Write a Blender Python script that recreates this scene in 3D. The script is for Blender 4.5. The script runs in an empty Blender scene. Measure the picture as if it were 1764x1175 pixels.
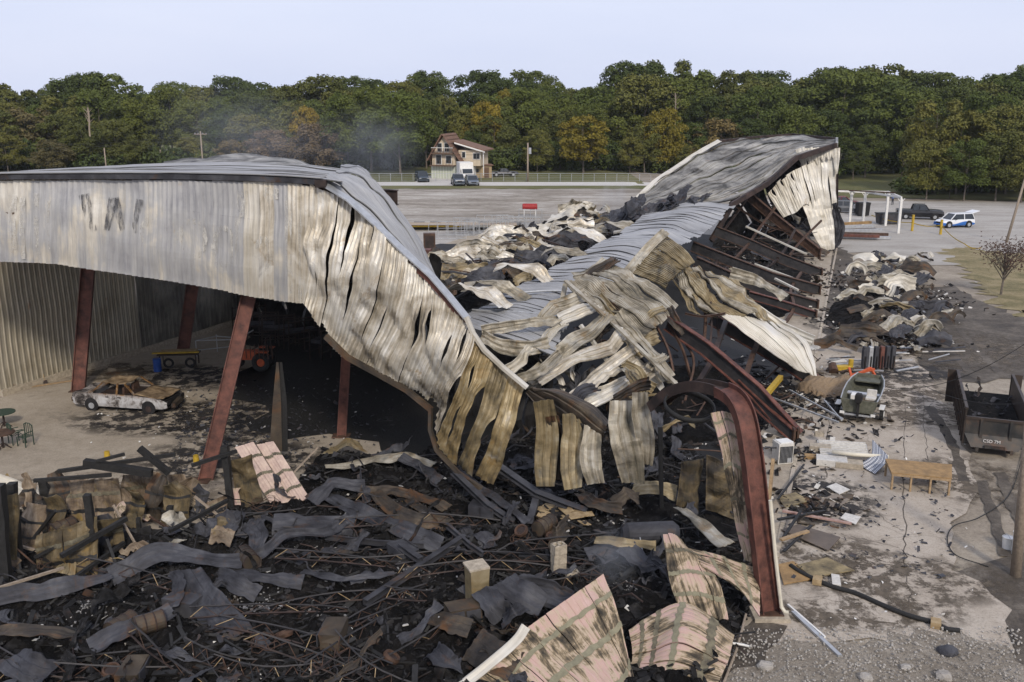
import bpy, bmesh, math, random
import numpy as np
from mathutils import Vector, Matrix

R = math.radians
scene = bpy.context.scene
# ------------------------------------------------------------------ camera
F_PX, CAM_H = 1650.0, 15.0
PITCH = math.atan(416.5 / F_PX)
CP, SP = math.cos(PITCH), math.sin(PITCH)
cam_data = bpy.data.cameras.new('camera')
cam_data.sensor_width = 36.0
cam_data.lens = F_PX / 1764.0 * 36.0
cam_data.clip_start = 0.5
cam_data.clip_end = 6000
cam = bpy.data.objects.new('camera', cam_data)
scene.collection.objects.link(cam)
cam.location = (0, 0, CAM_H)
cam.rotation_euler = (math.pi / 2 - PITCH, 0, 0)
scene.camera = cam
# ------------------------------------------------------------------ light
SUN_EL, SUN_AZ = R(34), R(14)          # azimuth: degrees the sun stands to the right of straight behind the camera
sun_vec = Vector((math.sin(SUN_AZ) * math.cos(SUN_EL), -math.cos(SUN_AZ) * math.cos(SUN_EL), math.sin(SUN_EL)))
sl = bpy.data.lights.new('sun', 'SUN')
sl.energy = 2.4
sl.angle = R(7)
sl.color = (1.0, 0.91, 0.79)
sun = bpy.data.objects.new('sun', sl)
scene.collection.objects.link(sun)
sun.rotation_euler = sun_vec.to_track_quat('Z', 'Y').to_euler()
world = bpy.data.worlds.new('World')
scene.world = world
world.use_nodes = True
wn, wl = world.node_tree.nodes, world.node_tree.links
wn.clear()
w_out = wn.new('ShaderNodeOutputWorld')
w_bg = wn.new('ShaderNodeBackground')
w_sky = wn.new('ShaderNodeTexSky')
w_sky.sky_type = 'NISHITA'
w_sky.sun_disc = False
w_sky.sun_elevation = SUN_EL
w_sky.sun_rotation = math.pi - SUN_AZ
w_sky.air_density = 1.0
w_sky.dust_density = 3.0
w_mix = wn.new('ShaderNodeMix')
w_mix.data_type = 'RGBA'
w_mix.inputs['Factor'].default_value = 0.9
w_tc = wn.new('ShaderNodeTexCoord')
w_map = wn.new('ShaderNodeMapping')
w_map.inputs['Scale'].default_value = (1.0, 1.0, 5.0)
w_noise = wn.new('ShaderNodeTexNoise')
w_noise.inputs['Scale'].default_value = 2.2
w_noise.inputs['Detail'].default_value = 5
w_ramp = wn.new('ShaderNodeValToRGB')
w_ramp.color_ramp.elements[0].position = 0.3
w_ramp.color_ramp.elements[0].color = (6.2, 6.75, 8.6, 1)
w_ramp.color_ramp.elements[1].position = 0.75
w_ramp.color_ramp.elements[1].color = (7.0, 7.4, 9.0, 1)
wl.new(w_tc.outputs['Generated'], w_map.inputs['Vector'])
wl.new(w_map.outputs['Vector'], w_noise.inputs['Vector'])
wl.new(w_noise.outputs['Fac'], w_ramp.inputs['Fac'])
wl.new(w_sky.outputs['Color'], w_mix.inputs[6])
wl.new(w_ramp.outputs['Color'], w_mix.inputs[7])
wl.new(w_mix.outputs[2], w_bg.inputs['Color'])
w_bg.inputs['Strength'].default_value = 0.11
wl.new(w_bg.outputs['Background'], w_out.inputs['Surface'])
scene.view_settings.view_transform = 'Standard'
scene.view_settings.look = 'None'
scene.view_settings.gamma = 1
scene.view_settings.exposure = 0.1
scene.render.engine = 'CYCLES'
scene.cycles.max_bounces = 5
scene.cycles.diffuse_bounces = 3
scene.cycles.glossy_bounces = 2
scene.cycles.transparent_max_bounces = 12
scene.cycles.volume_bounces = 0
scene.cycles.use_denoising = True

# ------------------------------------------------------------------ helpers
rng = random.Random(7)
COL = scene.collection
OFF = {}


def ray(u, v):
    a, b = (u - 882.0) / F_PX, -(v - 587.5) / F_PX
    return Vector((a, CP + b * SP, -SP + b * CP))


def G(u, v, z=0.0):                     # point of height z seen at a photo pixel
    r = ray(u, v)
    return Vector((0, 0, CAM_H)) + r * ((z - CAM_H) / r.z)


def W(u, v, y):                         # point at distance y seen at a photo pixel
    r = ray(u, v)
    return Vector((0, 0, CAM_H)) + r * (y / r.y)


def sm(a, b, x):
    t = min(1.0, max(0.0, (x - a) / (b - a)))
    return t * t * (3 - 2 * t)


def terr(x, y):                         # height of the land
    return 1.6 * sm(126, 150, y) * sm(42, 22, x)


def prop(o, label=None, cat=None, group=None, kind=None):
    if label: o['label'] = label
    if cat: o['category'] = cat
    if group: o['group'] = group
    if kind or cat: o['kind'] = kind or 'thing'
    return o


def thing(name, label, cat, loc=(0, 0, 0), rz=0.0, group=None):
    o = bpy.data.objects.new(name, None)
    o.empty_display_size = 0.3
    COL.objects.link(o)
    o.location = loc
    o.rotation_euler = (0, 0, rz)
    OFF[o.name] = Vector(loc)
    return prop(o, label, cat, group)


def mk(name, verts, faces, mat, parent=None, uvs=None, smooth=False, world=False):
    off = OFF.get(parent.name) if (parent is not None and world) else None
    if off is not None:
        verts = np.asarray(verts, dtype=float) - np.array(off)
    me = bpy.data.meshes.new(name)
    if isinstance(verts, np.ndarray):
        verts = verts.tolist()
    me.from_pydata(verts, [], faces if isinstance(faces, list) else faces.tolist())
    if uvs is not None:
        lay = me.uv_layers.new(name='UVMap')
        idx = np.zeros(len(me.loops), dtype=np.int32)
        me.loops.foreach_get('vertex_index', idx)
        lay.data.foreach_set('uv', np.asarray(uvs, dtype=np.float32)[idx].ravel())
    if smooth:
        me.polygons.foreach_set('use_smooth', [True] * len(me.polygons))
    me.materials.append(mat)
    me.update()
    o = bpy.data.objects.new(name, me)
    COL.objects.link(o)
    if parent is not None:
        o.parent = parent
        if world:
            OFF[o.name] = off if off is not None else Vector()
    return o


def copy_tree(o, parent=None):
    c = o.copy()
    COL.objects.link(c)
    c.parent = parent
    for ch in list(o.children):
        copy_tree(ch, c)
    return c


class MB:
    def __init__(s):
        s.v, s.f = [], []

    def add(s, vs, fs):
        n = len(s.v)
        s.v += [tuple(p) for p in vs]
        s.f += [tuple(i + n for i in f) for f in fs]
        return s

    def box(s, c, d, M=None):
        c = Vector(c)
        vs = []
        for x in (-.5, .5):
            for y in (-.5, .5):
                for z in (-.5, .5):
                    p = Vector((x * d[0], y * d[1], z * d[2]))
                    vs.append((M @ p if M is not None else p) + c)
        return s.add(vs, [(0, 1, 3, 2), (4, 6, 7, 5), (0, 4, 5, 1), (2, 3, 7, 6), (0, 2, 6, 4), (1, 5, 7, 3)])

    def bar(s, p, q, w, h, up=(0, 0, 1)):
        p, q = Vector(p), Vector(q)
        t = (q - p).normalized()
        a = t.cross(Vector(up))
        if a.length < 1e-3: a = t.cross(Vector((1, 0, 0)))
        a.normalize()
        b = a.cross(t)
        vs = []
        for c in (p, q):
            for i, j in ((-1, -1), (1, -1), (1, 1), (-1, 1)):
                vs.append(c + a * (i * w / 2) + b * (j * h / 2))
        return s.add(vs, [(3, 2, 1, 0), (4, 5, 6, 7), (0, 1, 5, 4), (1, 2, 6, 5), (2, 3, 7, 6), (3, 0, 4, 7)])

    def sweep(s, path, prof, up=(0, 0, 1), closed=True, caps=True):
        path = [Vector(p) for p in path]
        n, m = len(path), len(prof)
        base = len(s.v)
        prev = None
        for i, p in enumerate(path):
            t = (path[min(i + 1, n - 1)] - path[max(i - 1, 0)]).normalized()
            a = t.cross(Vector(up)) if prev is None else prev - t * prev.dot(t)
            if a.length < 1e-3: a = t.cross(Vector((1, 0.1, 0)))
            a.normalize()
            prev = a
            b = a.cross(t)
            for (x, y) in prof:
                s.v.append(tuple(p + a * x + b * y))
        for i in range(n - 1):
            for j in range(m if closed else m - 1):
                k = (j + 1) % m
                s.f.append((base + i * m + j, base + i * m + k, base + (i + 1) * m + k, base + (i + 1) * m + j))
        if caps and closed:
            s.f.append(tuple(base + j for j in range(m))[::-1])
            s.f.append(tuple(base + (n - 1) * m + j for j in range(m)))
        return s

    def tube(s, path, r, n=6, **k):
        return s.sweep(path, [(r * math.cos(2 * math.pi * i / n), r * math.sin(2 * math.pi * i / n)) for i in range(n)], **k)

    def ibeam(s, path, d, w, tf=.03, tw=.02, up=(0, 0, 1)):
        h, b, c = d / 2, w / 2, tw / 2
        pr = [(-b, -h), (b, -h), (b, -h + tf), (c, -h + tf), (c, h - tf), (b, h - tf), (b, h), (-b, h), (-b, h - tf), (-c, h - tf), (-c, -h + tf), (-b, -h + tf)]
        return s.sweep(path, pr, up=up)

    def flange(s, path, d, w, tf, up, side):
        y = side * (d - tf) / 2
        return s.sweep(path, [(-w / 2, y - tf / 2), (w / 2, y - tf / 2), (w / 2, y + tf / 2), (-w / 2, y + tf / 2)], up=up)

    def web(s, path, d, tf, tw, up):
        h = d / 2 - tf
        return s.sweep(path, [(-tw / 2, -h), (tw / 2, -h), (tw / 2, h), (-tw / 2, h)], up=up)

    def cyl(s, p, q, r, r2=None, n=12):
        p, q = Vector(p), Vector(q)
        t = (q - p).normalized()
        a = t.orthogonal().normalized()
        b = t.cross(a)
        r2 = r if r2 is None else r2
        vs = []
        for c, rr in ((p, r), (q, r2)):
            for i in range(n):
                an = 2 * math.pi * i / n
                vs.append(c + a * (rr * math.cos(an)) + b * (rr * math.sin(an)))
        fs = [(i, (i + 1) % n, n + (i + 1) % n, n + i) for i in range(n)]
        fs += [tuple(range(n))[::-1], tuple(range(n, 2 * n))]
        return s.add(vs, fs)

    def torus(s, c, ax, R0, r, n=16, m=6, sq=1.0):
        c, ax = Vector(c), Vector(ax).normalized()
        a = ax.orthogonal().normalized()
        b = ax.cross(a)
        vs, fs = [], []
        for i in range(n):
            an = 2 * math.pi * i / n
            d = a * math.cos(an) + b * math.sin(an)
            for j in range(m):
                bn = 2 * math.pi * j / m
                vs.append(c + d * (R0 + r * math.cos(bn)) + ax * (r * sq * math.sin(bn)))
        for i in range(n):
            for j in range(m):
                fs.append((i * m + j, i * m + (j + 1) % m, ((i + 1) % n) * m + (j + 1) % m, ((i + 1) % n) * m + j))
        return s.add(vs, fs)

    def loft(s, rings, closed=True, caps=True):
        m = len(rings[0])
        base = len(s.v)
        for r in rings: s.v += [tuple(p) for p in r]
        for i in range(len(rings) - 1):
            for j in range(m if closed else m - 1):
                k = (j + 1) % m
                s.f.append((base + i * m + j, base + i * m + k, base + (i + 1) * m + k, base + (i + 1) * m + j))
        if caps and closed:
            s.f.append(tuple(base + j for j in range(m))[::-1])
            s.f.append(tuple(base + (len(rings) - 1) * m + j for j in range(m)))
        return s

    def build(s, name, mat, parent=None, smooth=False, world=False, bevel=0):
        o = mk(name, s.v, s.f, mat, parent, smooth=smooth, world=world)
        if bevel:
            md = o.modifiers.new('bevel', 'BEVEL')
            md.width = bevel
            md.segments = 2
            md.limit_method = 'ANGLE'
        return o


# --- smooth pseudo noise (sum of sines) for crumpling
class SN:
    def __init__(s, seed, k=1.0, n=7):
        r = np.random.RandomState(seed)
        d = r.normal(size=(n, 3))
        d /= np.linalg.norm(d, axis=1)[:, None]
        s.k = d * (k * (0.5 + 1.6 * r.rand(n)))[:, None]
        s.p = r.rand(n) * 6.283
        s.a = 1.0 / np.sqrt(n / 2)

    def __call__(s, P, tri=False):
        x = np.sin(P @ s.k.T + s.p)
        if tri: x = np.arcsin(x) * .6366 * 1.2
        return x.sum(1) * s.a


def crw(x, n):                          # Catmull-Rom weights for x in 0..1 over n control values
    x = np.clip(x, 0, 1) * (n - 1)
    i = np.minimum(np.floor(x).astype(int), n - 2)
    f = x - i
    w = np.zeros((len(x), n + 2))
    r = np.arange(len(x))
    w[r, i] += -.5 * f ** 3 + f ** 2 - .5 * f
    w[r, i + 1] += 1.5 * f ** 3 - 2.5 * f ** 2 + 1
    w[r, i + 2] += -1.5 * f ** 3 + 2 * f ** 2 + .5 * f
    w[r, i + 3] += .5 * f ** 3 - .5 * f ** 2
    out = w[:, 1:-1].copy()
    out[:, 0] += 2 * w[:, 0]
    out[:, 1] -= w[:, 0]
    out[:, -1] += 2 * w[:, -1]
    out[:, -2] -= w[:, -1]
    return out


def linw(x, n):
    x = np.clip(x, 0, 1) * (n - 1)
    i = np.minimum(np.floor(x).astype(int), n - 2)
    f = x - i
    e = np.clip((f - .5) * 1.0 + .5, 0, 1)
    w = np.zeros((len(x), n))
    r = np.arange(len(x))
    w[r, i] = 1 - e
    w[r, i + 1] = e
    return w


class Surf:
    def __init__(s, ctrl, kink=False):
        s.kink = kink
        s.c = np.array([[tuple(p) for p in row] for row in ctrl], dtype=float)   # R x C x 3
        g = s(np.repeat(np.linspace(0, 1, 24), 1), np.full(24, .5))
        s.w = np.linalg.norm(np.diff(g, axis=0), axis=1).sum()
        g = s(np.full(24, .5), np.linspace(0, 1, 24))
        s.l = np.linalg.norm(np.diff(g, axis=0), axis=1).sum()

    def __call__(s, a, b):
        return np.einsum('nr,nc,rcd->nd', (linw if s.kink else crw)(b, s.c.shape[0]), crw(a, s.c.shape[1]), s.c)

    def nrm(s, a, b):
        e = 2e-3
        n = np.cross(s(a + e, b) - s(a - e, b), s(a, b + e) - s(a, b - e))
        return n / np.maximum(np.linalg.norm(n, axis=1), 1e-9)[:, None]


def sheet(parent, name, S, npan, mat, ribs=3, tn=20, amp=.035, crumple=0.05, ck=1.2, gap=.0, off=.0, rag=0.0, tears=(), skip=(),
          seed=1, thick=.012, prof=(0, .10, .16, .58, .84), uvo=(0, 0), curl=0.0, ret=None, flip=1, tr=(0., 1.), tilt=0.0, jag=0.0, bandt=(), bandw=.16, bandm=()):
    """corrugated panels that follow the surface S: each panel is an object of its own"""
    if not isinstance(S, Surf): S = Surf(S)
    r = np.random.RandomState(seed)
    nz, nz2 = SN(seed, ck), SN(seed + 50, ck * 3.1)
    h = {0: 0.0, .10: 1.0, .16: 1.0, .25: 0.15, .58: 0.0, .84: .1}
    base_p = list(prof)
    out = []
    tear = {}
    for (k, t0, t1, w) in tears: tear.setdefault(k, []).append((t0, t1, w))
    for k in range(npan):
        if k in skip: continue
        loc, hh = [], []
        for j in range(ribs):
            for q in base_p:
                loc.append((j + q) / ribs)
                hh.append({0: 0., .10: 1., .16: 1., .58: 0., .84: 0.}.get(q, 0.))
        loc.append(1.0); hh.append(0.0)
        loc, hh = np.array(loc), np.array(hh)
        t0, t1 = -r.rand() * rag, 1 + r.rand() * rag - rag * .5
        tt = np.linspace(max(0, t0 + rag * .5), min(1, t1), tn)
        tt = tr[0] + (tr[1] - tr[0]) * tt
        L, T = np.meshgrid(loc, tt)
        lo, hi = np.full_like(T, gap / S.w), np.full_like(T, 1.0 / npan - gap / S.w)
        for (a, b, w) in tear.get(k, []):
            x = np.clip((T - a) / (b - a), 0, 1)
            hi -= w / S.w * 2.2 * x ** .8 * (1 - x) ** 1.3 * (1 + .05 * np.sin(x * 23 + k))
        for (a, b, w) in tear.get(k - 1, []):
            x = np.clip((T - a) / (b - a), 0, 1)
            lo += w * .35 / S.w * 2.2 * x ** 1.2 * (1 - x) ** .8
        if jag:
            lo += np.abs(np.interp(T, np.linspace(0, 1, 9), r.rand(9) - .35).clip(0)) * jag / S.w
            hi -= np.abs(np.interp(T, np.linspace(0, 1, 9), r.rand(9) - .35).clip(0)) * jag / S.w
        A = k / npan + lo + (hi - lo) * L
        a, t = A.ravel(), T.ravel()
        P = S(a, t)
        N = S.nrm(a, t) * flip
        q1, q2, q3 = (r.rand() - .5) * off, 2 + r.rand() * 3, r.rand() * 6
        cf = lambda P, t: nz(P, True) * crumple + nz2(P, True) * crumple * .4 + (q1 + np.sin(t * q2 + q3) * off * .5 if off else 0)
        c = cf(P, t)
        d = c + np.tile(hh, tn) * amp
        if tilt:
            tl = tilt * np.interp(t, np.linspace(0, 1, 5), r.uniform(-.6, 1, 5))
            d = d + tl * (L.ravel() - .5)
        P = P + N * d[:, None]
        m = len(loc)
        i = np.arange((tn - 1) * m).reshape(tn - 1, m)[:, :-1].ravel()
        Fc = np.stack([i, i + 1, i + m + 1, i + m], 1)
        uv = np.stack([a * S.w + uvo[0], t * S.l + uvo[1]], 1)
        if ret is not None: ret.append((P, Fc, uv))
        o = mk(name, P, Fc, mat(k) if callable(mat) else mat, parent, uvs=uv, world=True)
        for bi, bt in enumerate(bandt):
            BV, nb = [], 9
            for e, sg in ((-1, 1), (1, 1), (-1, -1), (1, -1)):
                aa = k / npan + (np.linspace(.02, .98, nb)) / npan
                bb = np.full(nb, bt) + e * bandw / S.l / 2 * (1 + .25 * np.sin(aa * 60 + bi + e)) + .012 * np.sin(aa * 7 + bi)
                p0 = S(aa, bb)
                BV.append(p0 + S.nrm(aa, bb) * flip * (cf(p0, bb) + sg * (thick / 2 + .012) + (amp if sg > 0 else 0))[:, None])
            BV = np.concatenate(BV)
            BF = [(j, j + 1, nb + j + 1, nb + j) for j in range(nb - 1)] + [(2 * nb + j, 2 * nb + j + 1, 3 * nb + j + 1, 3 * nb + j) for j in range(nb - 1)]
            mk('girt_mark', BV, BF, bandm[bi % len(bandm)], o, world=True)
        if thick:
            md = o.modifiers.new('thickness', 'SOLIDIFY')
            md.thickness = thick
            md.offset = 0
        out.append(o)
    return out


def ribbon_surf(path, width, twist=0.0, up=(0, 0, 1), cup=0.0, kink=False):
    path = [Vector(p) for p in path]
    n = len(path)
    rows = []
    tw = twist if isinstance(twist, (list, tuple)) else [twist] * n
    wd = width if isinstance(width, (list, tuple)) else [width] * n
    for i, p in enumerate(path):
        t = (path[min(i + 1, n - 1)] - path[max(i - 1, 0)]).normalized()
        a = t.cross(Vector(up))
        if a.length < 1e-3: a = t.cross(Vector((0, 1, 0)))
        a.normalize()
        a = Matrix.Rotation(tw[i], 3, t) @ a
        b = a.cross(t)
        rows.append([p - a * wd[i] / 2 + b * cup, p, p + a * wd[i] / 2 + b * cup])
    return Surf(rows, kink)


def patch(name, pts, z, mat, kind='structure', rough=0.25, step=1.5, parent=None, seed=3):
    """flat sheet of ground with an uneven outline"""
    r = random.Random(seed)
    P = []
    n = len(pts)
    for i in range(n):
        a, b = Vector(pts[i]), Vector(pts[(i + 1) % n])
        k = max(1, int((b - a).length / step))
        d = (b - a).normalized() if (b - a).length > 0 else Vector((1, 0, 0))
        nn = Vector((-d.y, d.x, 0))
        for j in range(k):
            q = a.lerp(b, j / k) + nn * (r.uniform(-1, 1) * rough)
            P.append((q.x, q.y))
    bm = bmesh.new()
    vs = [bm.verts.new((x, y, z)) for x, y in P]
    bm.faces.new(vs)
    bmesh.ops.triangulate(bm, faces=bm.faces[:])
    for f in bm.faces:
        if f.normal.z < 0: f.normal_flip()
    me = bpy.data.meshes.new(name)
    bm.to_mesh(me); bm.free()
    me.materials.append(mat)
    o = bpy.data.objects.new(name, me)
    COL.objects.link(o)
    if parent: o.parent = parent
    if kind: o['kind'] = kind
    return o
# ------------------------------------------------------------------ materials
class NT:
    def __init__(s, name):
        s.m = bpy.data.materials.new(name)
        s.m.use_nodes = True
        s.n, s.l = s.m.node_tree.nodes, s.m.node_tree.links
        s.b = s.n['Principled BSDF']
        s.out = s.n['Material Output']

    def new(s, t, **k):
        n = s.n.new(t)
        for a, b in k.items(): setattr(n, a, b)
        return n

    def coord(s, kind='Object', scale=(1, 1, 1), loc=(0, 0, 0)):
        if kind == 'World':
            src = s.new('ShaderNodeNewGeometry').outputs['Position']
        else:
            src = s.new('ShaderNodeTexCoord').outputs[kind]
        mp = s.new('ShaderNodeMapping')
        mp.inputs['Scale'].default_value = scale
        mp.inputs['Location'].default_value = loc
        s.l.new(src, mp.inputs['Vector'])
        return mp.outputs['Vector']

    def noise(s, vec, scale, detail=5, rough=.6, dist=0.0):
        n = s.new('ShaderNodeTexNoise')
        n.inputs['Scale'].default_value = scale
        n.inputs['Detail'].default_value = detail
        n.inputs['Roughness'].default_value = rough
        n.inputs['Distortion'].default_value = dist
        s.l.new(vec, n.inputs['Vector'])
        return n.outputs['Fac']

    def ramp(s, fac, stops, interp='LINEAR'):
        r = s.new('ShaderNodeValToRGB')
        e = r.color_ramp.elements
        r.color_ramp.interpolation = interp
        while len(e) < len(stops): e.new(0.5)
        for i, (p, c) in enumerate(stops):
            e[i].position = p
            if not hasattr(c, '__len__'): c = (c, c, c)
            e[i].color = (*c[:3], 1)
        s.l.new(fac, r.inputs['Fac'])
        return r.outputs['Color']

    def mix(s, fac, a, b, blend='MIX'):
        m = s.new('ShaderNodeMix', data_type='RGBA', blend_type=blend)
        for i, x in ((0, fac), (6, a), (7, b)):
            if hasattr(x, 'is_linked'): s.l.new(x, m.inputs[i])
            elif hasattr(x, '__len__'): m.inputs[i].default_value = (*x[:3], 1)
            else: m.inputs[i].default_value = x
        return m.outputs[2]

    def math(s, op, a, b=0.0, clamp=False):
        m = s.new('ShaderNodeMath', operation=op, use_clamp=clamp)
        for i, x in ((0, a), (1, b)):
            if hasattr(x, 'is_linked'): s.l.new(x, m.inputs[i])
            else: m.inputs[i].default_value = x
        return m.outputs[0]

    def set(s, color=None, rough=None, metal=None, spec=None):
        for k, x in (('Base Color', color), ('Roughness', rough), ('Metallic', metal), ('Specular IOR Level', spec)):
            if x is None: continue
            if hasattr(x, 'is_linked'): s.l.new(x, s.b.inputs[k])
            elif hasattr(x, '__len__'): s.b.inputs[k].default_value = (*x[:3], 1)
            else: s.b.inputs[k].default_value = x
        return s

    def bump(s, h, strength=.3, dist=.05):
        b = s.new('ShaderNodeBump')
        b.inputs['Strength'].default_value = strength
        b.inputs['Distance'].default_value = dist
        s.l.new(h, b.inputs['Height'])
        s.l.new(b.outputs['Normal'], s.b.inputs['Normal'])
        return s


def plain(name, c, rough=.6, metal=0.0, var=.25, scale=6.0, spec=.3, bump=.15, c2=None, kind='Object'):
    t = NT(name)
    v = t.coord(kind)
    f = t.noise(v, scale, 6, .65)
    lo = tuple(x * (1 - var) for x in c)
    hi = tuple(min(1, x * (1 + var)) for x in c) if c2 is None else c2
    col = t.ramp(f, [(.3, lo), (.7, hi)])
    t.set(col, t.math('ADD', t.math('MULTIPLY', f, .3), rough - .15), metal, spec)
    if bump: t.bump(t.noise(v, scale * 4, 4), bump, .03)
    return t.m


def sheetmat(name, pal, soot=.5, sootc=(.02, .018, .018), rust=None, rustc=(.20, .085, .03), streak=(2.2, .35), big=.22, rough=.5, metal=.15, seed=0.0, sootscale=.35, back=None, spread=.28, spec=.35):
    """burnt sheet metal: palette blotches, streaks along the ribs, soot patches and rust bloom with their own shapes"""
    t = NT(name)
    pos = t.coord('World', (1, 1, 1), (seed * 7.3, seed * 3.1, seed))
    uv = t.coord('UV', (streak[0], streak[1], 1), (seed * 5, seed * 2, 0))
    fb = t.noise(pos, big * 2.0, 5, .62, .6)
    fs = t.noise(uv, 1.0, 7, .7, .25)
    f = t.math('ADD', t.math('MULTIPLY', fb, .55), t.math('MULTIPLY', fs, .45))
    n = len(pal)
    col = t.ramp(f, [(.5 - spread / 2 + spread * i / max(1, n - 1), pal[i]) for i in range(n)])
    uv2 = t.coord('UV', (streak[0] * 3, streak[1] * 1.2, 1))
    fine = t.noise(uv2, 1.6, 6, .7)
    col = t.mix(.35, col, t.ramp(fine, [(.35, .25), (.65, 1.0)]), 'MULTIPLY')
    if rust:
        fr = t.noise(pos, .9, 7, .7, .8)
        k = t.ramp(t.math('ADD', t.math('MULTIPLY', fr, .7), t.math('MULTIPLY', fs, .3)), [(.62 - rust * .25, 0.0), (.70 - rust * .2, 1.0)])
        col = t.mix(t.math('MULTIPLY', k, .8), col, rustc)
    if soot:
        fk = t.noise(pos, sootscale, 6, .68, .9)
        k = t.ramp(t.math('ADD', t.math('MULTIPLY', fk, .7), t.math('MULTIPLY', fs, .3)), [(.70 - soot * .35, 0.0), (.82 - soot * .32, 1.0)])
        col = t.mix(t.math('MULTIPLY', k, .93), col, sootc)
    if back is not None:
        g = t.new('ShaderNodeNewGeometry')
        col = t.mix(g.outputs['Backfacing'], col, back)
    t.set(col, t.ramp(fine, [(.2, rough - .12), (.8, rough + .2)]), metal, spec)
    t.bump(t.math('ADD', fine, t.math('MULTIPLY', fs, .5)), .35, .05)
    return t.m


CREAM, WHITE, GREY = (.56, .50, .40), (.66, .63, .57), (.30, .305, .325)
M = {}
M['facade'] = sheetmat('facade_sheet', [(.30, .30, .31), (.38, .378, .38), (.43, .425, .415), (.57, .53, .455), (.68, .65, .58)], soot=.08, rust=.08, rustc=(.36, .27, .16), big=.13, streak=(1.3, .16), spread=.2)
M['twist'] = sheetmat('heat_bleached_sheet', [(.15, .135, .11), (.38, .33, .25), (.60, .55, .46), (.73, .70, .63), (.80, .78, .73)], soot=.33, sootc=(.09, .08, .065), rust=.22, rustc=(.32, .22, .10), big=.3, seed=2, streak=(3.2, .16), metal=.25, rough=.42)
M['tan'] = sheetmat('tan_burnt_sheet', [(.06, .055, .045), (.17, .135, .075), (.27, .21, .115), (.36, .30, .19), (.42, .38, .30)], soot=.5, sootc=(.03, .028, .025), rust=.3, rustc=(.21, .13, .045), big=.5, seed=4, streak=(3.4, .2), metal=.2, rough=.48)
M['gold'] = sheetmat('golden_scorched_sheet', [(.08, .07, .055), (.22, .165, .085), (.34, .26, .135), (.46, .38, .24), (.56, .50, .40)], soot=.36, sootc=(.06, .055, .05), rust=.45, rustc=(.25, .155, .05), big=.5, seed=3, streak=(3.4, .2), metal=.2, rough=.45)
M['roof'] = sheetmat('grey_roof_sheet', [(.22, .22, .222), (.31, .31, .312), (.37, .37, .37), (.45, .445, .435)], soot=.2, rust=.02, big=.14, seed=5, metal=.1, rough=.55)
M['roofdark'] = sheetmat('sooty_roof_sheet', [(.06, .06, .06), (.14, .138, .132), (.25, .243, .23), (.36, .35, .325), (.44, .43, .40)], soot=.52, rust=.05, big=.16, seed=6, sootscale=.2, streak=(5, .07), spread=.2)
M['white'] = sheetmat('pale_wall_sheet', [(.40, .36, .28), (.55, .51, .43), (.64, .61, .54), (.66, .64, .60)], soot=.25, rust=.12, rustc=(.26, .18, .09), big=.25, seed=7, sootscale=.3, streak=(3, .2), metal=.2, rough=.45)
M['grime'] = sheetmat('smoked_sheet', [(.08, .075, .06), (.20, .175, .125), (.34, .30, .23), (.46, .43, .36), (.52, .49, .42)], soot=.45, sootc=(.03, .03, .03), rust=.25, rustc=(.21, .13, .05), big=.5, seed=8, streak=(3.4, .2), metal=.2, rough=.48)
M['char'] = sheetmat('charred_sheet', [(.018, .018, .020), (.042, .042, .048), (.072, .073, .082), (.12, .12, .128)], soot=.38, sootc=(.010, .0095, .0095), rust=.28, rustc=(.09, .045, .02), big=.5, seed=9, rough=.6, metal=.15, spec=.2)
M['charbrown'] = sheetmat('charred_brown_sheet', [(.02, .018, .017), (.045, .037, .03), (.085, .065, .045), (.15, .125, .09)], soot=.4, sootc=(.012, .011, .011), rust=.45, rustc=(.12, .055, .02), big=.5, seed=10, rough=.6)
M['inner'] = sheetmat('inner_wall_sheet', [(.30, .26, .19), (.40, .36, .28), (.46, .42, .34)], soot=.1, rust=.05, big=.2, seed=11)
M['innerdark'] = sheetmat('dark_inner_wall_sheet', [(.06, .055, .05), (.13, .12, .10), (.21, .195, .165), (.30, .275, .225)], soot=.42, rust=.05, big=.2, seed=12)  # darker palette for the deeper part of the west wall
M['black'] = plain('matt_black', (.015, .014, .014), .75, var=.5, scale=3)  # dull black, also on the sheets added to darken the interior
M['sootbit'] = sheetmat('sooty_scrap', [(.006, .006, .006), (.012, .0115, .011), (.028, .027, .028), (.07, .066, .062)], soot=.4, sootc=(.006, .006, .006), rust=.25, rustc=(.07, .035, .018), big=1.5, seed=19, rough=.75, spec=.12)
M['charwood'] = plain('charred_wood', (.014, .0135, .013), .6, var=.6, scale=9, bump=.6, spec=.4)
M['rust_red'] = plain('red_primer_steel', (.075, .034, .028), .65, .05, .45, 2.4, c2=(.185, .075, .055), bump=.4)
M['rust_dark'] = plain('scorched_steel', (.022, .02, .021), .6, .2, .5, 1.4, c2=(.075, .05, .042), bump=.2)
M['rust_brown'] = plain('rusty_steel', (.055, .034, .025), .7, .1, .5, 3, c2=(.12, .068, .045), bump=.3)
M['slate'] = plain('slate_steel', (.028, .030, .034), .6, .2, .4, 1.5, c2=(.06, .055, .055), bump=.2)
M['galv'] = plain('galvanised_steel', (.42, .43, .44), .45, .5, .2, 4)
M['white_paint'] = plain('white_paint', (.66, .65, .62), .5, 0, .12, 4)
M['wood'] = plain('weathered_wood', (.30, .21, .12), .7, 0, .35, 8)
M['plywood'] = plain('plywood', (.27, .17, .075), .7, 0, .35, 3)
M['polewood'] = plain('pole_wood', (.27, .22, .17), .8, 0, .3, 10)
M['rubber'] = plain('rubber', (.02, .02, .02), .75, 0, .3, 8)
M['paper'] = plain('pale_board', (.52, .50, .46), .8, 0, .2, 8)
M['cmu'] = plain('scorched_concrete_block', (.36, .31, .24), .9, 0, .35, 6)
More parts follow.
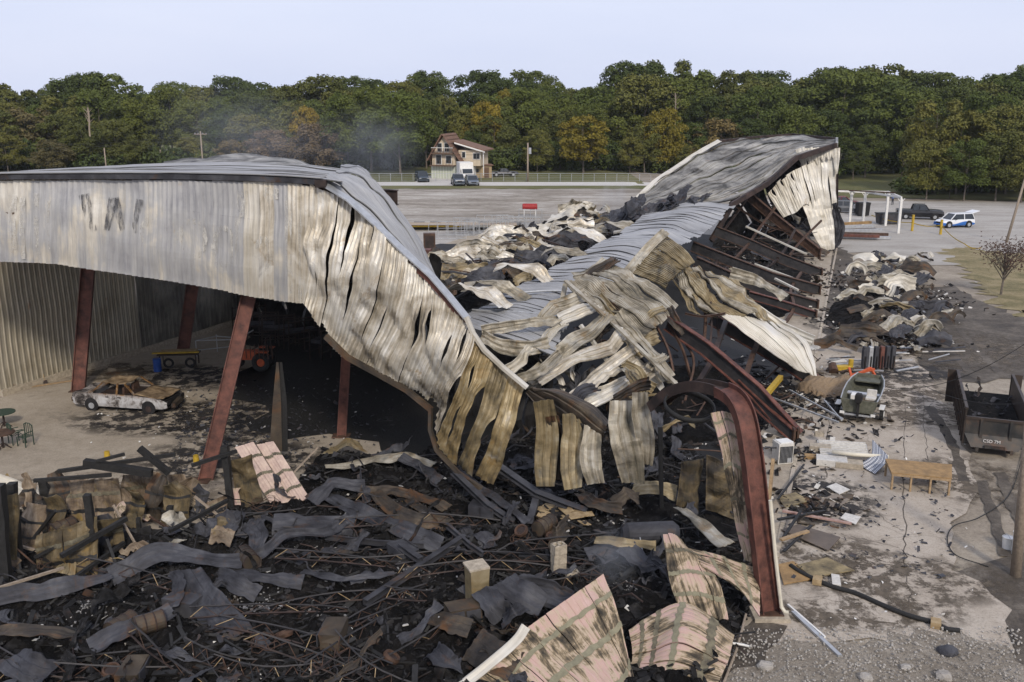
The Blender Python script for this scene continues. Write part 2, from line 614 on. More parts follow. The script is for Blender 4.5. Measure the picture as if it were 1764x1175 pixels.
M['yellow'] = plain('yellow_paint', (.42, .28, .03), .55, 0, .3, 5)
M['blue'] = plain('blue_plastic', (.02, .07, .28), .4, 0, .15, 5)
M['orange'] = plain('orange_paint', (.42, .085, .03), .55, 0, .3, 5)
M['red'] = plain('red_paint', (.28, .02, .02), .5, 0, .25, 4)
M['green_paint'] = plain('dull_green_paint', (.028, .05, .035), .6, 0, .3, 5)
M['pvc'] = plain('cream_plastic_pipe', (.58, .54, .44), .5, 0, .1, 4)
M['ash'] = plain('pale_ash', (.22, .215, .21), .95, 0, .35, 12, bump=.6)
M['cardboard'] = plain('scorched_board', (.34, .23, .11), .85, 0, .4, 4, c2=(.42, .32, .19))


def pinkmat(name, seed):
    """back of an insulated wall panel: scorched pinkish facing with darker bands where the girts held it"""
    t = NT(name)
    pos = t.coord('World', (1, 1, 1), (seed, seed * 2, 0))
    uv = t.coord('UV', (5.0, .55, 1), (seed, 0, 0))
    fs = t.noise(uv, 1.1, 7, .75, .6)
    fb = t.noise(pos, .8, 5, .65, .8)
    base = t.ramp(t.math('ADD', t.math('MULTIPLY', fs, .5), t.math('MULTIPLY', fb, .5)),
                  [(.38, (.03, .027, .022)), (.45, (.11, .088, .06)), (.485, (.27, .21, .135)), (.51, (.42, .34, .25)), (.55, (.43, .295, .25)), (.68, (.50, .36, .325))])
    t.set(base, .75, 0, .2)
    t.bump(fs, .35, .05)
    return t.m


M['pink'] = pinkmat('scorched_pink_facing', 1.0)
M['pink2'] = pinkmat('scorched_pink_facing_b', 6.0)
M['band'] = plain('girt_stain', (.085, .07, .055), .8, 0, .4, 5, c2=(.20, .18, .12))
M['bandpale'] = plain('girt_mark', (.20, .185, .125), .8, 0, .25, 5)


def groundmat(name, stops, s1=.25, s2=3.0, spec=.3, stain=None, stainlo=.55, bump=.4, rough=.9, cracks=False, seed=0.0, wet=None, stretch=None):
    t = NT(name)
    p = t.coord('World', (1, 1, 1), (seed, seed * 1.7, 0)) if stretch is None else t.coord('World', stretch, (seed, seed * 1.7, 0))
    a, b = t.noise(p, s1, 7, .65, .5), t.noise(p, s2, 6, .7)
    col = t.ramp(t.math('ADD', t.math('MULTIPLY', a, .6), t.math('MULTIPLY', b, .4)), stops)
    sp = t.noise(p, 14, 3, .8)
    col = t.mix(.5, col, t.ramp(sp, [(.32, .45), (.5, 1.0), (.7, 1.15)]), 'MULTIPLY')
    r = rough
    if stain:
        k = t.noise(p, .35, 8, .72, .25)
        k = t.ramp(k, [(stainlo, 0.0), (stainlo + .16, 1.0)])
        col = t.mix(t.math('MULTIPLY', k, .85), col, stain)
    if wet:
        k = t.ramp(t.noise(p, .3, 4, .6), [(wet, rough), (wet + .06, .06)])
        r = k
    if cracks:
        vo = t.new('ShaderNodeTexVoronoi', feature='DISTANCE_TO_EDGE')
        vo.inputs['Scale'].default_value = .22
        dv = t.new('ShaderNodeVectorMath', operation='ADD')
        nz = t.new('ShaderNodeTexNoise'); nz.inputs['Scale'].default_value = .8; nz.inputs['Detail'].default_value = 6
        t.l.new(p, nz.inputs['Vector']); t.l.new(p, dv.inputs[0]); t.l.new(nz.outputs['Color'], dv.inputs[1])
        t.l.new(dv.outputs[0], vo.inputs['Vector'])
        k = t.ramp(vo.outputs['Distance'], [(.002, .5), (.006, 1.0)])
        col = t.mix(.6, col, k, 'MULTIPLY')
    t.set(col, r, 0, spec)
    t.bump(t.math('ADD', b, t.math('MULTIPLY', sp, .6)), bump, .08)
    return t.m


M['dirt'] = groundmat('dirt_ground', [(.35, (.17, .14, .105)), (.5, (.26, .22, .17)), (.65, (.36, .315, .25))], stain=(.10, .083, .065), stainlo=.57)
M['concrete'] = groundmat('yard_concrete', [(.32, (.27, .228, .18)), (.5, (.385, .333, .272)), (.68, (.46, .41, .345))], .3, 2.5, stain=(.22, .175, .125), stainlo=.57, cracks=True, bump=.2)
M['floor'] = groundmat('shop_floor', [(.32, (.24, .20, .15)), (.5, (.34, .29, .225)), (.68, (.42, .365, .295))], .25, 2.0, stain=(.06, .055, .05), stainlo=.60, bump=.15, seed=3)
M['soot_floor'] = groundmat('wet_soot', [(.3, (.006, .006, .006)), (.6, (.018, .017, .016)), (.75, (.05, .047, .043))], .4, 3, bump=.5, rough=.7, seed=5, wet=.66)
M['gravel'] = groundmat('gravel', [(.36, (.27, .245, .215)), (.5, (.37, .345, .31)), (.64, (.46, .435, .395))], .3, 5, stain=(.25, .22, .185), stainlo=.55, bump=.8, seed=7, stretch=(.35, 1.2, 1))
M['bank'] = groundmat('bank_stone', [(.38, (.17, .145, .115)), (.5, (.31, .28, .24)), (.62, (.47, .44, .395))], .4, 4.5, stain=(.17, .14, .105), stainlo=.5, bump=1.0, seed=27, stretch=(.2, 1.0, 1))
M['road'] = groundmat('pale_road', [(.35, (.44, .415, .38)), (.65, (.55, .525, .49))], .15, 3, bump=.1, seed=9)
M['grass'] = groundmat('dry_grass', [(.34, (.07, .08, .025)), (.5, (.115, .115, .042)), (.66, (.18, .155, .07))], .08, 4, stain=(.17, .135, .07), stainlo=.55, bump=.8, seed=11)
M['straw'] = groundmat('straw_grass', [(.36, (.10, .095, .04)), (.5, (.22, .18, .09)), (.64, (.32, .26, .15))], .5, 4, bump=.8, seed=12)
M['mud'] = groundmat('damp_earth', [(.36, (.045, .037, .029)), (.5, (.085, .07, .054)), (.64, (.17, .145, .115))], .5, 3, bump=.6, rough=.75, seed=13)
M['rubble'] = groundmat('burnt_rubble', [(.36, (.004, .004, .004)), (.5, (.009, .0085, .0085)), (.62, (.022, .02, .019)), (.75, (.08, .07, .06))], 1.2, 5, stain=(.16, .155, .15), stainlo=.69, bump=1.0, seed=15, spec=.08)


def alphapatch(name, color, lo, hi, scale=.5, seed=0.0, rough=.8):
    t = NT(name)
    p = t.coord('World', (1, 1, 1), (seed, seed, 0))
    k = t.ramp(t.noise(p, scale, 9, .75, .2), [(lo, 0.0), (hi, 1.0)])
    # fade out towards the rim, read from the sheet's own bounds
    g = t.coord('Generated')
    d = t.new('ShaderNodeVectorMath', operation='DISTANCE')
    d.inputs[1].default_value = (.5, .5, 0)
    sxy = t.new('ShaderNodeVectorMath', operation='MULTIPLY')
    sxy.inputs[1].default_value = (1, 1, 0)
    t.l.new(g, sxy.inputs[0]); t.l.new(sxy.outputs[0], d.inputs[0])
    e = t.ramp(d.outputs['Value'], [(.28, 1.0), (.5, 0.0)])
    a = t.math('MULTIPLY', k, e)
    col = t.ramp(t.noise(p, 3, 5), [(.3, tuple(c * .6 for c in color)), (.7, tuple(min(1, c * 1.5) for c in color))])
    t.set(col, rough, 0, .3)
    tr = t.new('ShaderNodeBsdfTransparent')
    mx = t.new('ShaderNodeMixShader')
    t.l.new(a, mx.inputs[0]); t.l.new(tr.outputs[0], mx.inputs[1]); t.l.new(t.b.outputs[0], mx.inputs[2])
    t.l.new(mx.outputs[0], t.out.inputs['Surface'])
    return t.m


M['sootstain'] = alphapatch('soot_stain', (.025, .022, .02), .45, .53, 1.3)
M['dirtstain'] = alphapatch('dirt_stain', (.10, .08, .058), .46, .56, 1.1, 4)


def leafmat(name, c, hue=.25):
    t = NT(name)
    oi = t.new('ShaderNodeObjectInfo')
    p = t.coord('Object')
    f = t.noise(p, .35, 4, .7)
    g = t.noise(p, 2.5, 3, .7)
    a = tuple(x * .5 for x in c)
    b = (c[0] * 1.35, c[1] * 1.25, c[2] * 1.1)
    col = t.ramp(t.math('ADD', t.math('MULTIPLY', f, .5), t.math('MULTIPLY', g, .5)), [(.33, a), (.66, b)])
    k = t.ramp(oi.outputs['Random'], [(0, (.75, .78, .75)), (.5, (1, 1, 1)), (1, (1.25, 1.12, 1.0))])
    col = t.mix(1.0, col, k, 'MULTIPLY')
    t.set(col, .7, 0, .15)
    return t.m


M['leaf_green'] = leafmat('green_leaves', (.088, .118, .030))
M['leaf_dark'] = leafmat('dark_green_leaves', (.066, .092, .028))
M['leaf_olive'] = leafmat('olive_leaves', (.108, .122, .036))
M['leaf_yellow'] = leafmat('yellow_leaves', (.20, .170, .030))
M['leaf_brown'] = leafmat('russet_leaves', (.130, .115, .055))
M['leaf_pale'] = leafmat('dusty_brown_leaves', (.14, .11, .07))
M['bark'] = plain('bark', (.13, .11, .09), .9, 0, .4, 6, bump=.6)


def glassmat(name, c=(.02, .025, .03)):
    t = NT(name)
    t.set(c, .08, 0, .6)
    return t.m


M['glass'] = glassmat('dark_window_glass')
# ------------------------------------------------------------------ the land
def land():
    xs = [-3000, -1500, -800, -400, -200] + list(range(-140, 141, 6)) + [200, 400, 800, 1500, 3000]
    ys = [-200, -60] + list(range(0, 260, 6)) + [300, 400, 700, 1300, 2500, 4000]
    vs = [(x, y, terr(x, y) - .03) for y in ys for x in xs]
    n = len(xs)
    fs = [(j * n + i, j * n + i + 1, (j + 1) * n + i + 1, (j + 1) * n + i) for j in range(len(ys) - 1) for i in range(n - 1)]
    return mk('ground', vs, fs, M['dirt'], smooth=True)


land()['kind'] = 'structure'


def draped(name, rows, mat, lift, kind='structure'):
    """a band of land cover that follows the ground; rows of xy points"""
    vs, fs = [], []
    n = len(rows[0])
    for r in rows:
        for p in r: vs.append((p[0], p[1], terr(p[0], p[1]) + lift))
    for j in range(len(rows) - 1):
        for i in range(n - 1): fs.append((j * n + i, j * n + i + 1, (j + 1) * n + i + 1, (j + 1) * n + i))
    o = mk(name, vs, fs, mat, smooth=True)
    o['kind'] = kind
    return o


def band(y0f, y1f, x0, x1, nx=40, ny=8, jit=.0, seed=1):
    r = random.Random(seed)
    j0 = [r.uniform(-jit, jit) for _ in range(nx + 1)]
    j1 = [r.uniform(-jit, jit) for _ in range(nx + 1)]
    rows = []
    for k in range(ny + 1):
        row = []
        for i in range(nx + 1):
            x = x0 + (x1 - x0) * i / nx
            a, b = y0f(x) + j0[i], y1f(x) + j1[i]
            row.append((x, a + (b - a) * k / ny))
        rows.append(row)
    return rows


draped('grass_field', band(lambda x: 158 if x < 30 else 158 - (x - 30) * .25, lambda x: 420, -320, 320, 60, 10, .5), M['grass'], .02)
draped('gravel_bank', band(lambda x: 120, lambda x: 152.5, -75, 34, 40, 10, .6, 2), M['bank'], .02)
draped('grass_verge', band(lambda x: 148.8, lambda x: 154.3, -30, 24, 40, 2, .5, 3), M['grass'], .05)
draped('road', band(lambda x: 154, lambda x: 161, -320, 40, 50, 3, .12, 4), M['road'], .06)
draped('house_drive', [[(-16 - .2 * i, 160.5 + i * 2.2), (-9 - .5 * i, 160.5 + i * 2.2)] for i in range(7)], M['road'], .075)
draped('gravel_lot', band(lambda x: 88 - .0 * x if x < 60 else 92, lambda x: 148 - (x - 36) * .06, 36, 190, 40, 8, .8, 5), M['gravel'], .006)
draped('gravel_lot', band(lambda x: 96 + 0 * x, lambda x: 122, -80, 36, 30, 5, .8, 6), M['gravel'], .004)

yard = [G(*p) for p in [(1230, 1150), (1350, 1120), (1500, 1100), (1620, 1120), (1740, 1130), (1742, 1050), (1690, 1000), (1650, 985), (1640, 900), (1690, 850), (1650, 740), (1600, 640), (1540, 585), (1440, 560), (1400, 520), (1300, 520), (1250, 800), (1150, 1000)]]
patch('concrete_yard', yard, .008, M['concrete'], rough=.2, step=1.0)
shop = [(-34, 44, 0), (-26.5, 47.4, 0), (-5, 108, 0), (36.5, 108, 0), (20.3, 61, 0), (16.2, 50, 0), (9.5, 31, 0), (7.6, 25.2, 0), (-20, 29, 0), (-36, 34, 0)]
patch('shop_floor', [Vector(p) for p in shop], .016, M['floor'], rough=.02, step=4)
sf = [G(*p) for p in [(415, 560), (440, 600), (455, 640), (400, 650), (395, 690), (470, 700), (430, 730), (480, 760), (560, 752), (640, 765), (700, 800), (860, 860), (1250, 830), (1330, 740), (1370, 660), (1350, 600), (1335, 545), (1330, 500), (1350, 460), (1400, 425), (1180, 400), (1000, 420), (760, 420)]]
patch('soot_floor', sf, .024, M['soot_floor'], rough=.45, step=.9)
patch('soot_strip', [G(*p) for p in [(1418, 600), (1440, 585), (1490, 590), (1500, 540), (1490, 480), (1470, 440), (1450, 425), (1436, 428), (1412, 520)]], .014, M['mud'], rough=.5, step=1.2)
patch('damp_track', [G(*p) for p in [(1600, 640), (1650, 660), (1764, 650), (1860, 660), (1860, 560), (1764, 545), (1690, 520), (1640, 490), (1560, 500), (1560, 560)]], .004, M['mud'], rough=.5, step=1.2, seed=8)
patch('damp_earth', [G(*p) for p in [(1650, 985), (1690, 1002), (1738, 1050), (1742, 1140), (1900, 1200), (1900, 930), (1740, 960)]], .012, M['mud'], rough=.12, step=.7, seed=9)
patch('damp_earth', [G(*p) for p in [(1225, 1175), (1270, 1090), (1300, 1065), (1360, 1080), (1330, 1130), (1250, 1200)]], .02, M['mud'], rough=.12, step=.5, seed=19)
patch('straw_verge', [G(*p) for p in [(1620, 432), (1660, 425), (1764, 440), (1900, 450), (1900, 600), (1764, 545), (1710, 520), (1660, 470)]], .012, M['straw'], rough=.9, step=.6, seed=11)
patch('gravel_spill', [G(*p) for p in [(1240, 1180), (1330, 1110), (1480, 1108), (1560, 1090), (1640, 1085), (1764, 1130), (1800, 1300), (1200, 1300)]], .03, groundmat('brown_gravel', [(.35, (.16, .135, .105)), (.5, (.26, .225, .18)), (.65, (.37, .33, .275))], .8, 9, bump=1.0, seed=31), rough=.3, step=.4, seed=12)
for i, (u, v, a, b, m, z) in enumerate([(1480, 660, 5, 4, 'dirtstain', .012), (1570, 700, 6, 4, 'dirtstain', .0135), (1400, 860, 3, 3, 'sootstain', .0125), (1560, 640, 4, 2.4, 'sootstain', .014), (1690, 830, 3, 3.4, 'dirtstain', .0145),
                                     (280, 720, 5, 3.0, 'sootstain', .020), (430, 720, 5, 4, 'sootstain', .021), (200, 640, 3.4, 2.2, 'dirtstain', .0205), (400, 790, 5, 3, 'sootstain', .0195), (330, 650, 4, 3, 'sootstain', .0215), (150, 860, 6, 3, 'dirtstain', .0185),
                                     (1500, 560, 5, 5, 'sootstain', .017), (1650, 600, 6, 6, 'dirtstain', .016), (1420, 960, 3, 2.2, 'dirtstain', .0155), (1560, 1000, 4, 2, 'dirtstain', .0165), (1480, 1060, 4, 1.2, 'dirtstain', .0122)]):
    c = G(u, v)
    patch('ground_stain', [c + Vector((a * math.cos(t * .5236), b * math.sin(t * .5236), 0)) for t in range(12)], z, M[m], rough=.1, step=2, seed=i)
# slab edge along the east wall line
e = MB()
a, b = Vector((8.9, 29.5, 0)), Vector((33.8, 99, 0))
for i in range(26):
    p, q = a.lerp(b, i / 26), a.lerp(b, (i + .985) / 26)
    k = MB().bar(p + Vector((0, 0, .02)), q + Vector((0, 0, .02)), .16, .08)
    o = k.build('kerb_stone' if i else 'slab_kerb', M['concrete'] if i % 3 else M['cmu'])
    if i == 0: kerb = o; o['kind'] = 'structure'
    else: o.parent = kerb


# ------------------------------------------------------------------ trees
def crown_mesh(name, seed, w, h, z0, nleaf, leaf, mat, nblob=40, sparse=0.0):
    r = np.random.RandomState(seed)
    B = []
    for i in range(nblob):
        t = (i + .5) / nblob
        zz = z0 + (h - z0) * (.08 + .88 * t)
        prof = math.sin(math.pi * min(1, (.12 + .80 * t))) ** .65
        an = i * 2.4 + r.rand() * 1.2
        rad = w * .54 * prof * (.2 + .8 * math.sqrt(r.rand()))
        br = w * (.09 + .13 * r.rand() ** 1.5) * (1.2 - .45 * t)
        B.append((rad * math.cos(an), rad * math.sin(an), zz, br))
    B = np.array(B)
    wts = B[:, 3] ** 2
    k = r.choice(nblob, nleaf, p=wts / wts.sum())
    d = r.normal(size=(nleaf, 3))
    d /= np.linalg.norm(d, axis=1)[:, None]
    d[:, 2] = np.where(d[:, 2] < -.45, -d[:, 2] * .6, d[:, 2])
    rr = B[k, 3] * (.55 + .62 * r.rand(nleaf) ** .7)
    P = B[k, :3] + d * rr[:, None] * np.array([1.08, 1.08, .82])
    n = d + r.normal(size=(nleaf, 3)) * .55 + np.array([0, 0, .25])
    n /= np.linalg.norm(n, axis=1)[:, None]
    a = np.cross(n, r.normal(size=(nleaf, 3)))
    a /= np.linalg.norm(a, axis=1)[:, None]
    b = np.cross(n, a)
    sz = leaf * (.6 + .8 * r.rand(nleaf))[:, None]
    bend = n * sz * .25
    V = np.stack([P - a * sz - bend, P - b * sz * .55, P + a * sz - bend, P + b * sz * .6], 1).reshape(-1, 3)
    Fc = np.arange(nleaf * 4).reshape(-1, 4)
    return mk(name, V, Fc, mat)


def make_tree(seed, w, h, z0, mat, nleaf=3600, leaf=.42, trunk=.28, limbs=5, label='', cat='tree', group=None, bare=False):
    r = random.Random(seed)
    root = thing('broadleaf_tree', label, cat, (0, 0, 0), 0, group)
    m = MB()
    lean = Vector((r.uniform(-.6, .6), r.uniform(-.6, .6), 0))
    pts = [Vector((0, 0, -.1)), Vector((0, 0, z0 * .5)) + lean * .2, Vector((0, 0, z0 + (h - z0) * .35)) + lean * .6, Vector((0, 0, h * .88)) + lean]
    for i in range(3): m.cyl(pts[i], pts[i + 1], trunk * (1 - .3 * i), trunk * (1 - .3 * (i + 1)), 7)
    for i in range(limbs):
        an = i * 2.4 + r.random()
        b = pts[1].lerp(pts[2], r.random())
        q = b + Vector((math.cos(an) * w * .28, math.sin(an) * w * .28, (h - z0) * .3))
        m.cyl(b, q, trunk * .38, trunk * .15, 5)
        q2 = q + Vector((math.cos(an + .5) * w * .16, math.sin(an + .5) * w * .16, (h - z0) * .18))
        m.cyl(q, q2, trunk * .15, trunk * .05, 4)
    m.build('trunk', M['bark'], root)
    c = crown_mesh('crown', seed, w, h, z0, nleaf, leaf, mat)
    c.parent = root
    return root


TG = 'trees of the wood beyond the yard'
protos = {}
spec = {
    'green': ('leaf_green', 11.5, 18, 4.0, 'broad green tree in the wood behind the road'),
    'dark': ('leaf_dark', 11.0, 19, 4.5, 'tall dark green tree in the wood behind the road'),
    'olive': ('leaf_olive', 10.0, 15, 2.5, 'olive green tree turning colour at the wood edge'),
    'yellow': ('leaf_yellow', 9.0, 13, 2.2, 'yellow autumn tree at the wood edge behind the road'),
    'brown': ('leaf_brown', 9.5, 12, 1.2, 'russet brown autumn tree at the wood edge'),
    'pale': ('leaf_pale', 9.0, 11, .8, 'dusty pale brown tree half hidden by smoke'),
}
for i, (k, (mt, w, h, z0, lb)) in enumerate(spec.items()):
    for j in range(2):
        protos[k, j] = [make_tree(100 + i * 10 + j, w, h, z0, M[mt], nleaf=10000 if k in ('green', 'dark', 'olive') else 8000, leaf=.27, label=lb, group=TG), h, False]
tr = random.Random(21)


def put_tree(kind, x, y, h, sx=1.0, where=None):
    pr = protos[kind, tr.randrange(2)]
    if pr[2]: o = copy_tree(pr[0])
    else: o = pr[0]; pr[2] = True
    if where:
        o['label'] = spec[kind][4].split(' in the wood')[0].split(' at the wood')[0] + where
        o['group'] = 'trees' + where + ', ' + kind
    s = h / pr[1]
    o.location = (x, y, terr(x, y) - .05)
    o.scale = (s * sx, s * sx, s)
    o.rotation_euler = (0, 0, tr.uniform(0, 6.28))
    return o


TOPS = [(-80, 158), (0, 150), (90, 150), (170, 128), (240, 140), (330, 145), (400, 133), (480, 140), (560, 132), (640, 134), (700, 150), (735, 132), (785, 158), (850, 118), (930, 124), (985, 138), (1030, 128), (1090, 108), (1160, 114), (1210, 130), (1290, 124), (1360, 128), (1450, 106), (1520, 108), (1590, 126), (1660, 130), (1740, 110), (1850, 112)]


def topv(u):
    for (a, b), (c, d) in zip(TOPS, TOPS[1:]):
        if a <= u <= c: return b + (d - b) * (u - a) / (c - a)
    return 140


def h_for(u, v, y):
    return W(u, v, y).z


# back and middle rows make the skyline
for row, (y, du, dv, kinds) in enumerate([(246, 44, 8, ['dark', 'dark', 'green']), (226, 40, 2, ['green', 'dark', 'dark', 'olive']), (210, 46, 26, ['green', 'olive', 'dark', 'green'])]):
    u = -60 + row * 17
    while u < 1840:
        yy = y + tr.uniform(-6, 6)
        v = topv(u) + dv + tr.choice((tr.uniform(-12, 0), tr.uniform(0, 22)))
        p = W(u, 300, yy)
        put_tree(tr.choice(kinds), p.x, yy, max(8, h_for(u, v, yy) - terr(p.x, yy)), tr.uniform(.95, 1.2), (' on the skyline of the wood', ' in the middle rows of the wood', ' just behind the edge of the wood')[row])
        u += du * tr.uniform(.75, 1.25)
# the wood edge, from the photograph: kind, pixel column, pixel of the top, distance, spread
EDGE = [('olive', 10, 192, 196, 1.3), ('olive', -20, 215, 188, 1.2), ('brown', 60, 186, 200, 1.3), ('olive', 115, 196, 196, 1.3), ('olive', 150, 212, 190, 1.2), ('olive', 205, 205, 195, 1.2), ('green', 255, 168, 205, 1.0), ('green', 300, 150, 206, 1.0), ('olive', 245, 232, 188, 1.2),
        ('green', 345, 172, 200, 1.0), ('dark', 390, 190, 196, 1.0), ('olive', 440, 196, 192, 1.3), ('pale', 470, 226, 186, 1.4), ('olive', 505, 174, 198, 1.0), ('pale', 545, 215, 188, 1.3), ('yellow', 530, 185, 196, .8), ('olive', 15, 232, 184, 1.2), ('brown', 90, 240, 184, 1.3), ('olive', 330, 235, 188, 1.3), ('brown', 400, 240, 186, 1.3),
        ('green', 600, 158, 190, 1.0), ('green', 640, 146, 186, 1.05), ('green', 690, 154, 178, 1.15), ('dark', 735, 172, 194, 1.0), ('olive', 770, 165, 206, .9), ('olive', 800, 186, 200, .9), ('yellow', 838, 176, 198, .75), ('dark', 815, 225, 194, 1.0), ('olive', 850, 200, 194, 1.1), ('olive', 890, 170, 204, 1.0), ('yellow', 872, 156, 212, .6),
        ('olive', 925, 222, 184, 1.0), ('yellow', 1005, 200, 182, 1.15), ('olive', 965, 190, 194, 1.0), ('green', 1060, 170, 204, 1.0), ('yellow', 1140, 188, 186, .85), ('olive', 1110, 215, 184, 1.0), ('olive', 1085, 235, 182, .9), ('green', 1180, 210, 192, 1.2), ('brown', 1235, 205, 190, 1.3), ('olive', 1190, 250, 182, 1.2),
        ('green', 1300, 150, 196, 1.0), ('dark', 1290, 205, 186, 1.1), ('green', 1370, 180, 188, 1.1), ('dark', 1340, 150, 205, 1.0), ('green', 1445, 122, 205, 1.1), ('dark', 1420, 190, 190, 1.1), ('dark', 1500, 140, 202, 1.1), ('green', 1555, 150, 196, 1.1), ('dark', 1490, 215, 190, 1.1), ('dark', 1470, 235, 186, 1.0),
        ('olive', 1610, 175, 160, 1.0), ('olive', 1600, 240, 148, 1.0), ('olive', 1650, 190, 158, 1.0), ('green', 1690, 160, 170, 1.0), ('olive', 1735, 180, 158, 1.0), ('green', 1665, 238, 146, 1.1), ('olive', 1720, 230, 146, 1.0), ('olive', 1790, 190, 150, 1.1), ('dark', 1590, 200, 178, 1.0), ('olive', 1765, 245, 144, 1.0), ('green', 1640, 280, 150, .9)]
for (k, u, v, y, s) in EDGE:
    p = W(u, 300, y)
    put_tree(k, p.x, y, max(4, h_for(u, v, y) - terr(p.x, y)), s, ' behind the flat grey roof' if u < 560 else ' beside the chalet house' if u < 830 else ' behind the fenced road' if u < 1110 else ' behind the standing far building end' if u < 1440 else ' beyond the lawn and gravel lot')
# low brush closes the foot of the wood
bush_p = make_tree(300, 7.0, 3.6, .1, M['leaf_dark'], nleaf=1500, leaf=.34, trunk=.05, limbs=3, label='low dark brush at the foot of the wood', cat='bush', group='brush under the wood')
bush_p.name = 'brush_clump'
u = -60; first = True
while u < 1840:
    for y in (203, 190 if (u < 700 or u > 840) and u < 1430 else 215):
        if 1570 < u: y -= 42
        o = bush_p if first else copy_tree(bush_p)
        first = False
        y += tr.uniform(-3, 3)
        p = W(u + tr.uniform(-12, 12), 300, y)
        o.location = (p.x, y, terr(p.x, y)); o.scale = (1.1, 1.0, tr.uniform(.7, 1.5)); o.rotation_euler = (0, 0, tr.uniform(0, 6))
    u += 46


# bare snags and pale trunks that stand out of the foliage
def snag(u, vt, vb, y, r0, label):
    root = thing('bare_tree', label, 'tree', (0, 0, 0), 0, None)
    b = W(u, vb, y); t = W(u, vt, y)
    root.location = (b.x, b.y, b.z)
    h = t.z - b.z
    q = random.Random(int(u))
    m = MB()
    pts = [Vector((q.uniform(-.04, .04) * h * (k > 0), 0, h * k / 4)) for k in range(5)]
    m.sweep(pts, [(r0 * math.cos(k * 1.047), r0 * math.sin(k * 1.047)) for k in range(6)], up=(0, 1, 0))
    m.build('trunk', M['polewood'], root)
    m = MB()
    for k in range(9):
        p = Vector((0, 0, h * (.45 + .5 * k / 9)))
        d = Vector((math.cos(k * 2.2), math.sin(k * 2.2) * .5, .9)) * h * .2
        m.cyl(p, p + d, r0 * .4, r0 * .1, 4)
    m.build('branch', M['polewood'], root)['kind'] = 'stuff'


snag(155, 185, 235, 182, .16, 'pale dead tree rising from the russet trees')
snag(1163, 160, 215, 190, .09, 'pale forked dead tree above the yellow tree')
snag(1559, 262, 318, 178, .22, 'grey bare trunk at the edge of the lawn')


# ------------------------------------------------------------------ poles, wires
def pole(base, h, label, r0=.14, lean=(0, 0), arm=True, can=False, rz=0.0, group='utility poles'):
    root = thing('utility_pole', label, 'utility pole', base, rz, group)
    MB().cyl((0, 0, -.2), (lean[0], lean[1], h), r0, r0 * .7, 10).build('post', M['polewood'], root, smooth=True)
    if arm:
        MB().box((lean[0] * .95, lean[1] * .95, h - .5), (2.2, .1, .12)).build('crossarm', M['polewood'], root)
        for x in (-.95, -.4, .4, .95):
            MB().cyl((x + lean[0] * .95, lean[1], h - .44), (x + lean[0] * .95, lean[1], h - .25), .05, .03, 8).build('insulator', M['galv'], root)
    if can:
        MB().cyl((.35, -.1, h - 1.8), (.35, -.1, h - .8), .24, .24, 12).build('transformer', M['galv'], root)
        MB().box((.2, -.05, h - 1.3), (.2, .08, .5)).build('bracket', M['galv'], root)
    return root


def pole_at(u, vb, vt, y, label, **k):
    b, t = W(u, vb, y), W(u, vt, y)
    z = terr(b.x, y)
    return pole((b.x, y, z), t.z - z, label, **k)


pole_at(350, 290, 226, 168, 'utility pole with crossarm above the flat grey roof')
pole_at(279, 290, 258, 190, 'short far pole with pale transformer can', can=True)
pole_at(184, 300, 255, 172, 'thin far pole above the left end of the roof', arm=False)
pole_at(909, 325, 246, 162, 'utility pole with one transformer can beside the pale road', can=True, arm=False, r0=.17)
b = G(1733, 418)
pole((b.x, b.y, 0), 7.6, 'leaning pole between the gravel lot and the small bare tree', lean=(1.3, 0), arm=False, r0=.15)
b = G(1750, 992)
near_pole = pole((b.x, b.y, 0), 8.6, 'thick wooden pole on the damp earth beside white buckets', lean=(-.25, .3), arm=False, r0=.17)


def wire(p, q, sag, label, r=.012, mat='rubber', name='overhead_wire', cat='wire', n=14, group=None):
    p, q = Vector(p), Vector(q)
    pts = [p.lerp(q, i / n) - Vector((0, 0, sag * 4 * (i / n) * (1 - i / n))) for i in range(n + 1)]
    o = MB().tube(pts, r, 4).build(name, M[mat])
    return prop(o, label, cat, group)


for i, (v0, v1) in enumerate([(262, 262), (268, 268)]):
    wire(W(-60, v0 - 15, 168), W(350, 230 + 4 * i, 168), 1.0, 'thin line strung to the pole above the flat roof', .02, group='lines strung to the pole above the roof')
    wire(W(350, 230 + 4 * i, 168), W(909, 258 + 5 * i, 162), 1.5, 'thin line strung between the roof pole and road pole', .02, group='lines between the two poles')
    wire(W(909, 255 + 9 * i, 162), W(1480, 262 + 9 * i, 170), 1.2, 'thin line running from the road pole to the wood', .02, group='lines from the road pole')
wire(G(1530, 668, 1.2), W(1790, 575, 40), .8, 'slack black cable running from the boat to the right', .014, name='slack_cable', cat='cable')
wire(near_pole.location + Vector((.9, .3, 6.0)), near_pole.location + Vector((.55, 9.5, 3.6)), .5, 'black cable drooping from the thick wooden pole', .012, name='slack_cable', cat='cable')


# chain link fence along the road
fr = thing('wire_fence', 'low chain link fence running along the pale road', 'fence', (0, 162.6, 1.6))
for i in range(34):
    x = -28 + i * 1.9
    if x > 31: break
    zz = terr(x, 162.6) - 1.6
    MB().cyl((x, 0, zz), (x, 0, zz + 1.35), .045, .045, 6).build('post', M['galv'], fr)
for k, z in enumerate((1.32, .95, .6, .2)):
    MB().tube([(x, 0, z + terr(x, 162.6) - 1.6) for x in range(-28, 32, 4)], .03 if k == 0 else .014, 4).build('rail' if k == 0 else 'strand', M['galv'], fr)


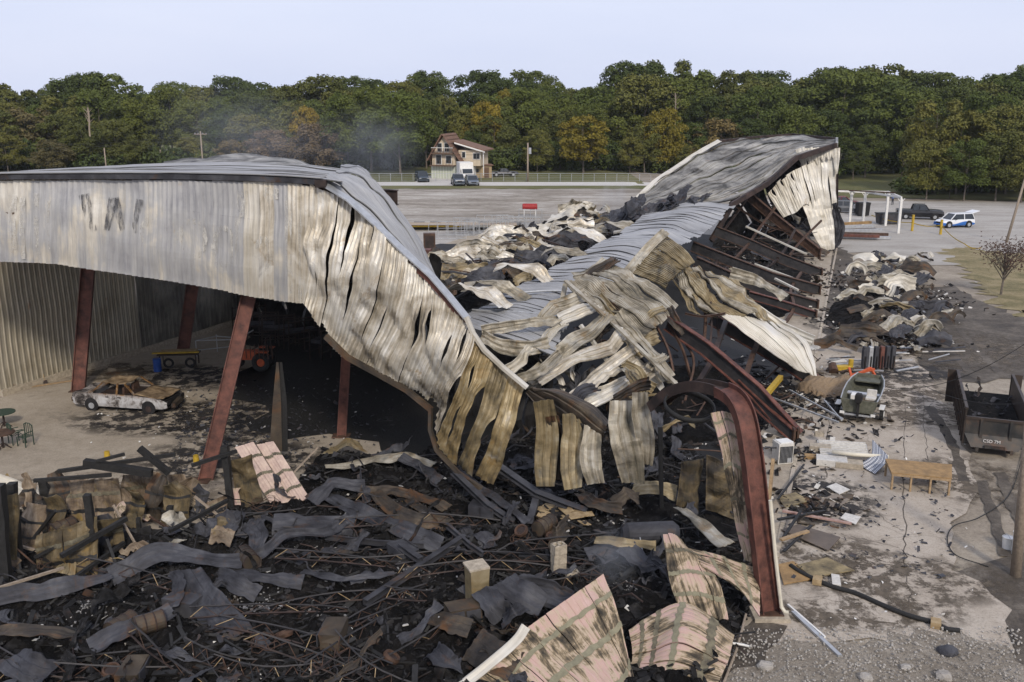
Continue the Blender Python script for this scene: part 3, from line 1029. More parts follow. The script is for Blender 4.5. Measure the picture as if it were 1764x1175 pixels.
# ------------------------------------------------------------------ house
def house():
    b = G(744, 308, 1.6)
    hs = thing('chalet_house', 'steep roofed chalet house with brown shingles and tan walls', 'house', (b.x, b.y, 1.6), R(-14))
    tan = plain('tan_siding', (.50, .42, .31), .8, 0, .12, 3)
    shing = plain('brown_shingle', (.16, .09, .06), .85, 0, .3, 5, c2=(.23, .14, .10))
    wh = M['white_paint']
    dk = plain('deck_wood', (.12, .075, .05), .8, 0, .3, 6)
    # lower store
    MB().box((2.2, 2.5, 1.1), (4.6, 5, 2.2)).build('garage', plain('pale_green_siding', (.42, .45, .36), .7, 0, .1, 6), hs)
    for i in range(9): MB().box((.15 + i * .5, -.025, 1.1), (.06, .05, 2.16)).build('board', wh, hs)
    MB().box((5.8, 2.0, 1.15), (2.55, 4.2, 2.3)).build('garage', wh, hs)
    # gable block
    MB().loft([[(0, y, 2.21), (4.2, y, 2.21), (4.2, y, 4.2), (2.1, y, 7.2), (0, y, 4.2)] for y in (.4, 6.6)]).build('gable_wall', tan, hs)
    for (a, c) in (((-.6, 3.1), (2.1, 7.55)), ((2.1, 7.55), (5.6, 2.5))):
        m = MB()
        d = Vector((c[0] - a[0], 0, c[1] - a[1]))
        n = Vector((-d.z, 0, d.x)).normalized() * .16
        m.loft([[(a[0], y, a[1]), (c[0], y, c[1]), (c[0] + n.x, y, c[1] + n.z), (a[0] + n.x, y, a[1] + n.z)] for y in (-.5, 7.0)])
        rf = m.build('roof', shing, hs)
        for k in range(8):
            f = (k + .5) / 8
            MB().bar((a[0] + d.x * f + n.x * 1.06, -.5, a[1] + d.z * f + n.z * 1.06), (a[0] + d.x * f + n.x * 1.06, 7, a[1] + d.z * f + n.z * 1.06), .25, .05).build('shingle_course', shing, rf)
    MB().box((2.1, .0, 4.35), (4.0, 1.2, .16)).build('balcony', dk, hs)
    for i in range(8): MB().box((.25 + i * .53, -.55, 4.85), (.07, .06, .9)).build('baluster', dk, hs)
    MB().box((2.1, -.55, 5.33), (3.9, .1, .08)).build('handrail', wh, hs)
    MB().box((2.1, -.3, 2.3), (4.4, 1.6, .14)).build('deck', dk, hs)
    for i in range(8): MB().box((.2 + i * .55, -1.0, 2.8), (.07, .06, .9)).build('baluster', dk, hs)
    for (x, z, w, h) in ((1.4, 5.35, .8, 1.4), (2.7, 5.35, .8, 1.4), (1.2, 3.3, .9, 1.5), (3.0, 3.3, .9, 1.2)):
        f = MB().box((x, .36, z), (w + .2, .1, h + .2)).build('window', wh, hs)
        MB().box((x, .29, z), (w, .06, h)).build('pane', M['glass'], f)
    # wing
    MB().box((6.4, 4.0, 3.55), (3.9, 5.0, 2.66)).build('wing_wall', tan, hs)
    m = MB().loft([[(3.6, y, 6.3), (9.3, y, 4.75), (9.3, y, 4.95), (3.6, y, 6.5)] for y in (.9, 7.0)])
    m.build('wing_roof', shing, hs)
    MB().loft([[(3.9, y, 6.0), (9.35, y, 4.5), (9.35, y, 4.74), (3.9, y, 6.24)] for y in (.78, .88)]).build('fascia', wh, hs)
    for (x, z) in ((5.4, 4.1), (7.4, 3.9), (8.0, 3.9)):
        f = MB().box((x, 1.45, z), (.75, .1, 1.15)).build('window', wh, hs)
        MB().box((x, 1.38, z), (.55, .06, .95)).build('pane', M['glass'], f)
    for z in (2.6, 4.6): MB().box((9.0, 1.2, z - 1.0), (.12, .12, 1.9)).build('porch_post', wh, hs)
    # shed
    b = G(808, 307, 1.6)
    sh = thing('tan_shed', 'low tan shed with flat brown roof beside the box truck', 'shed', (b.x, b.y, 1.6), R(8))
    MB().box((2.0, 1.6, 1.05), (4.0, 3.2, 2.1)).build('wall', plain('shed_wall', (.33, .25, .15), .8, 0, .15, 4), sh)
    MB().loft([[(-.3, y, 2.35), (4.3, y, 2.12), (4.3, y, 2.25), (-.3, y, 2.5)] for y in (-.3, 3.5)]).build('roof', shing, sh)
    MB().box((3.1, -.03, .95), (.85, .06, 1.8)).build('door', dk, sh)
    MB().box((1.3, -.03, 1.3), (.8, .06, .6)).build('window', M['glass'], sh)


house()


# ------------------------------------------------------------------ vehicles
def car(label, loc, rz, L=4.6, Wd=1.85, Hh=1.6, paint=None, style='suv', group=None, cat='car', name='parked_car', tail_open=False, lower=None):
    root = thing(name, label, cat, loc, rz, group)
    hw = Wd / 2
    belt = Hh * .60
    if style == 'sedan': st = [(-.5, .42, .74), (-.47, .30, .90), (-.28, .28, .96), (.10, .28, .96), (.22, .28, .93), (.44, .30, .82), (.49, .34, .70), (.5, .42, .58)]; cab = (-.34, -.22, .05, .20)
    elif style == 'pickup': st = [(-.5, .5, 1.02), (-.48, .36, 1.04), (-.2, .34, 1.04), (.14, .34, 1.05), (.24, .34, 1.08), (.44, .36, 1.02), (.49, .40, .92), (.5, .5, .75)]; cab = (-.18, -.14, .10, .20)
    else: st = [(-.5, .42, .95), (-.48, .30, 1.0), (-.2, .28, 1.0), (.12, .28, .98), (.24, .28, .95), (.42, .30, .85), (.48, .34, .72), (.5, .42, .6)]; cab = (-.48, -.42, .10, .26)
    sc = belt / .96 if style == 'sedan' else belt / 1.0
    rings = []
    for (x, zb, zt) in st:
        zt *= sc
        k = 1 - .12 * max(0, abs(x) - .40) / .1
        ww = hw * k
        rings.append([(x * L, -ww * .94, zb), (x * L, -ww, zb + .14), (x * L, -ww, zt * .72), (x * L, -ww * .94, zt - .02), (x * L, -ww * .80, zt + .03), (x * L, ww * .80, zt + .03), (x * L, ww * .94, zt - .02), (x * L, ww, zt * .72), (x * L, ww, zb + .14), (x * L, ww * .94, zb)])
    MB().loft(rings).build('body', paint, root, bevel=.03)
    xa, xb, xc, xd = (q * L for q in cab)
    zb, zr = belt - .02, Hh
    wb, wr = hw * .92, hw * .76
    ring = lambda z, x0, x1, w: [(x0, -w, z), (x1, -w, z), (x1, w, z), (x0, w, z)]
    g = .035
    MB().loft([ring(zb, xa + g, xd - g, wb - g), ring(zr - .05, xb + g, xc - g, wr - g)]).build('window_glass', M['glass'], root)
    MB().loft([ring(zr - .06, xb, xc, wr), ring(zr - .02, xb + .02, xc - .02, wr - .02), ring(zr, xb + .15, xc - .2, wr - .12)]).build('roof', paint, root)
    for s in (-1, 1):
        for (p, q) in ((xa, xb), (xd, xc), ((xa + xd) / 2 - .05 * L, (xb + xc) / 2)):
            MB().bar((p, s * (wb - .01), zb), (q, s * (wr - .01), zr - .03), .09, .07).build('pillar', paint, root)
    if style == 'pickup':
        MB().box((-.34 * L, 0, belt + .03), (.28 * L, Wd * .72, .04)).build('bed_inset', M['rubber'], root)  # dark slab standing in for the depth of the open bed
    wr_ = .36 if style != 'sedan' else .33
    for x in (-.30 * L, .31 * L):
        for s in (-1, 1):
            MB().cyl((x, s * (hw - .16), wr_ + .04), (x, s * (hw + .006), wr_ + .04), wr_ + .09, wr_ + .09, 18).build('wheel_arch', M['black'], root)
            w = MB().cyl((x, s * (hw - .12), wr_), (x, s * (hw + .03), wr_), wr_, wr_, 18).build('wheel', M['rubber'], root)
            MB().cyl((x, s * (hw), wr_), (x, s * (hw + .045), wr_), wr_ * .62, wr_ * .58, 12).build('rim', M['galv'], w)
    zf = .62 * sc * (1.25 if style == 'pickup' else 1.05)
    for s in (-1, 1):
        MB().box((.485 * L, s * hw * .68, zf), (.06, .32, .16)).build('headlight', M['paper'], root)
        MB().box((-.492 * L, s * hw * .72, .85 * sc), (.06, .22, .22)).build('tail_light', M['red'], root)
        MB().box((.12 * L, s * (hw + .08), belt + .06), (.12, .2, .14)).build('mirror', M['rubber'], root)
    MB().box((.495 * L, 0, zf - .03), (.06, hw * .8, .18)).build('grille', M['black'], root)
    MB().box((.496 * L, 0, .42), (.1, Wd * .88, .16)).build('bumper', lower or paint, root, bevel=.02)
    MB().box((-.496 * L, 0, .45), (.1, Wd * .88, .18)).build('bumper', lower or paint, root, bevel=.02)
    if tail_open:
        MB().bar((xb, 0, zr), (xb - 1.0, 0, zr + .25), Wd * .72, .07).build('tailgate', paint, root)
    return root


def carpaint(name, c, rough=.3):
    t = NT(name)
    t.set(c, rough, .1, .5)
    t.b.inputs['Coat Weight'].default_value = .4
    return t.m


def two_tone():
    t = NT('white_blue_livery')
    p = t.coord('Object')
    s = t.new('ShaderNodeSeparateXYZ'); t.l.new(p, s.inputs[0])
    f = t.math('ADD', s.outputs['Z'], t.math('MULTIPLY', t.math('SINE', t.math('MULTIPLY', s.outputs['X'], 1.7)), .16))
    k = t.ramp(f, [(.60, 1.0), (.63, 0.0)])
    t.set(t.mix(k, (.68, .69, .70), (.03, .13, .42)), .3, .05, .5)
    return t.m


black = carpaint('black_car_paint', (.006, .006, .007))
g1 = G(1583, 377); car('black crew cab pickup truck parked on the gravel lot', g1, R(-16), 5.7, 2.0, 1.9, black, 'pickup', cat='pickup truck', name='pickup_truck')
g1 = G(1643, 391); car('white and blue patrol wagon with open tailgate on the gravel lot', g1, math.pi + R(14), 4.5, 1.85, 1.68, two_tone(), 'suv', tail_open=True)
g1 = G(1459, 366); car('grey wagon parked behind the white steel gantry', g1, R(-8), 4.7, 1.85, 1.65, carpaint('grey_car_paint', (.07, .075, .085)), 'suv')
g1 = G(1452, 356); car('dark red car half hidden behind the grey wagon', g1, R(-8), 4.5, 1.8, 1.5, carpaint('red_car_paint', (.14, .012, .015)), 'sedan')
for (u, v, rz, L, h, c, st, lb) in [(727, 313, -75, 4.6, 1.75, (.03, .045, .06), 'suv', 'dark blue wagon parked under the big green tree'), (789, 319, -80, 5.2, 1.8, (.05, .065, .09), 'pickup', 'dark blue pickup parked in front of the white box truck'), (813, 319, -80, 4.6, 1.6, (.10, .12, .15), 'suv', 'grey blue car parked beside the dark blue pickup'),
                                   (868, 304, 10, 5.0, 1.4, (.03, .03, .035), 'pickup', 'black flat pickup parked right of the tan shed')]:
    b = G(u, v, 1.6)
    car(lb, b, R(rz), L, 1.85, h, carpaint('car_paint', c), st)


def box_truck():
    b = G(803, 312, 1.6)
    t = thing('box_truck', 'white box truck parked in front of the chalet house', 'truck', b, R(-78))
    MB().box((-1.3, 0, 1.9), (3.6, 2.3, 2.4)).build('cargo_box', M['white_paint'], t, bevel=.03)
    MB().loft([[(x, -w, .55), (x, w, .55), (x, w, z), (x, -w, z)] for x, w, z in ((.52, 1.0, 2.15), (1.3, 1.0, 2.15), (1.75, .98, 1.35), (2.5, .92, 1.25), (2.6, .9, .7))]).build('cab', M['white_paint'], t, bevel=.03)
    MB().bar((1.34, 0, 2.1), (1.78, 0, 1.42), 1.7, .06, up=(1, 0, 0)).build('windscreen', M['glass'], t)
    for s in (-1, 1):
        MB().box((.95, s * 1.0, 1.75), (.7, .05, .55)).build('window', M['glass'], t)
        MB().box((2.6, s * .7, 1.0), (.06, .3, .2)).build('headlight', M['paper'], t)
        for x in (-1.9, 1.9):
            w = MB().cyl((x, s * .75, .45), (x, s * 1.03, .45), .45, .45, 16).build('wheel', M['rubber'], t)
            MB().cyl((x, s * 1.0, .45), (x, s * 1.06, .45), .25, .2, 10).build('rim', M['galv'], w)
    MB().box((2.62, 0, .65), (.1, 1.9, .22)).build('bumper', M['galv'], t)


box_truck()
# small white boat on the lawn beside the truck, golf cart frame by the wood
b = G(815, 297, 1.6)
bt = thing('white_boat', 'small white and blue boat on the lawn behind the box truck', 'boat', b, R(10))
MB().loft([[(x, -w, .9), (x, 0, zb), (x, w, .9), (x, w * .6, 1.0), (x, -w * .6, 1.0)] for x, w, zb in ((-2.4, .9, .35), (0, 1.0, .3), (1.6, .7, .4), (2.6, .08, .75))]).build('hull', M['white_paint'], bt)
MB().loft([[(x, -w, 1.0), (x, w, 1.0), (x, w * .8, z), (x, -w * .8, z)] for x, w, z in ((-.6, .8, 1.25), (.4, .8, 1.55), (1.1, .6, 1.1))]).build('cover', M['blue'], bt)
MB().box((-.6, 0, .2), (2.6, 1.2, .3)).build('cradle', M['galv'], bt)
# ------------------------------------------------------------------ the burnt storage building
def yf(u):                              # distance of the front wall behind a photo column
    return 33.27 / (1 + .353 * (u - 882) / 1650.0)


bld = thing('storage_building', 'large burnt steel storage building with lettered grey front wall and sagging flat roof', 'building', (-24, 42, 0))
US = [-90, 0, 80, 150, 240, 300, 368, 430, 490, 545]
FT = [311, 311, 311, 310, 310, 310, 311, 313, 315, 320]
FB = [446, 451, 454, 463, 476, 485, 497, 510, 519, 526]
rows = []
for t in (0, .3, .65, 1):
    row = []
    for u, a, b in zip(US, FT, FB):
        bul = .18 * math.sin(math.pi * t) * (1 if u < 380 else 1.6)
        row.append(W(u - (6 * t if u > 500 else 0), a + (b - a) * t, yf(u) - bul + (.25 * t if u > 360 else 0)))
    rows.append(row)
front = Surf(rows)
sheet(bld, 'wall_panel', front, 21, lambda k: M['facade'] if k < 16 or k == 18 else M['white'] if k == 16 else M['twist'], ribs=3, tn=26, amp=.055, crumple=.035, ck=.8, off=.03, tilt=.04, rag=.02, seed=3, flip=-1)
# gutter and fascia
gp = [W(u, v, yf(u) - .16) for u, v in ((-90, 305), (0, 305), (150, 304), (300, 304), (430, 307), (500, 310), (556, 314))]
MB().sweep(gp, [(-.1, -.10), (.1, -.10), (.1, .10), (-.1, .10)]).build('fascia', M['char'], bld, world=True)
MB().sweep([p + Vector((0, -.03, .17)) for p in gp], [(-.14, -.02), (.14, -.02), (.14, .02), (-.14, .02)]).build('eave_trim', M['roof'], bld, world=True)
MB().box(W(553, 316, yf(550) - .3), (.4, .35, .28)).build('downspout_box', M['rust_dark'], bld, world=True)


# remains of the painted name on the front wall
def alpha_paint(name, c, lo, hi, sc=(3, .7)):
    t = NT(name)
    uv = t.coord('UV', (sc[0], sc[1], 1))
    k = t.ramp(t.noise(uv, 1.2, 7, .75), [(lo, 0.0), (hi, 1.0)])
    t.set(c, .8, 0, .2)
    tr = t.new('ShaderNodeBsdfTransparent'); mx = t.new('ShaderNodeMixShader')
    t.l.new(k, mx.inputs[0]); t.l.new(tr.outputs[0], mx.inputs[1]); t.l.new(t.b.outputs[0], mx.inputs[2])
    t.l.new(mx.outputs[0], t.out.inputs['Surface'])
    return t.m


def inv_front(u, v):                    # photo pixel -> wall parameters (t is linear between the two edges)
    s = np.interp(u, US, np.linspace(0, 1, len(US)))
    a, b = np.interp(u, US, FT), np.interp(u, US, FB)
    return s, (v - a) / (b - a)


rib_h = np.array([0., 1., 1., 0., 0.])


def paint_stroke(name, pts, w, mat, closed=False):
    """a brushed stroke lying on the front wall; pts and width in photo pixels"""
    P, n = [], len(pts)
    fine = []
    for i in range(n - (0 if closed else 1)):
        a, b = Vector(pts[i]), Vector(pts[(i + 1) % n])
        for k in range(8): fine.append(a.lerp(b, k / 8))
    if not closed: fine.append(Vector(pts[-1]))
    m = 7
    V, Fc, UV = [], [], []
    N = len(fine)
    for i, p in enumerate(fine):
        q0, q1 = fine[(i - 1) % N if closed else max(0, i - 1)], fine[(i + 1) % N if closed else min(N - 1, i + 1)]
        d = (q1 - q0).normalized()
        nn = Vector((-d.y, d.x))
        ww = w if not hasattr(w, '__len__') else w[0] + (w[1] - w[0]) * i / N
        if abs(nn.x) < .25 and not closed: nn = Vector((1, 0))
        for j in range(m):
            q = p + nn * ((j / (m - 1) - .5) * ww)
            s, t = inv_front(q.x, q.y)
            a, b = np.array([s]), np.array([t])
            x = front(a, b)[0] - front.nrm(a, b)[0] * .075
            V.append(x); UV.append((s * front.w, t * front.l))
    for i in range(N if closed else N - 1):
        for j in range(m - 1):
            k = (i + 1) % N
            Fc.append((i * m + j, i * m + j + 1, k * m + j + 1, k * m + j))
    mk(name, np.array(V), Fc, mat, bld, uvs=UV, world=True)


dkp = alpha_paint('scorched_letter_paint', (.075, .075, .08), .43, .64, (5, 1.0))
ghp = alpha_paint('letter_ghost', (.55, .53, .48), .44, .64, (2.5, 1.2))
dks = alpha_paint('crease_shade_paint', (.19, .19, .20), .48, .75, (4, 1.0))  # dark tone painted in for shade along the wall crease
paint_stroke('letter_stroke', [(147, 338), (158, 385), (166, 402)], (20, 9), dkp)
paint_stroke('letter_stroke', [(198, 345), (186, 400)], (17, 8), dkp)
paint_stroke('letter_stroke', [(198, 345), (212, 400)], (17, 7), dkp)
paint_stroke('letter_stroke', [(243, 348), (233, 392), (236, 405)], (13, 5), dkp)
for (cx, cy, rx, ry) in ((268, 410, 24, 32), (333, 416, 22, 30), (387, 428, 17, 30)):
    paint_stroke('letter_ring', [(cx + rx * math.cos(a * .5236), cy + ry * math.sin(a * .5236)) for a in range(12)], 9, ghp, True)
paint_stroke('letter_stroke', [(412, 372), (409, 420), (404, 462)], 9, ghp)
paint_stroke('letter_stroke', [(440, 430), (455, 412), (466, 430), (462, 470)], 9, ghp)
# shade of the long wall crease painted as a stroke, then bleached streaks
paint_stroke('crease_shade_line', [(0, 347), (120, 352), (300, 366), (420, 382), (530, 398)], 5, dks)
for (a, b, c, w) in ((66, 336, 440, 12), (40, 345, 446, 10), (24, 340, 430, 14), (84, 350, 430, 8), (500, 340, 505, 14), (520, 335, 515, 12), (420, 330, 380, 20), (470, 325, 350, 30)):
    paint_stroke('bleached_streak', [(a, b), (a - 2, (b + c) / 2), (a + 2, c)], (w, w * .6), ghp)

# flat roof over the standing bays (panels run back from the front edge)
RU = [-90, 0, 150, 300, 430, 500, 556, 590]
R0v = [301, 300, 298, 298, 301, 304, 309, 314]
R2v = [303, 300, 289, 281.5, 280, 283, 288, 292]
rc = []
for u, a, c in zip(RU, R0v, R2v):
    y = yf(u)
    rc.append([W(u, a, y - .12), W(u, a * .5 + c * .5 - .5, y + 7), W(u + 3, c, y + 14), W(u + 8, c + 3, y + 21), W(u + 16, c + 10, y + 30)])
sheet(bld, 'roof_panel', rc, 26, M['roof'], ribs=2, tn=26, amp=.04, crumple=.035, ck=.5, off=.03, tilt=.05, gap=.012, seed=5)
# sheets lifted and curled above the roof
for i, (du, dv, y, w) in enumerate([(0, 0, 60, 1.6), (26, 3, 57, 1.4), (52, 4, 55, 1.3), (-40, 4, 61, 1.2)]):
    p = [W(318 + du, 281 + dv * .3, y), W(365 + du, 274 + dv, y), W(420 + du, 271 + dv, y + .5), W(462 + du, 275 + dv, y + 1), W(490 + du, 284 + dv, y + 1)]
    sheet(bld, 'lifted_sheet', ribbon_surf(p, w, .12), 1, M['roofdark'], ribs=3, tn=24, amp=.04, crumple=.05, seed=40 + i)
# roof slope that drops from the standing bays into the collapse
dr = [[W(556, 311, 35.9), W(575, 298, 41), W(590, 290, 47), W(600, 293, 54)],
      [W(585, 330, 35.5), W(606, 303, 40), W(622, 288.5, 44), W(625, 310, 52)],
      [W(625, 362, 35.2), W(643, 333, 39), W(652, 318, 42), W(650, 352, 50)],
      [W(668, 404, 34.9), W(680, 375, 38), W(687, 366, 41), W(683, 405, 48)],
      [W(708, 442, 34.7), W(716, 424, 37), W(722, 420, 39.5), W(716, 455, 46)],
      [W(740, 470, 34.5), W(742, 464, 36), W(744, 468, 38), W(744, 500, 44)],
      [W(772, 508, 34.2), W(776, 512, 35.2), W(780, 520, 36.5), W(785, 545, 42)]]
sheet(bld, 'dropped_roof_panel', dr, 15, M['roof'], ribs=2, tn=34, amp=.05, crumple=.06, ck=.9, off=.06, gap=.0, seed=6, tears=[(3, .2, .5, .14), (5, .35, .75, .16), (8, .3, .6, .14), (2, .5, .9, .12), (6, .1, .4, .12)])
ed = [W(*p) for p in ((556, 316, 35.7), (600, 343, 35.2), (650, 388, 34.9), (700, 437, 34.6), (742, 474, 34.3), (775, 512, 34.0), (806, 550, 33.7))]
MB().sweep(ed, [(-.22, -.02), (.22, -.02), (.22, .03), (-.22, .03)]).build('eave_trim', M['galv'], bld, world=True)
MB().sweep([p + Vector((-.05, .05, -.18)) for p in ed[2:]], [(-.06, -.1), (.06, -.1), (.06, .1), (-.06, .1)]).build('eave_beam', M['rust_red'], bld, world=True)

# torn and twisted part of the front wall
top = [(531, 314), (600, 346), (655, 394), (705, 446), (745, 481), (803, 548), (834, 603), (905, 664)]
bot = [(524, 524), (560, 577), (598, 614), (650, 642), (700, 670), (742, 704), (768, 788), (852, 832)]
yt = [35.62, 35.25, 34.9, 34.6, 34.3, 33.8, 33.5, 33.1]
rows = []
for t in (0, .22, .45, .7, 1):
    row = []
    for i, ((a, b), (c, d), y) in enumerate(zip(top, bot, yt)):
        bulge = (.15 + .75 * min(1, i / 3)) * math.sin(math.pi * min(1, t * 1.05)) - .5 * t * (i > 0)
        su = 10 * math.sin(math.pi * t) * (1 if i in (2, 3, 4) else .3)
        row.append(W(a + (c - a) * t + su, b + (d - b) * t, y - bulge + .25 * math.sin(i * 1.9 + t * 4)))
    rows.append(row)
tw = Surf(rows)
sheet(bld, 'torn_wall_panel', tw, 19, lambda k: M['twist'] if k < 15 else (M['tan'] if k == 17 else M['gold']), ribs=3, tn=48, amp=.07, crumple=.10, ck=1.6, off=.13, tilt=.25, rag=.05, seed=12, flip=-1,
      tears=[(2, .0, .4, .13), (4, .0, .28, .2), (3, .5, .85, .14), (6, .55, .85, .1), (9, .45, .75, .12), (10, .3, .68, .3), (12, .3, .6, .14), (13, .12, .45, .2), (14, .45, 1.0, .42), (15, .2, .45, .2), (16, .3, 1.0, .46), (17, .5, 1.0, .30), (15, .6, .95, .22)])
MB().sweep([W(*p) for p in ((803, 546, 33.5), (815, 575, 33.4), (834, 603, 33.2), (868, 635, 33.0), (908, 668, 32.8))], [(-.13, -.04), (.13, -.04), (.13, .06), (0, .1), (-.13, .06)]).build('ridge_trim', M['white'], bld, world=True)
MB().sweep([W(u + 1, v + 2, y + .25) for (u, v), y in zip(bot[1:6], yt[1:6])], [(-.08, -.1), (.08, -.1), (.08, .1), (-.08, .1)]).build('girt', M['charbrown'], bld, world=True)
MB().sweep([W(742, 704, 34.1), W(741, 740, 34), W(752, 775, 33.8), W(790, 815, 33.6), W(830, 842, 33.4)], [(-.06, -.1), (.06, -.1), (.06, .1), (-.06, .1)]).build('girt', M['charbrown'], bld, world=True)
# girts behind the front wall
for k, t in enumerate((.1, .45, .97)):
    s = np.linspace(.0, 1, 16)
    P = front(s, np.full(16, t)) + front.nrm(s, np.full(16, t)) * .16
    MB().sweep([Vector(p) for p in P], [(-.09, -.1), (.09, -.1), (.09, .1), (-.09, .1)]).build('girt', M['rust_brown'], bld, world=True)

# columns
for (p, q, d, w) in ((G(135, 674), W(153, 445, 49.6), .66, .34), (G(315, 607), W(335, 470, 57.6), .7, .36), (W(347, 858, 36.2), W(431, 500, 38.2), .58, .36), (G(588, 752), W(598, 580, 42.3), .42, .3)):
    MB().ibeam([p, q], d, w, .04, .03, up=(1, .2, 0)).build('column', M['rust_red'], bld, world=True)
    MB().box((p.x, p.y, .04), (.8, .6, .05)).build('base_plate', M['rust_brown'], bld, world=True)
# rafters under the flat roof
for (a, b) in (((-30, 49), (-9, 41.5)), ((-27, 58), (-6, 50.5))):
    MB().ibeam([Vector((a[0], a[1], 10.6)), Vector((b[0], b[1], 10.0))], .8, .3, .04, .03).build('rafter', M['rust_dark'], bld, world=True)
# west wall, seen from inside
wb, we = Vector((-26.6, 47.6, 0)), Vector((-15.4, 72, 0))
def lerp(a, b, t): return a + (b - a) * t
def wallpart(t0, t1, n, mat, seed, nm):
    S = Surf([[lerp(wb, we, t0) + Vector((0, 0, .35)), lerp(wb, we, t1) + Vector((0, 0, .35))], [lerp(wb, we, t0) + Vector((0, 0, 5.8)), lerp(wb, we, t1) + Vector((0, 0, 5.8))], [lerp(wb, we, t0) + Vector((0, 0, 11.2)), lerp(wb, we, t1) + Vector((0, 0, 10.6))]])
    sheet(bld, nm, S, n, mat, ribs=3, tn=10, amp=.05, crumple=.03, seed=seed)
wallpart(0, .36, 10, M['inner'], 21, 'inner_wall_panel')
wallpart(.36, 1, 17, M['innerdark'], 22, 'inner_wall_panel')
S = Surf([[Vector((-30.5, 45.6, .3)), wb + Vector((-.05, -.05, .3))], [Vector((-30.5, 45.6, 11)), wb + Vector((-.05, -.05, 11))]])
sheet(bld, 'inner_wall_panel', S, 4, M['inner'], ribs=3, tn=6, amp=.04, crumple=.02, seed=23)
MB().bar(wb + Vector((0.05, 0, .17)), we + Vector((0.05, 0, .17)), .25, .36).build('sill_kerb', M['cmu'], bld, world=True)
# black sheets added behind the bays to keep the interior dark
cv = [[W(380, 470, 66), W(470, 480, 63), W(560, 500, 58), W(660, 520, 54), W(760, 560, 49), W(840, 600, 45)],
      [W(385, 510, 67), W(470, 530, 65), W(560, 555, 60), W(660, 580, 56), W(760, 610, 50.5), W(840, 650, 46)],
      [W(400, 575, 66.5), W(480, 590, 62), W(570, 625, 57.5), W(660, 655, 53), W(765, 685, 49.5), W(840, 720, 46)]]
sheet(bld, 'dark_backing_sheet', cv, 18, M['black'], ribs=2, tn=16, amp=.05, crumple=.4, ck=.9, off=.3, gap=.02, seed=25)
sheet(bld, 'dark_backing_sheet', [[W(540, 330, 55), W(640, 340, 52), W(735, 470, 46), W(800, 545, 46)], [W(540, 520, 60), W(640, 520, 56), W(735, 570, 50), W(800, 600, 47)]], 10, M['black'], ribs=2, tn=14, amp=.05, crumple=.3, ck=.8, off=.2, seed=26)

# second torn piece: dark flashing and the strips that hang from it
hang = thing('hanging_wall_remnant', 'dark bent flashing with scorched tan strips of wall sheet hanging from it', 'wall remnant', G(990, 850))
fl = [[W(902, 680, 33), W(930, 706, 32.8), W(985, 738, 32.4), W(1037, 764, 32)], [W(918, 668, 32.6), W(955, 676, 32.4), W(1003, 704, 32), W(1043, 738, 31.7)], [W(935, 664, 33.2), W(965, 668, 33), W(1015, 695, 32.6), W(1048, 728, 32.3)]]
sheet(hang, 'flashing', [list(x) for x in zip(*fl)], 2, M['charbrown'], ribs=3, tn=22, amp=.03, crumple=.05, seed=31, thick=.03)
for i, (a, b, w, mt) in enumerate([((936, 690), (944, 838), .80, 'tan'), ((982, 712), (990, 842), .78, 'tan'), ((1018, 734), (1024, 834), .72, 'grime'), ((1072, 690), (1088, 832), .95, 'grime'), ((1106, 676), (1110, 800), .6, 'grime'), ((955, 716), (962, 826), .5, 'charbrown')]):
    y = yf(a[0]) - .6 + (.6 if i == 5 else 0)
    p = [W(a[0] + (b[0] - a[0]) * t + 4 * math.sin(t * 5 + i), a[1] + (b[1] - a[1]) * t, y + .35 * math.sin(t * 3 + i) - .3 * t) for t in (0, .25, .5, .75, 1)]
    sheet(hang, 'hanging_strip', ribbon_surf(p, [w * .9, w, w * 1.05, w, w * .85], [R(10), R(-6), R(8), R(0), R(14)], up=(0, 1, 0), cup=-.06, kink=i % 2 == 1), 1, M[mt], ribs=3, tn=32, amp=.05, crumple=.05, ck=2, jag=.04, seed=60 + i)

# ------------------------------------------------------------------ collapsed roof in the middle
val = thing('collapsed_roof', 'long grey ribbed roof lying collapsed across the middle of the burnt building', 'roof', (3, 60, 0))
vl = [(785, 552, 45.5), (850, 517, 50), (930, 470, 57.5), (1010, 430, 66), (1085, 388, 82), (1120, 362, 92)]
vm = [(860, 590, 42.5), (925, 533, 48), (1000, 480, 55.5), (1080, 430, 65), (1160, 388, 80), (1200, 352, 92)]
vr = [(955, 615, 40.5), (985, 550, 45.3), (1050, 492, 53), (1130, 440, 63), (1215, 402, 77), (1268, 352, 90)]
vS = Surf([[W(*p) for p in vl], [W(*p) + Vector((0, 0, .25)) for p in vm], [W(*p) for p in vr]])
sheet(val, 'roof_panel', vS, 46, M['roof'], ribs=2, tn=20, amp=.06, crumple=.06, ck=.7, off=.04, tilt=.10, rag=.10, seed=33, gap=.025)
for s in (.09, .23):
    t = np.linspace(0, 1, 14)
    P = vS(np.linspace(s, s + .10, 14), t) + np.array([0, 0, .09])
    MB().tube([Vector(p) for p in P], .06, 5).build('roof_seam', M['galv'], val, world=True)
# black sheet added below the near edge to keep the inside dark
sheet(val, 'dark_edge_backing', [[W(785, 553, 45.4), W(860, 592, 42.4), W(955, 617, 40.3)], [W(790, 640, 45), W(862, 690, 42.5), W(950, 700, 41)], [W(790, 700, 45.5), W(865, 740, 43), W(950, 760, 41.5)]], 8, M['black'], ribs=2, tn=12, amp=.05, crumple=.3, ck=1, off=.2, seed=34)
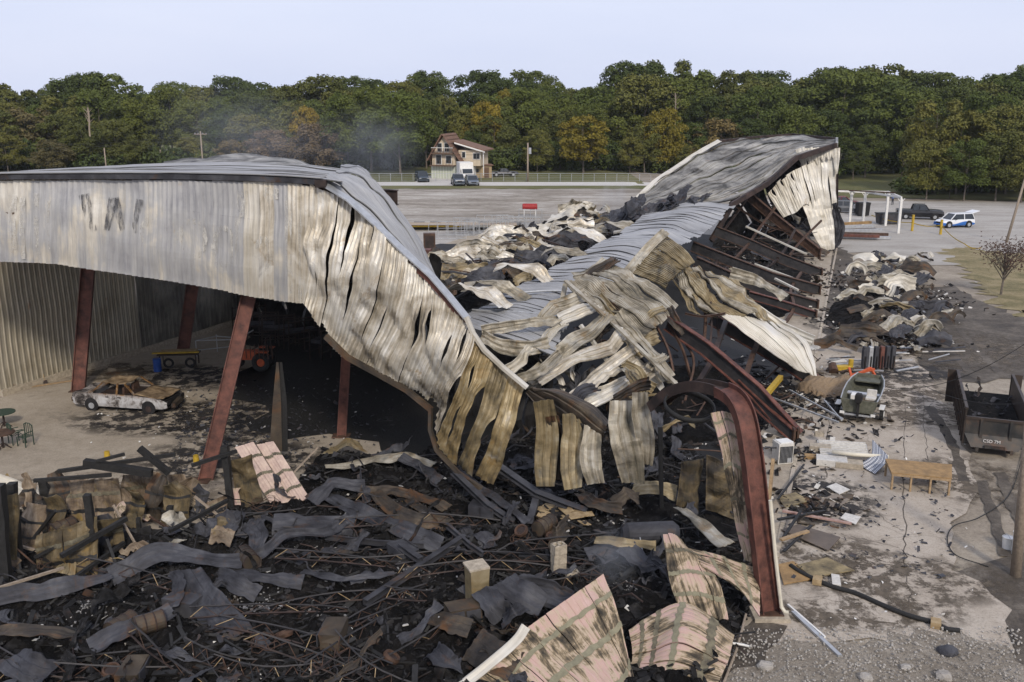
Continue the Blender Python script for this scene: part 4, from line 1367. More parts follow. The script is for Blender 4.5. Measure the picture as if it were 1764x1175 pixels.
# pale scraps along its west edge
for i, (u, v, y, ln, w) in enumerate([(820, 520, 47, 3.0, 1.3), (850, 507, 50, 3.4, 1.2), (900, 478, 55, 3.2, 1.1), (975, 446, 64, 3.0, 1.2), (1000, 410, 76, 4.0, 1.5), (1065, 398, 82, 4.0, 1.8)]):
    p0 = W(u, v, y)
    p = [p0 + Vector((-ln / 2, 1, .2)), p0 + Vector((-ln / 5, .5, .7)), p0 + Vector((ln / 5, 0, .5)), p0 + Vector((ln / 2, -.6, -.2))]
    sheet(val, 'curled_scrap', ribbon_surf(p, w, [.3, -.2, .4, .1], kink=True), 1, M['grime' if i % 2 else 'twist'], ribs=4, tn=28, amp=.05, crumple=.08, ck=1.8, jag=.4, seed=70 + i)

# ------------------------------------------------------------------ far end that still stands
far = thing('far_building_end', 'far end of the burnt building still standing with sooty sagging roof and torn pale wall', 'building', G(1430, 432))
fb = [(1056, 402, 88), (1120, 384, 90), (1200, 355, 92), (1262, 345, 91), (1322, 310, 93), (1372, 268, 96), (1440, 247, 98.6)]
fm1 = [(1062, 385, 91), (1125, 360, 93), (1198, 332, 95.5), (1256, 315, 97), (1312, 286, 99), (1368, 256, 101), (1440, 244, 100.5)]
fm2 = [(1072, 368, 94), (1130, 336, 97), (1192, 305, 100), (1250, 280, 103), (1306, 258, 105), (1366, 243, 107), (1441, 241.5, 102.5)]
ft = [(1088, 350, 98), (1130, 312, 101), (1185, 275, 105), (1240, 244, 110), (1300, 237.5, 112), (1365, 233, 113), (1441, 239.5, 105)]
fS = Surf([[W(*fb[i]), W(*fm1[i]) - Vector((0, 0, .25)), W(*fm2[i]) - Vector((0, 0, .1)), W(*ft[i])] for i in range(7)])
sheet(far, 'roof_panel', fS, 17, M['roofdark'], ribs=4, tn=56, amp=.12, crumple=.10, ck=.9, off=.10, tilt=.2, seed=35, rag=.03, gap=.0,
      tears=[(2, .55, .75, .3), (4, .62, .8, .35), (5, .5, .65, .3), (7, .55, .78, .4), (9, .6, .8, .35), (11, .58, .74, .3), (3, .1, .3, .4), (6, .02, .2, .5), (9, .05, .18, .4), (13, .45, .6, .3)])
sheet(far, 'ridge_flashing', ribbon_surf([W(1085, 350, 97.6), W(1130, 311, 100.6), W(1185, 273.5, 104.6), W(1240, 242, 109.6)], .6, .3), 1, M['white'], ribs=2, tn=20, amp=.04, crumple=.06, seed=36)
MB().sweep([W(*p) for p in ((1240, 243, 109.5), (1300, 236.5, 111.6), (1365, 232, 112.6), (1442, 239.5, 104.8))], [(-.12, -.14), (.12, -.14), (.12, .14), (-.12, .14)]).build('ridge_cap', M['rust_dark'], far, world=True)
MB().sweep([W(1441.5, 240, 104.5), W(1441.5, 250, 98.4)], [(-.12, -.2), (.12, -.2), (.12, .2), (-.12, .2)]).build('eave_trim', M['roofdark'], far, world=True)
MB().sweep([W(*p) for p in ((1225, 415, 88.5), (1262, 352, 90), (1322, 316, 92.5), (1372, 272, 95.5), (1440, 250, 98.3))], [(-.14, -.25), (.14, -.25), (.14, .25), (-.14, .25)]).build('edge_beam', M['rust_dark'], far, world=True)
# dark torn west lip
for i, (u, v, du, dv) in enumerate([(1058, 398, 40, -55), (1066, 402, 50, -40), (1078, 396, 22, -48), (1098, 392, 30, -35), (1050, 400, 22, -36), (1110, 388, 26, -24), (1088, 360, 18, -25), (1120, 384, 60, -22), (1140, 376, 50, -26), (1100, 372, 60, -34), (1130, 366, 50, -30), (1160, 366, 50, -18), (1090, 380, 50, -20), (1150, 352, 40, -30), (1180, 358, 40, -20)]):
    p = [W(u + du * t, v + dv * t, 89 + 6 * t + math.sin(i + t * 4) * .6) for t in (0, .33, .66, 1)]
    sheet(far, 'charred_sheet', ribbon_surf(p, [1.6, 1.2, 1.4, .5], [.2 * i, .6, -.3, .5]), 1, M['char'], ribs=3, tn=20, amp=.06, crumple=.25, ck=1.4, seed=80 + i)
# black backing added to give a dark interior behind the torn wall
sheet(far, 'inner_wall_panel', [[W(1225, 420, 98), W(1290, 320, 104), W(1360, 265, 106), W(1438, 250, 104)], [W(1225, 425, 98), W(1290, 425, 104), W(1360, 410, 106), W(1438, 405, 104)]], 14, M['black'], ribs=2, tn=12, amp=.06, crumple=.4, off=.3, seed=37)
wl_t = [(1322, 333, 96.5), (1345, 308, 97), (1372, 291, 97.5), (1400, 279, 98), (1441, 258, 98.5)]
wl_m = [(1336, 355, 96), (1357, 335, 96.3), (1380, 322, 96.8), (1408, 325, 97.2), (1441, 318, 98.3)]
wl_b = [(1350, 374, 95.4), (1371, 366, 95.6), (1390, 353, 96.2), (1416, 380, 97), (1441, 375, 98)]
sheet(far, 'torn_wall_panel', [[W(*p) for p in wl_t], [W(*p) for p in wl_m], [W(*p) for p in wl_b]], 12, M['white'], ribs=2, tn=22, amp=.06, crumple=.06, ck=1, off=.1, tilt=.2, rag=.12, seed=38, tears=[(0, 0, .3, .4), (2, .0, .25, .4), (4, 0, .3, .4), (10, .3, .9, .3)])
for i, (u0, u1, v1, w) in enumerate([(1378, 1388, 292, .9), (1392, 1399, 288, .9), (1404, 1409, 284, .8), (1415, 1419, 278, .8), (1425, 1428, 275, .8), (1433, 1436, 272, .8), (1441, 1441, 300, .7), (1385, 1382, 300, .5)]):
    p = [W(u0, 255, 98.3), W((u0 + u1) / 2, (255 + v1) / 2, 98.0), W(u1, v1, 97.9)]
    sheet(far, 'pointed_wall_strip', ribbon_surf(p, [w, w * .8, w * .25], R(12), up=(0, 1, 0)), 1, M['white'], ribs=2, tn=12, amp=.05, crumple=.05, seed=90 + i)
for i, (pts, w) in enumerate([([(1398, 345, 96.6), (1408, 380, 96), (1418, 410, 95.6), (1424, 432, 95.4)], [2.2, 1.9, 1.5, .9]), ([(1422, 360, 97.2), (1428, 390, 96.8), (1432, 412, 96.5), (1434, 430, 96.4)], [1.4, 1.2, .9, .5])]):
    sheet(far, 'hanging_strip', ribbon_surf([W(*p) for p in pts], w, R(-15), up=(0, 1, 0)), 2, M['white'], ribs=2, tn=20, amp=.05, crumple=.08, seed=100 + i)
for i, (pts, w) in enumerate([([(1440, 372, 98), (1442, 395, 97.6), (1438, 415, 97.2), (1430, 430, 97)], [1.0, 1.6, 1.2, .6]), ([(1436, 350, 97.6), (1444, 385, 97), (1441, 402, 96.6)], [.6, 1.0, .4])]):
    sheet(far, 'charred_sheet', ribbon_surf([W(*p) for p in pts], w, R(35), up=(0, 1, 0)), 1, M['char'], ribs=3, tn=20, amp=.06, crumple=.15, seed=104 + i)
MB().ibeam([G(1438, 428), W(1440, 250, 98.9)], .5, .3, up=(1, 0, 0)).build('column', M['rust_dark'], far, world=True)
MB().ibeam([G(1300, 408), W(1298, 300, 103)], .5, .3, up=(1, 0, 0)).build('column', M['rust_dark'], far, world=True)

# ------------------------------------------------------------------ leaning roof frames along the east side
FG = 'fallen roof frames'
frames = [([(1150, 556, 45.5), (1215, 600, 44), (1300, 672, 42.4), (1372, 752, 41.2)], .75, 'rust_red', 'heavy red beam sloping down to the concrete beside the bent portal frame', .3),
          ([(1225, 548, 54), (1300, 592, 52), (1360, 628, 50.6), (1412, 662, 49.8)], .75, 'rust_red', 'long rust red beam lying under the pale roof sheet', .3),
          ([(1290, 508, 68), (1340, 522, 67), (1405, 543, 66.3)], .6, 'rust_red', 'short red beam lying flat on the grey slab', .3),
          ([(1192, 424, 78), (1250, 447, 76.5), (1330, 478, 75), (1412, 500, 74.5)], .85, 'rust_dark', 'blackened beam with rusty end lying across the ash', .32),
          ([(1198, 450, 73), (1260, 478, 71.5), (1340, 508, 70), (1408, 527, 69.3)], .8, 'rust_dark', 'blackened beam nearest the short red beam', .32),
          ([(1232, 398, 86), (1290, 420, 85), (1350, 447, 84), (1415, 472, 83)], .9, 'rust_dark', 'dark beam with brown end below the tilted rafter', .32),
          ([(1290, 338, 96), (1330, 372, 93.5), (1375, 408, 91.5), (1412, 437, 90)], .9, 'rust_brown', 'brown rafter tilted against the far building end', .34),
          ([(1268, 660, 43), (1320, 710, 42), (1366, 750, 41)], .55, 'rust_red', 'red beam end crossing under the bent portal frame', .26)]
for pts, d, mt, lb, w in frames:
    P = [W(*p) for p in pts]
    base = P[-1]
    fr = thing('fallen_beam', lb, 'steel beam', (base.x, base.y, max(0, base.z)), 0, FG)
    for sd in (-1, 1): MB().flange(P, d, w, .05, (0, 0, 1), sd).build('flange', M['rust_red' if mt == 'rust_red' else 'rust_brown'], fr, world=True)
    MB().web(P, d, .05, .035, (0, 0, 1)).build('web', M['slate' if mt in ('rust_red', 'rust_dark') else mt], fr, world=True)
    MB().box(P[-1], (.1, .5, d + .2)).build('end_plate', M['rust_brown'], fr, world=True)
    for q in range(1, 3):
        c = P[0].lerp(P[-1], q / 3)
PUR = [([(1292, 335, 96), (1245, 400, 90)], .09), ([(1335, 358, 94), (1300, 405, 88), (1290, 425, 85)], .09), ([(1262, 352, 91), (1320, 388, 93), (1365, 400, 92)], .08), ([(1370, 395, 91), (1352, 430, 86), (1340, 445, 84)], .09), ([(1415, 380, 94), (1380, 415, 90), (1360, 440, 85)], .08),
       ([(1290, 420, 85), (1262, 450, 80), (1240, 475, 74)], .09), ([(1340, 447, 84), (1310, 470, 79), (1300, 490, 74)], .09), ([(1300, 480, 75), (1270, 500, 72)], .08), ([(1380, 470, 80), (1362, 500, 72), (1368, 530, 67), (1350, 560, 64)], .1), ([(1240, 440, 78), (1225, 470, 74), (1190, 500, 70)], .08),
       ([(1150, 556, 45.5), (1175, 600, 44.5), (1190, 650, 43.5)], .05), ([(1205, 490, 50), (1215, 540, 49), (1212, 600, 47)], .07), ([(1222, 500, 50), (1226, 560, 48), (1218, 640, 46)], .05), ([(1165, 570, 46), (1195, 620, 44), (1180, 690, 42)], .05), ([(1130, 560, 45.5), (1150, 600, 44), (1160, 640, 43)], .05),
       ([(1250, 505, 53), (1235, 545, 50), (1240, 590, 48)], .05), ([(1180, 540, 47), (1210, 545, 47), (1250, 540, 48)], .05), ([(1305, 590, 50), (1290, 630, 47), (1280, 665, 44)], .11), ([(1250, 555, 52), (1236, 595, 47), (1230, 615, 46), (1200, 665, 44)], .12), ([(1345, 650, 48), (1320, 680, 45), (1305, 700, 44)], .12)]
for i, (pts, r0) in enumerate(PUR):
    P = [W(*p) for p in pts]
    if len(P) == 2: P = [P[0], P[0].lerp(P[1], .5) + Vector((.3, 0, .4)), P[1]]
    t = np.linspace(0, 1, 10)
    c = np.array([tuple(p) for p in P])
    Q = [Vector(q) for q in crw(t, len(P)) @ c]
    o = MB().sweep(Q, [(-r0, -r0), (r0, -r0), (r0, -r0 * .7), (-r0 * .6, -r0 * .7), (-r0 * .6, r0 * .7), (r0, r0 * .7), (r0, r0), (-r0, r0)]).build('bent_purlin', M['yellow' if i == 19 else ('rust_brown' if i % 3 else 'rust_dark')])
    prop(o, 'thin rusty purlin hanging bent between the fallen beams' if i != 19 else 'yellowed bent purlin beside the red portal frame', 'purlin', 'bent purlins' if i != 19 else None)
for i, (a, b) in enumerate([((1285, 390, 88), (1390, 438, 85)), ((1300, 455, 79), (1368, 480, 77)), ((1320, 540, 66), (1352, 555, 62)), ((1000, 560, 43), (1060, 640, 42)), ((1335, 480, 74), (1375, 500, 72))]):
    o = MB().bar(W(*a), W(*b), .18, .14).build('pale_trim_bar', M['white'])
    prop(o, 'pale bent trim bar lying across the fallen beams', 'trim bar', 'pale trim bars')

# bent red portal frame
pf = thing('portal_frame', 'tall red steel portal frame bent over at the knee on a concrete pad', 'steel frame', G(1325, 1062))
P = [W(*p) for p in ((1327, 1064, 25.75), (1316, 965, 25.9), (1304, 860, 26.1), (1293, 770, 26.4), (1281, 712, 26.8), (1262, 682, 27.4), (1232, 668, 28.2), (1195, 664, 29), (1158, 676, 29.8), (1128, 700, 30.4))]
c = np.array([tuple(p) for p in P])
Q = [Vector(q) for q in crw(np.linspace(0, 1, 44), len(P)) @ c]
MB().ibeam(Q[:28], .60, .34, .04, .03, up=(1, .25, 0)).build('column', M['rust_red'], pf, world=True)
MB().ibeam(Q[27:], .58, .34, .04, .03, up=Q[28] - Q[27] if False else (1, .25, 0)).build('bent_rafter', M['rust_dark'], pf, world=True)
MB().box(G(1325, 1062) + Vector((0, 0, .07)), (1.05, .8, .14)).build('concrete_pad', M['cmu'], pf, world=True)
MB().box(G(1325, 1062) + Vector((0, 0, .16)), (.75, .5, .04)).build('base_plate', M['rust_brown'], pf, world=True)
for sx in (-.28, .28):
    for sy in (-.17, .17):
        MB().cyl(G(1325, 1062) + Vector((sx, sy, .17)), G(1325, 1062) + Vector((sx, sy, .24)), .03, .03, 6).build('bolt', M['rust_dark'], pf, world=True)
dp = MB().tube([W(1327, 862, 25.6), W(1336, 960, 25.55), W(1343, 1020, 25.5), W(1346, 1046, 25.5), W(1352, 1054, 25.45), W(1358, 1055, 25.4)], .055, 8).build('downpipe', M['pvc'])
prop(dp, 'cream plastic downpipe standing along the bent red portal frame', 'downpipe')
ring = MB().torus(W(1188, 700, 29.2), (.1, -.30, 1), .80, .04, 32, 6, 2.6).build('burnt_hoop', M['rubber'], smooth=True)
prop(ring, 'black scorched steel hoop hanging under the bent portal rafter', 'hoop')

# ------------------------------------------------------------------ broken roof slope in front of the frames
br = thing('broken_roof_slope', 'broken tan and grey roof slope with torn ribbons of sheet hanging from its edge', 'roof', (6, 47, 0))
sheet(br, 'peak_panel', [[W(1083, 468, 50.5), W(1113, 434, 51.5), W(1146, 402, 52.5)], [W(1112, 478, 49.5), W(1142, 448, 50), W(1172, 424, 51)], [W(1145, 492, 48.5), W(1172, 466, 49.2), W(1198, 447, 50)]], 9, M['tan'], ribs=3, tn=22, amp=.08, crumple=.06, ck=1.5, off=.06, tilt=.15, seed=110, rag=.08)
sheet(br, 'peak_flashing', ribbon_surf([W(1078, 470, 50.2), W(1110, 433, 51.3), W(1147, 399, 52.3)], .55, .5), 1, M['grime'], ribs=2, tn=14, amp=.05, crumple=.05, seed=111)
S1 = Surf([[W(972, 486, 46.5), W(1012, 470, 47.5), (W(1052, 447, 48.8))], [W(1010, 512, 45.6), W(1050, 492, 46.6), W(1096, 474, 48)], [W(1052, 546, 44.6), W(1092, 522, 45.6), W(1135, 500, 47)], [W(1100, 590, 43.4), W(1135, 562, 44.5), W(1166, 532, 46)]])
sheet(br, 'roof_panel', S1, 7, M['grime'], ribs=5, tn=40, amp=.075, crumple=.12, ck=1.6, off=.08, tilt=.2, seed=112, rag=.06, tears=[(2, .3, .6, .14), (4, .3, .55, .12), (5, .4, .8, .16)])
S2 = Surf([[W(1165, 462, 50.5), W(1200, 462, 51.5), W(1232, 470, 53)], [W(1185, 500, 49), W(1240, 498, 50), W(1290, 512, 52)], [W(1238, 545, 48), W(1298, 548, 49), W(1352, 560, 50.5)], [W(1300, 590, 47.5), W(1352, 590, 48.3), W(1392, 594, 49.3)], [W(1362, 628, 47.3), W(1394, 640, 47.6), W(1411, 646, 48.2)]])
sheet(br, 'roof_panel', S2, 8, lambda k: M['tan' if k % 3 else 'grime'], ribs=4, tn=30, amp=.08, crumple=.15, ck=1.7, off=.16, tilt=.2, seed=113, tr=(0, .5), tears=[(5, .25, .7, .3), (3, .1, .3, .3), (2, .15, .4, .25)])
sheet(br, 'roof_panel', S2, 8, M['white'], ribs=3, tn=26, amp=.04, crumple=.06, ck=1.0, off=.05, seed=117, tr=(.49, 1), tears=[(5, .4, .7, .25), (6, .45, .8, .35)])
sheet(br, 'roof_panel', [[W(1150, 470, 51.2), W(1188, 462, 51.8)], [W(1178, 505, 49), W(1225, 500, 50)], [W(1205, 530, 48), W(1262, 540, 49)]], 4, M['tan'], ribs=3, tn=22, amp=.05, crumple=.2, ck=1.5, off=.2, seed=114)
MB().sweep([W(974, 484, 45.6), W(1010, 515, 44.4), W(1070, 570, 42.8), (W(1120, 618, 41.6)), W(1165, 662, 40.8)], [(-.11, -.05), (.11, -.05), (.11, .05), (-.11, .05)]).build('edge_beam', M['grime'], br, world=True)
MB().sweep([W(974, 490, 46.3), W(968, 520, 45.8), W(972, 550, 45)], [(-.1, -.1), (.1, -.1), (.1, .1), (-.1, .1)]).build('edge_post', M['grime'], br, world=True)
RIB = [([(1150, 655, 41.6), (1120, 610, 42.5), (1075, 560, 43.6), (1060, 540, 44)], .9, 'grime'),
       ([(1052, 545, 43.8), (1020, 572, 42.8), (985, 590, 42), (945, 628, 41), (905, 660, 40)], .85, 'grime'),
       ([(1075, 570, 43.4), (1050, 600, 42.4), (1015, 612, 41.6), (975, 632, 40.8), (925, 662, 40)], .8, 'twist'),
       ([(1100, 600, 42.8), (1060, 630, 41.8), (1020, 660, 40.8), (990, 690, 40)], .95, 'twist'),
       ([(1130, 632, 42.2), (1090, 655, 41.4), (1040, 680, 40.6), (1000, 698, 39.8)], .9, 'twist'),
       ([(1030, 522, 44.6), (1000, 535, 44), (960, 552, 43.4)], .7, 'white'), ([(1010, 505, 45.2), (985, 518, 44.8), (955, 530, 44.4), (935, 555, 43.6)], .75, 'grime'),
       ([(830, 585, 41.5), (870, 598, 41), (910, 600, 41), (945, 592, 41.5)], .75, 'grime'), ([(830, 570, 43), (880, 562, 43), (930, 556, 43), (965, 552, 43.4)], .6, 'grime'),
       ([(870, 640, 38), (900, 620, 38.6), (915, 600, 39)], .5, 'white'), ([(890, 655, 38.4), (930, 640, 39), (965, 610, 40)], .5, 'grime'),
       ([(970, 560, 43.5), (950, 575, 43), (935, 595, 42)], .6, 'white'), ([(1048, 446, 48.8), (1020, 470, 47.8), (990, 480, 47)], .8, 'grime'), ([(1060, 450, 49), (1035, 462, 48), (1000, 490, 47)], .6, 'charbrown'),
       ([(1240, 478, 53), (1290, 525, 52.5), (1345, 565, 52), (1400, 590, 51)], .8, 'white'), ([(1280, 525, 54), (1330, 552, 53), (1372, 580, 52), (1405, 605, 50)], .6, 'white'),
       ([(1258, 470, 62), (1300, 482, 62), (1325, 500, 61), (1352, 515, 60)], .9, 'grime'), ([(1115, 680, 38), (1090, 650, 39), (1085, 640, 40)], .5, 'tan'), ([(1120, 660, 37), (1100, 665, 37.4), (1060, 690, 37.6)], .6, 'charbrown')]
q = random.Random(55)
for i in range(20):
    u, v = q.uniform(985, 1165), q.uniform(470, 690)
    if v < 470 + (u - 985) * .35: v += 60
    y = 49.5 - (v - 450) * .042 + q.uniform(-.6, .4)
    L = q.uniform(25, 70)
    a = q.choice((q.uniform(.5, 1.0), q.uniform(2.2, 2.9)))
    du, dv = math.cos(a) * L, math.sin(a) * L
    RIB.append(([(u - du / 2, v - dv / 2, y + .5), (u - du * .1, v - dv * .15 + q.uniform(-6, 6), y), (u + du * .2, v + dv * .2 + q.uniform(-6, 6), y - .2), (u + du / 2, v + dv / 2, y - .3)], q.uniform(.3, .7), q.choice(['charbrown', 'tan', 'grime', 'char', 'tan'])))
for i, (pts, w, mt) in enumerate(RIB):
    P = [W(*p) for p in pts]
    n = len(P)
    sheet(br, 'torn_ribbon', ribbon_surf(P, w * .92, [.45 * math.sin(1.7 * i + 1.3 * k) for k in range(n)], up=(0, -.8, .6), cup=.05, kink=i % 2 == 0), 1, M[mt], ribs=3, tn=40, amp=.075, crumple=.10, ck=1.8, jag=.04, seed=120 + i, thick=.02)
# ------------------------------------------------------------------ rubble field
poly = [(p.x, p.y) for p in (G(*q) for q in [(-80, 1300), (-80, 960), (-40, 880), (100, 905), (290, 925), (400, 880), (480, 860), (560, 780), (680, 800), (760, 770), (900, 760), (1120, 740), (1270, 830), (1318, 990), (1290, 1060), (1215, 1175), (1180, 1300)])]


def inside(x, y, pl=poly):
    c = False
    j = len(pl) - 1
    for i in range(len(pl)):
        if (pl[i][1] > y) != (pl[j][1] > y) and x < (pl[j][0] - pl[i][0]) * (y - pl[i][1]) / (pl[j][1] - pl[i][1]) + pl[i][0]: c = not c
        j = i
    return c


nzA, nzB, nzC = SN(5, .7), SN(6, 2.2), SN(8, 6.0)


def hr(x, y):
    p = np.array([[x, y, 0.0]])
    return .28 + .16 * float(nzA(p)[0]) + .09 * float(nzB(p)[0])


def rubble_mesh():
    xs, ys = np.arange(-20, 13, .16), np.arange(19, 46, .16)
    X, Y = np.meshgrid(xs, ys)
    P = np.stack([X.ravel(), Y.ravel(), np.zeros(X.size)], 1)
    inn = np.array([inside(a, b) for a, b in P[:, :2]])
    rr = np.random.RandomState(3)
    Z = .28 + .16 * nzA(P) + .09 * nzB(P) + .05 * nzC(P) + rr.rand(len(P)) ** 3 * .16
    P[:, 2] = np.where(inn, np.maximum(Z, .04), -.06)
    n = len(xs)
    k = np.arange((len(ys) - 1) * n).reshape(-1, n)[:, :-1].ravel()
    ok = inn[k] | inn[k + 1] | inn[k + n] | inn[k + n + 1]
    k = k[ok]
    Fc = np.stack([k, k + 1, k + n + 1, k + n], 1)
    use = np.unique(Fc)
    mp = -np.ones(len(P), int); mp[use] = np.arange(len(use))
    return mk('burnt_rubble', P[use], mp[Fc], M['rubble'])


prop(rubble_mesh(), kind='stuff')
dr_ = np.random.RandomState(11)
spots = []
while len(spots) < 9000:
    x, y = dr_.uniform(-18, 12), dr_.uniform(20, 45)
    if inside(x, y): spots.append((x, y))


def flakes(name, pts, mat, smin, smax, flat, thick, zf=hr, seed=1):
    r = random.Random(seed)
    m = MB()
    for (x, y) in pts:
        L = r.uniform(smin, smax)
        Mx = Matrix.Rotation(r.uniform(0, 6.28), 3, 'Z') @ Matrix.Rotation(r.gauss(0, .45), 3, 'X') @ Matrix.Rotation(r.gauss(0, .4), 3, 'Y')
        m.box((x, y, zf(x, y) + r.uniform(-.02, .10)), (L, L * r.uniform(*flat), thick * r.uniform(.6, 1.6)), Mx)
    o = m.build(name, mat)
    o['kind'] = 'stuff'
    return o


flakes('charred_scraps', spots[:4200], M['sootbit'], .08, .42, (.15, .8), .02, seed=1)
flakes('charred_wood_splinters', spots[4200:6400], M['charwood'], .2, .9, (.06, .2), .05, seed=2)
flakes('rusty_scraps', spots[6400:7600], M['sootbit'], .12, .55, (.1, .7), .02, seed=3)
ash_sp = []
for (u, v, rad, n) in [(300, 1010, 1.2, 90), (430, 1035, .8, 90), (540, 1045, .7, 60), (690, 1010, 1.0, 90), (730, 985, .6, 60), (150, 1060, .7, 60), (960, 880, 1.2, 60), (690, 890, 1.0, 60), (1080, 1010, .8, 70), (440, 1035, .6, 60), (1060, 880, .8, 40), (600, 900, 1.2, 50), (380, 890, .8, 40)]:
    c = G(u, v, .3)
    for _ in range(n): ash_sp.append((c.x + dr_.normal() * rad * .6, c.y + dr_.normal() * rad * .4))
flakes('pale_ash_lumps', ash_sp, M['ash'], .025, .10, (.4, 1), .03, seed=4)
flakes('pale_scraps', spots[7600:7900], M['paper'], .05, .22, (.3, .9), .012, seed=5)

# loose charred sheets: variants, each copied as an object of its own
SV = []
for i in range(22):
    r = random.Random(500 + i)
    L = r.uniform(.9, 3.4)
    n = r.choice((5, 6, 7))
    z = 0.0
    pts = []
    a = 0.0
    x = y = 0.0
    for k in range(n):
        pts.append(Vector((x, y, z)))
        a += r.uniform(-.45, .45)
        st = L / (n - 1)
        x += st * math.cos(a); y += st * math.sin(a)
        z = max(-.1, z + r.uniform(-.30, .30))
    w = r.choice((r.uniform(.16, .35), r.uniform(.4, .95)))
    S = ribbon_surf(pts, [w * r.uniform(.7, 1.1) for _ in range(n)], [r.uniform(-.6, .6) for _ in range(n)], cup=r.uniform(-.1, .1), kink=i % 3 > 0)
    o = sheet(None, 'charred_sheet', S, 1, M[('char', 'sootbit', 'char', 'charbrown', 'char')[i % 5]], ribs=3 if w > .5 else 2, tn=22, amp=.03, crumple=.07, ck=3.2, jag=.35, seed=600 + i, thick=.015)[0]
    kd = ('wide ' if w > .38 else 'narrow ') + ('charred', 'soot black', 'charred', 'brown scorched', 'charred')[i % 5]
    prop(o, kd + (' sheet' if w > .38 else ' strip') + ' of metal lying in the black rubble', 'metal sheet', kd + ' pieces in the rubble')
    SV.append([o, False])


def drop(pool, x, y, z, rz, tilt=(0, 0), sc=1.0):
    e = pool[rng.randrange(len(pool))]
    o = e[0].copy() if e[1] else e[0]
    if e[1]: COL.objects.link(o)
    e[1] = True
    o.location = (x, y, z); o.rotation_euler = (tilt[0], tilt[1], rz); o.scale = (sc, sc, sc)
    return o


placed = 0
for e in SV:                            # every variant is used once
    pass
for i in range(240):
    x, y = spots[8000 + i]
    drop(SV, x, y, hr(x, y) + rng.uniform(.05, .30), rng.uniform(0, 6.28), (rng.gauss(0, .25), rng.gauss(0, .25)), rng.uniform(.4, .95))


def zline(pts, zs):
    return [G(u, v, z) for (u, v), z in zip(pts, zs)]


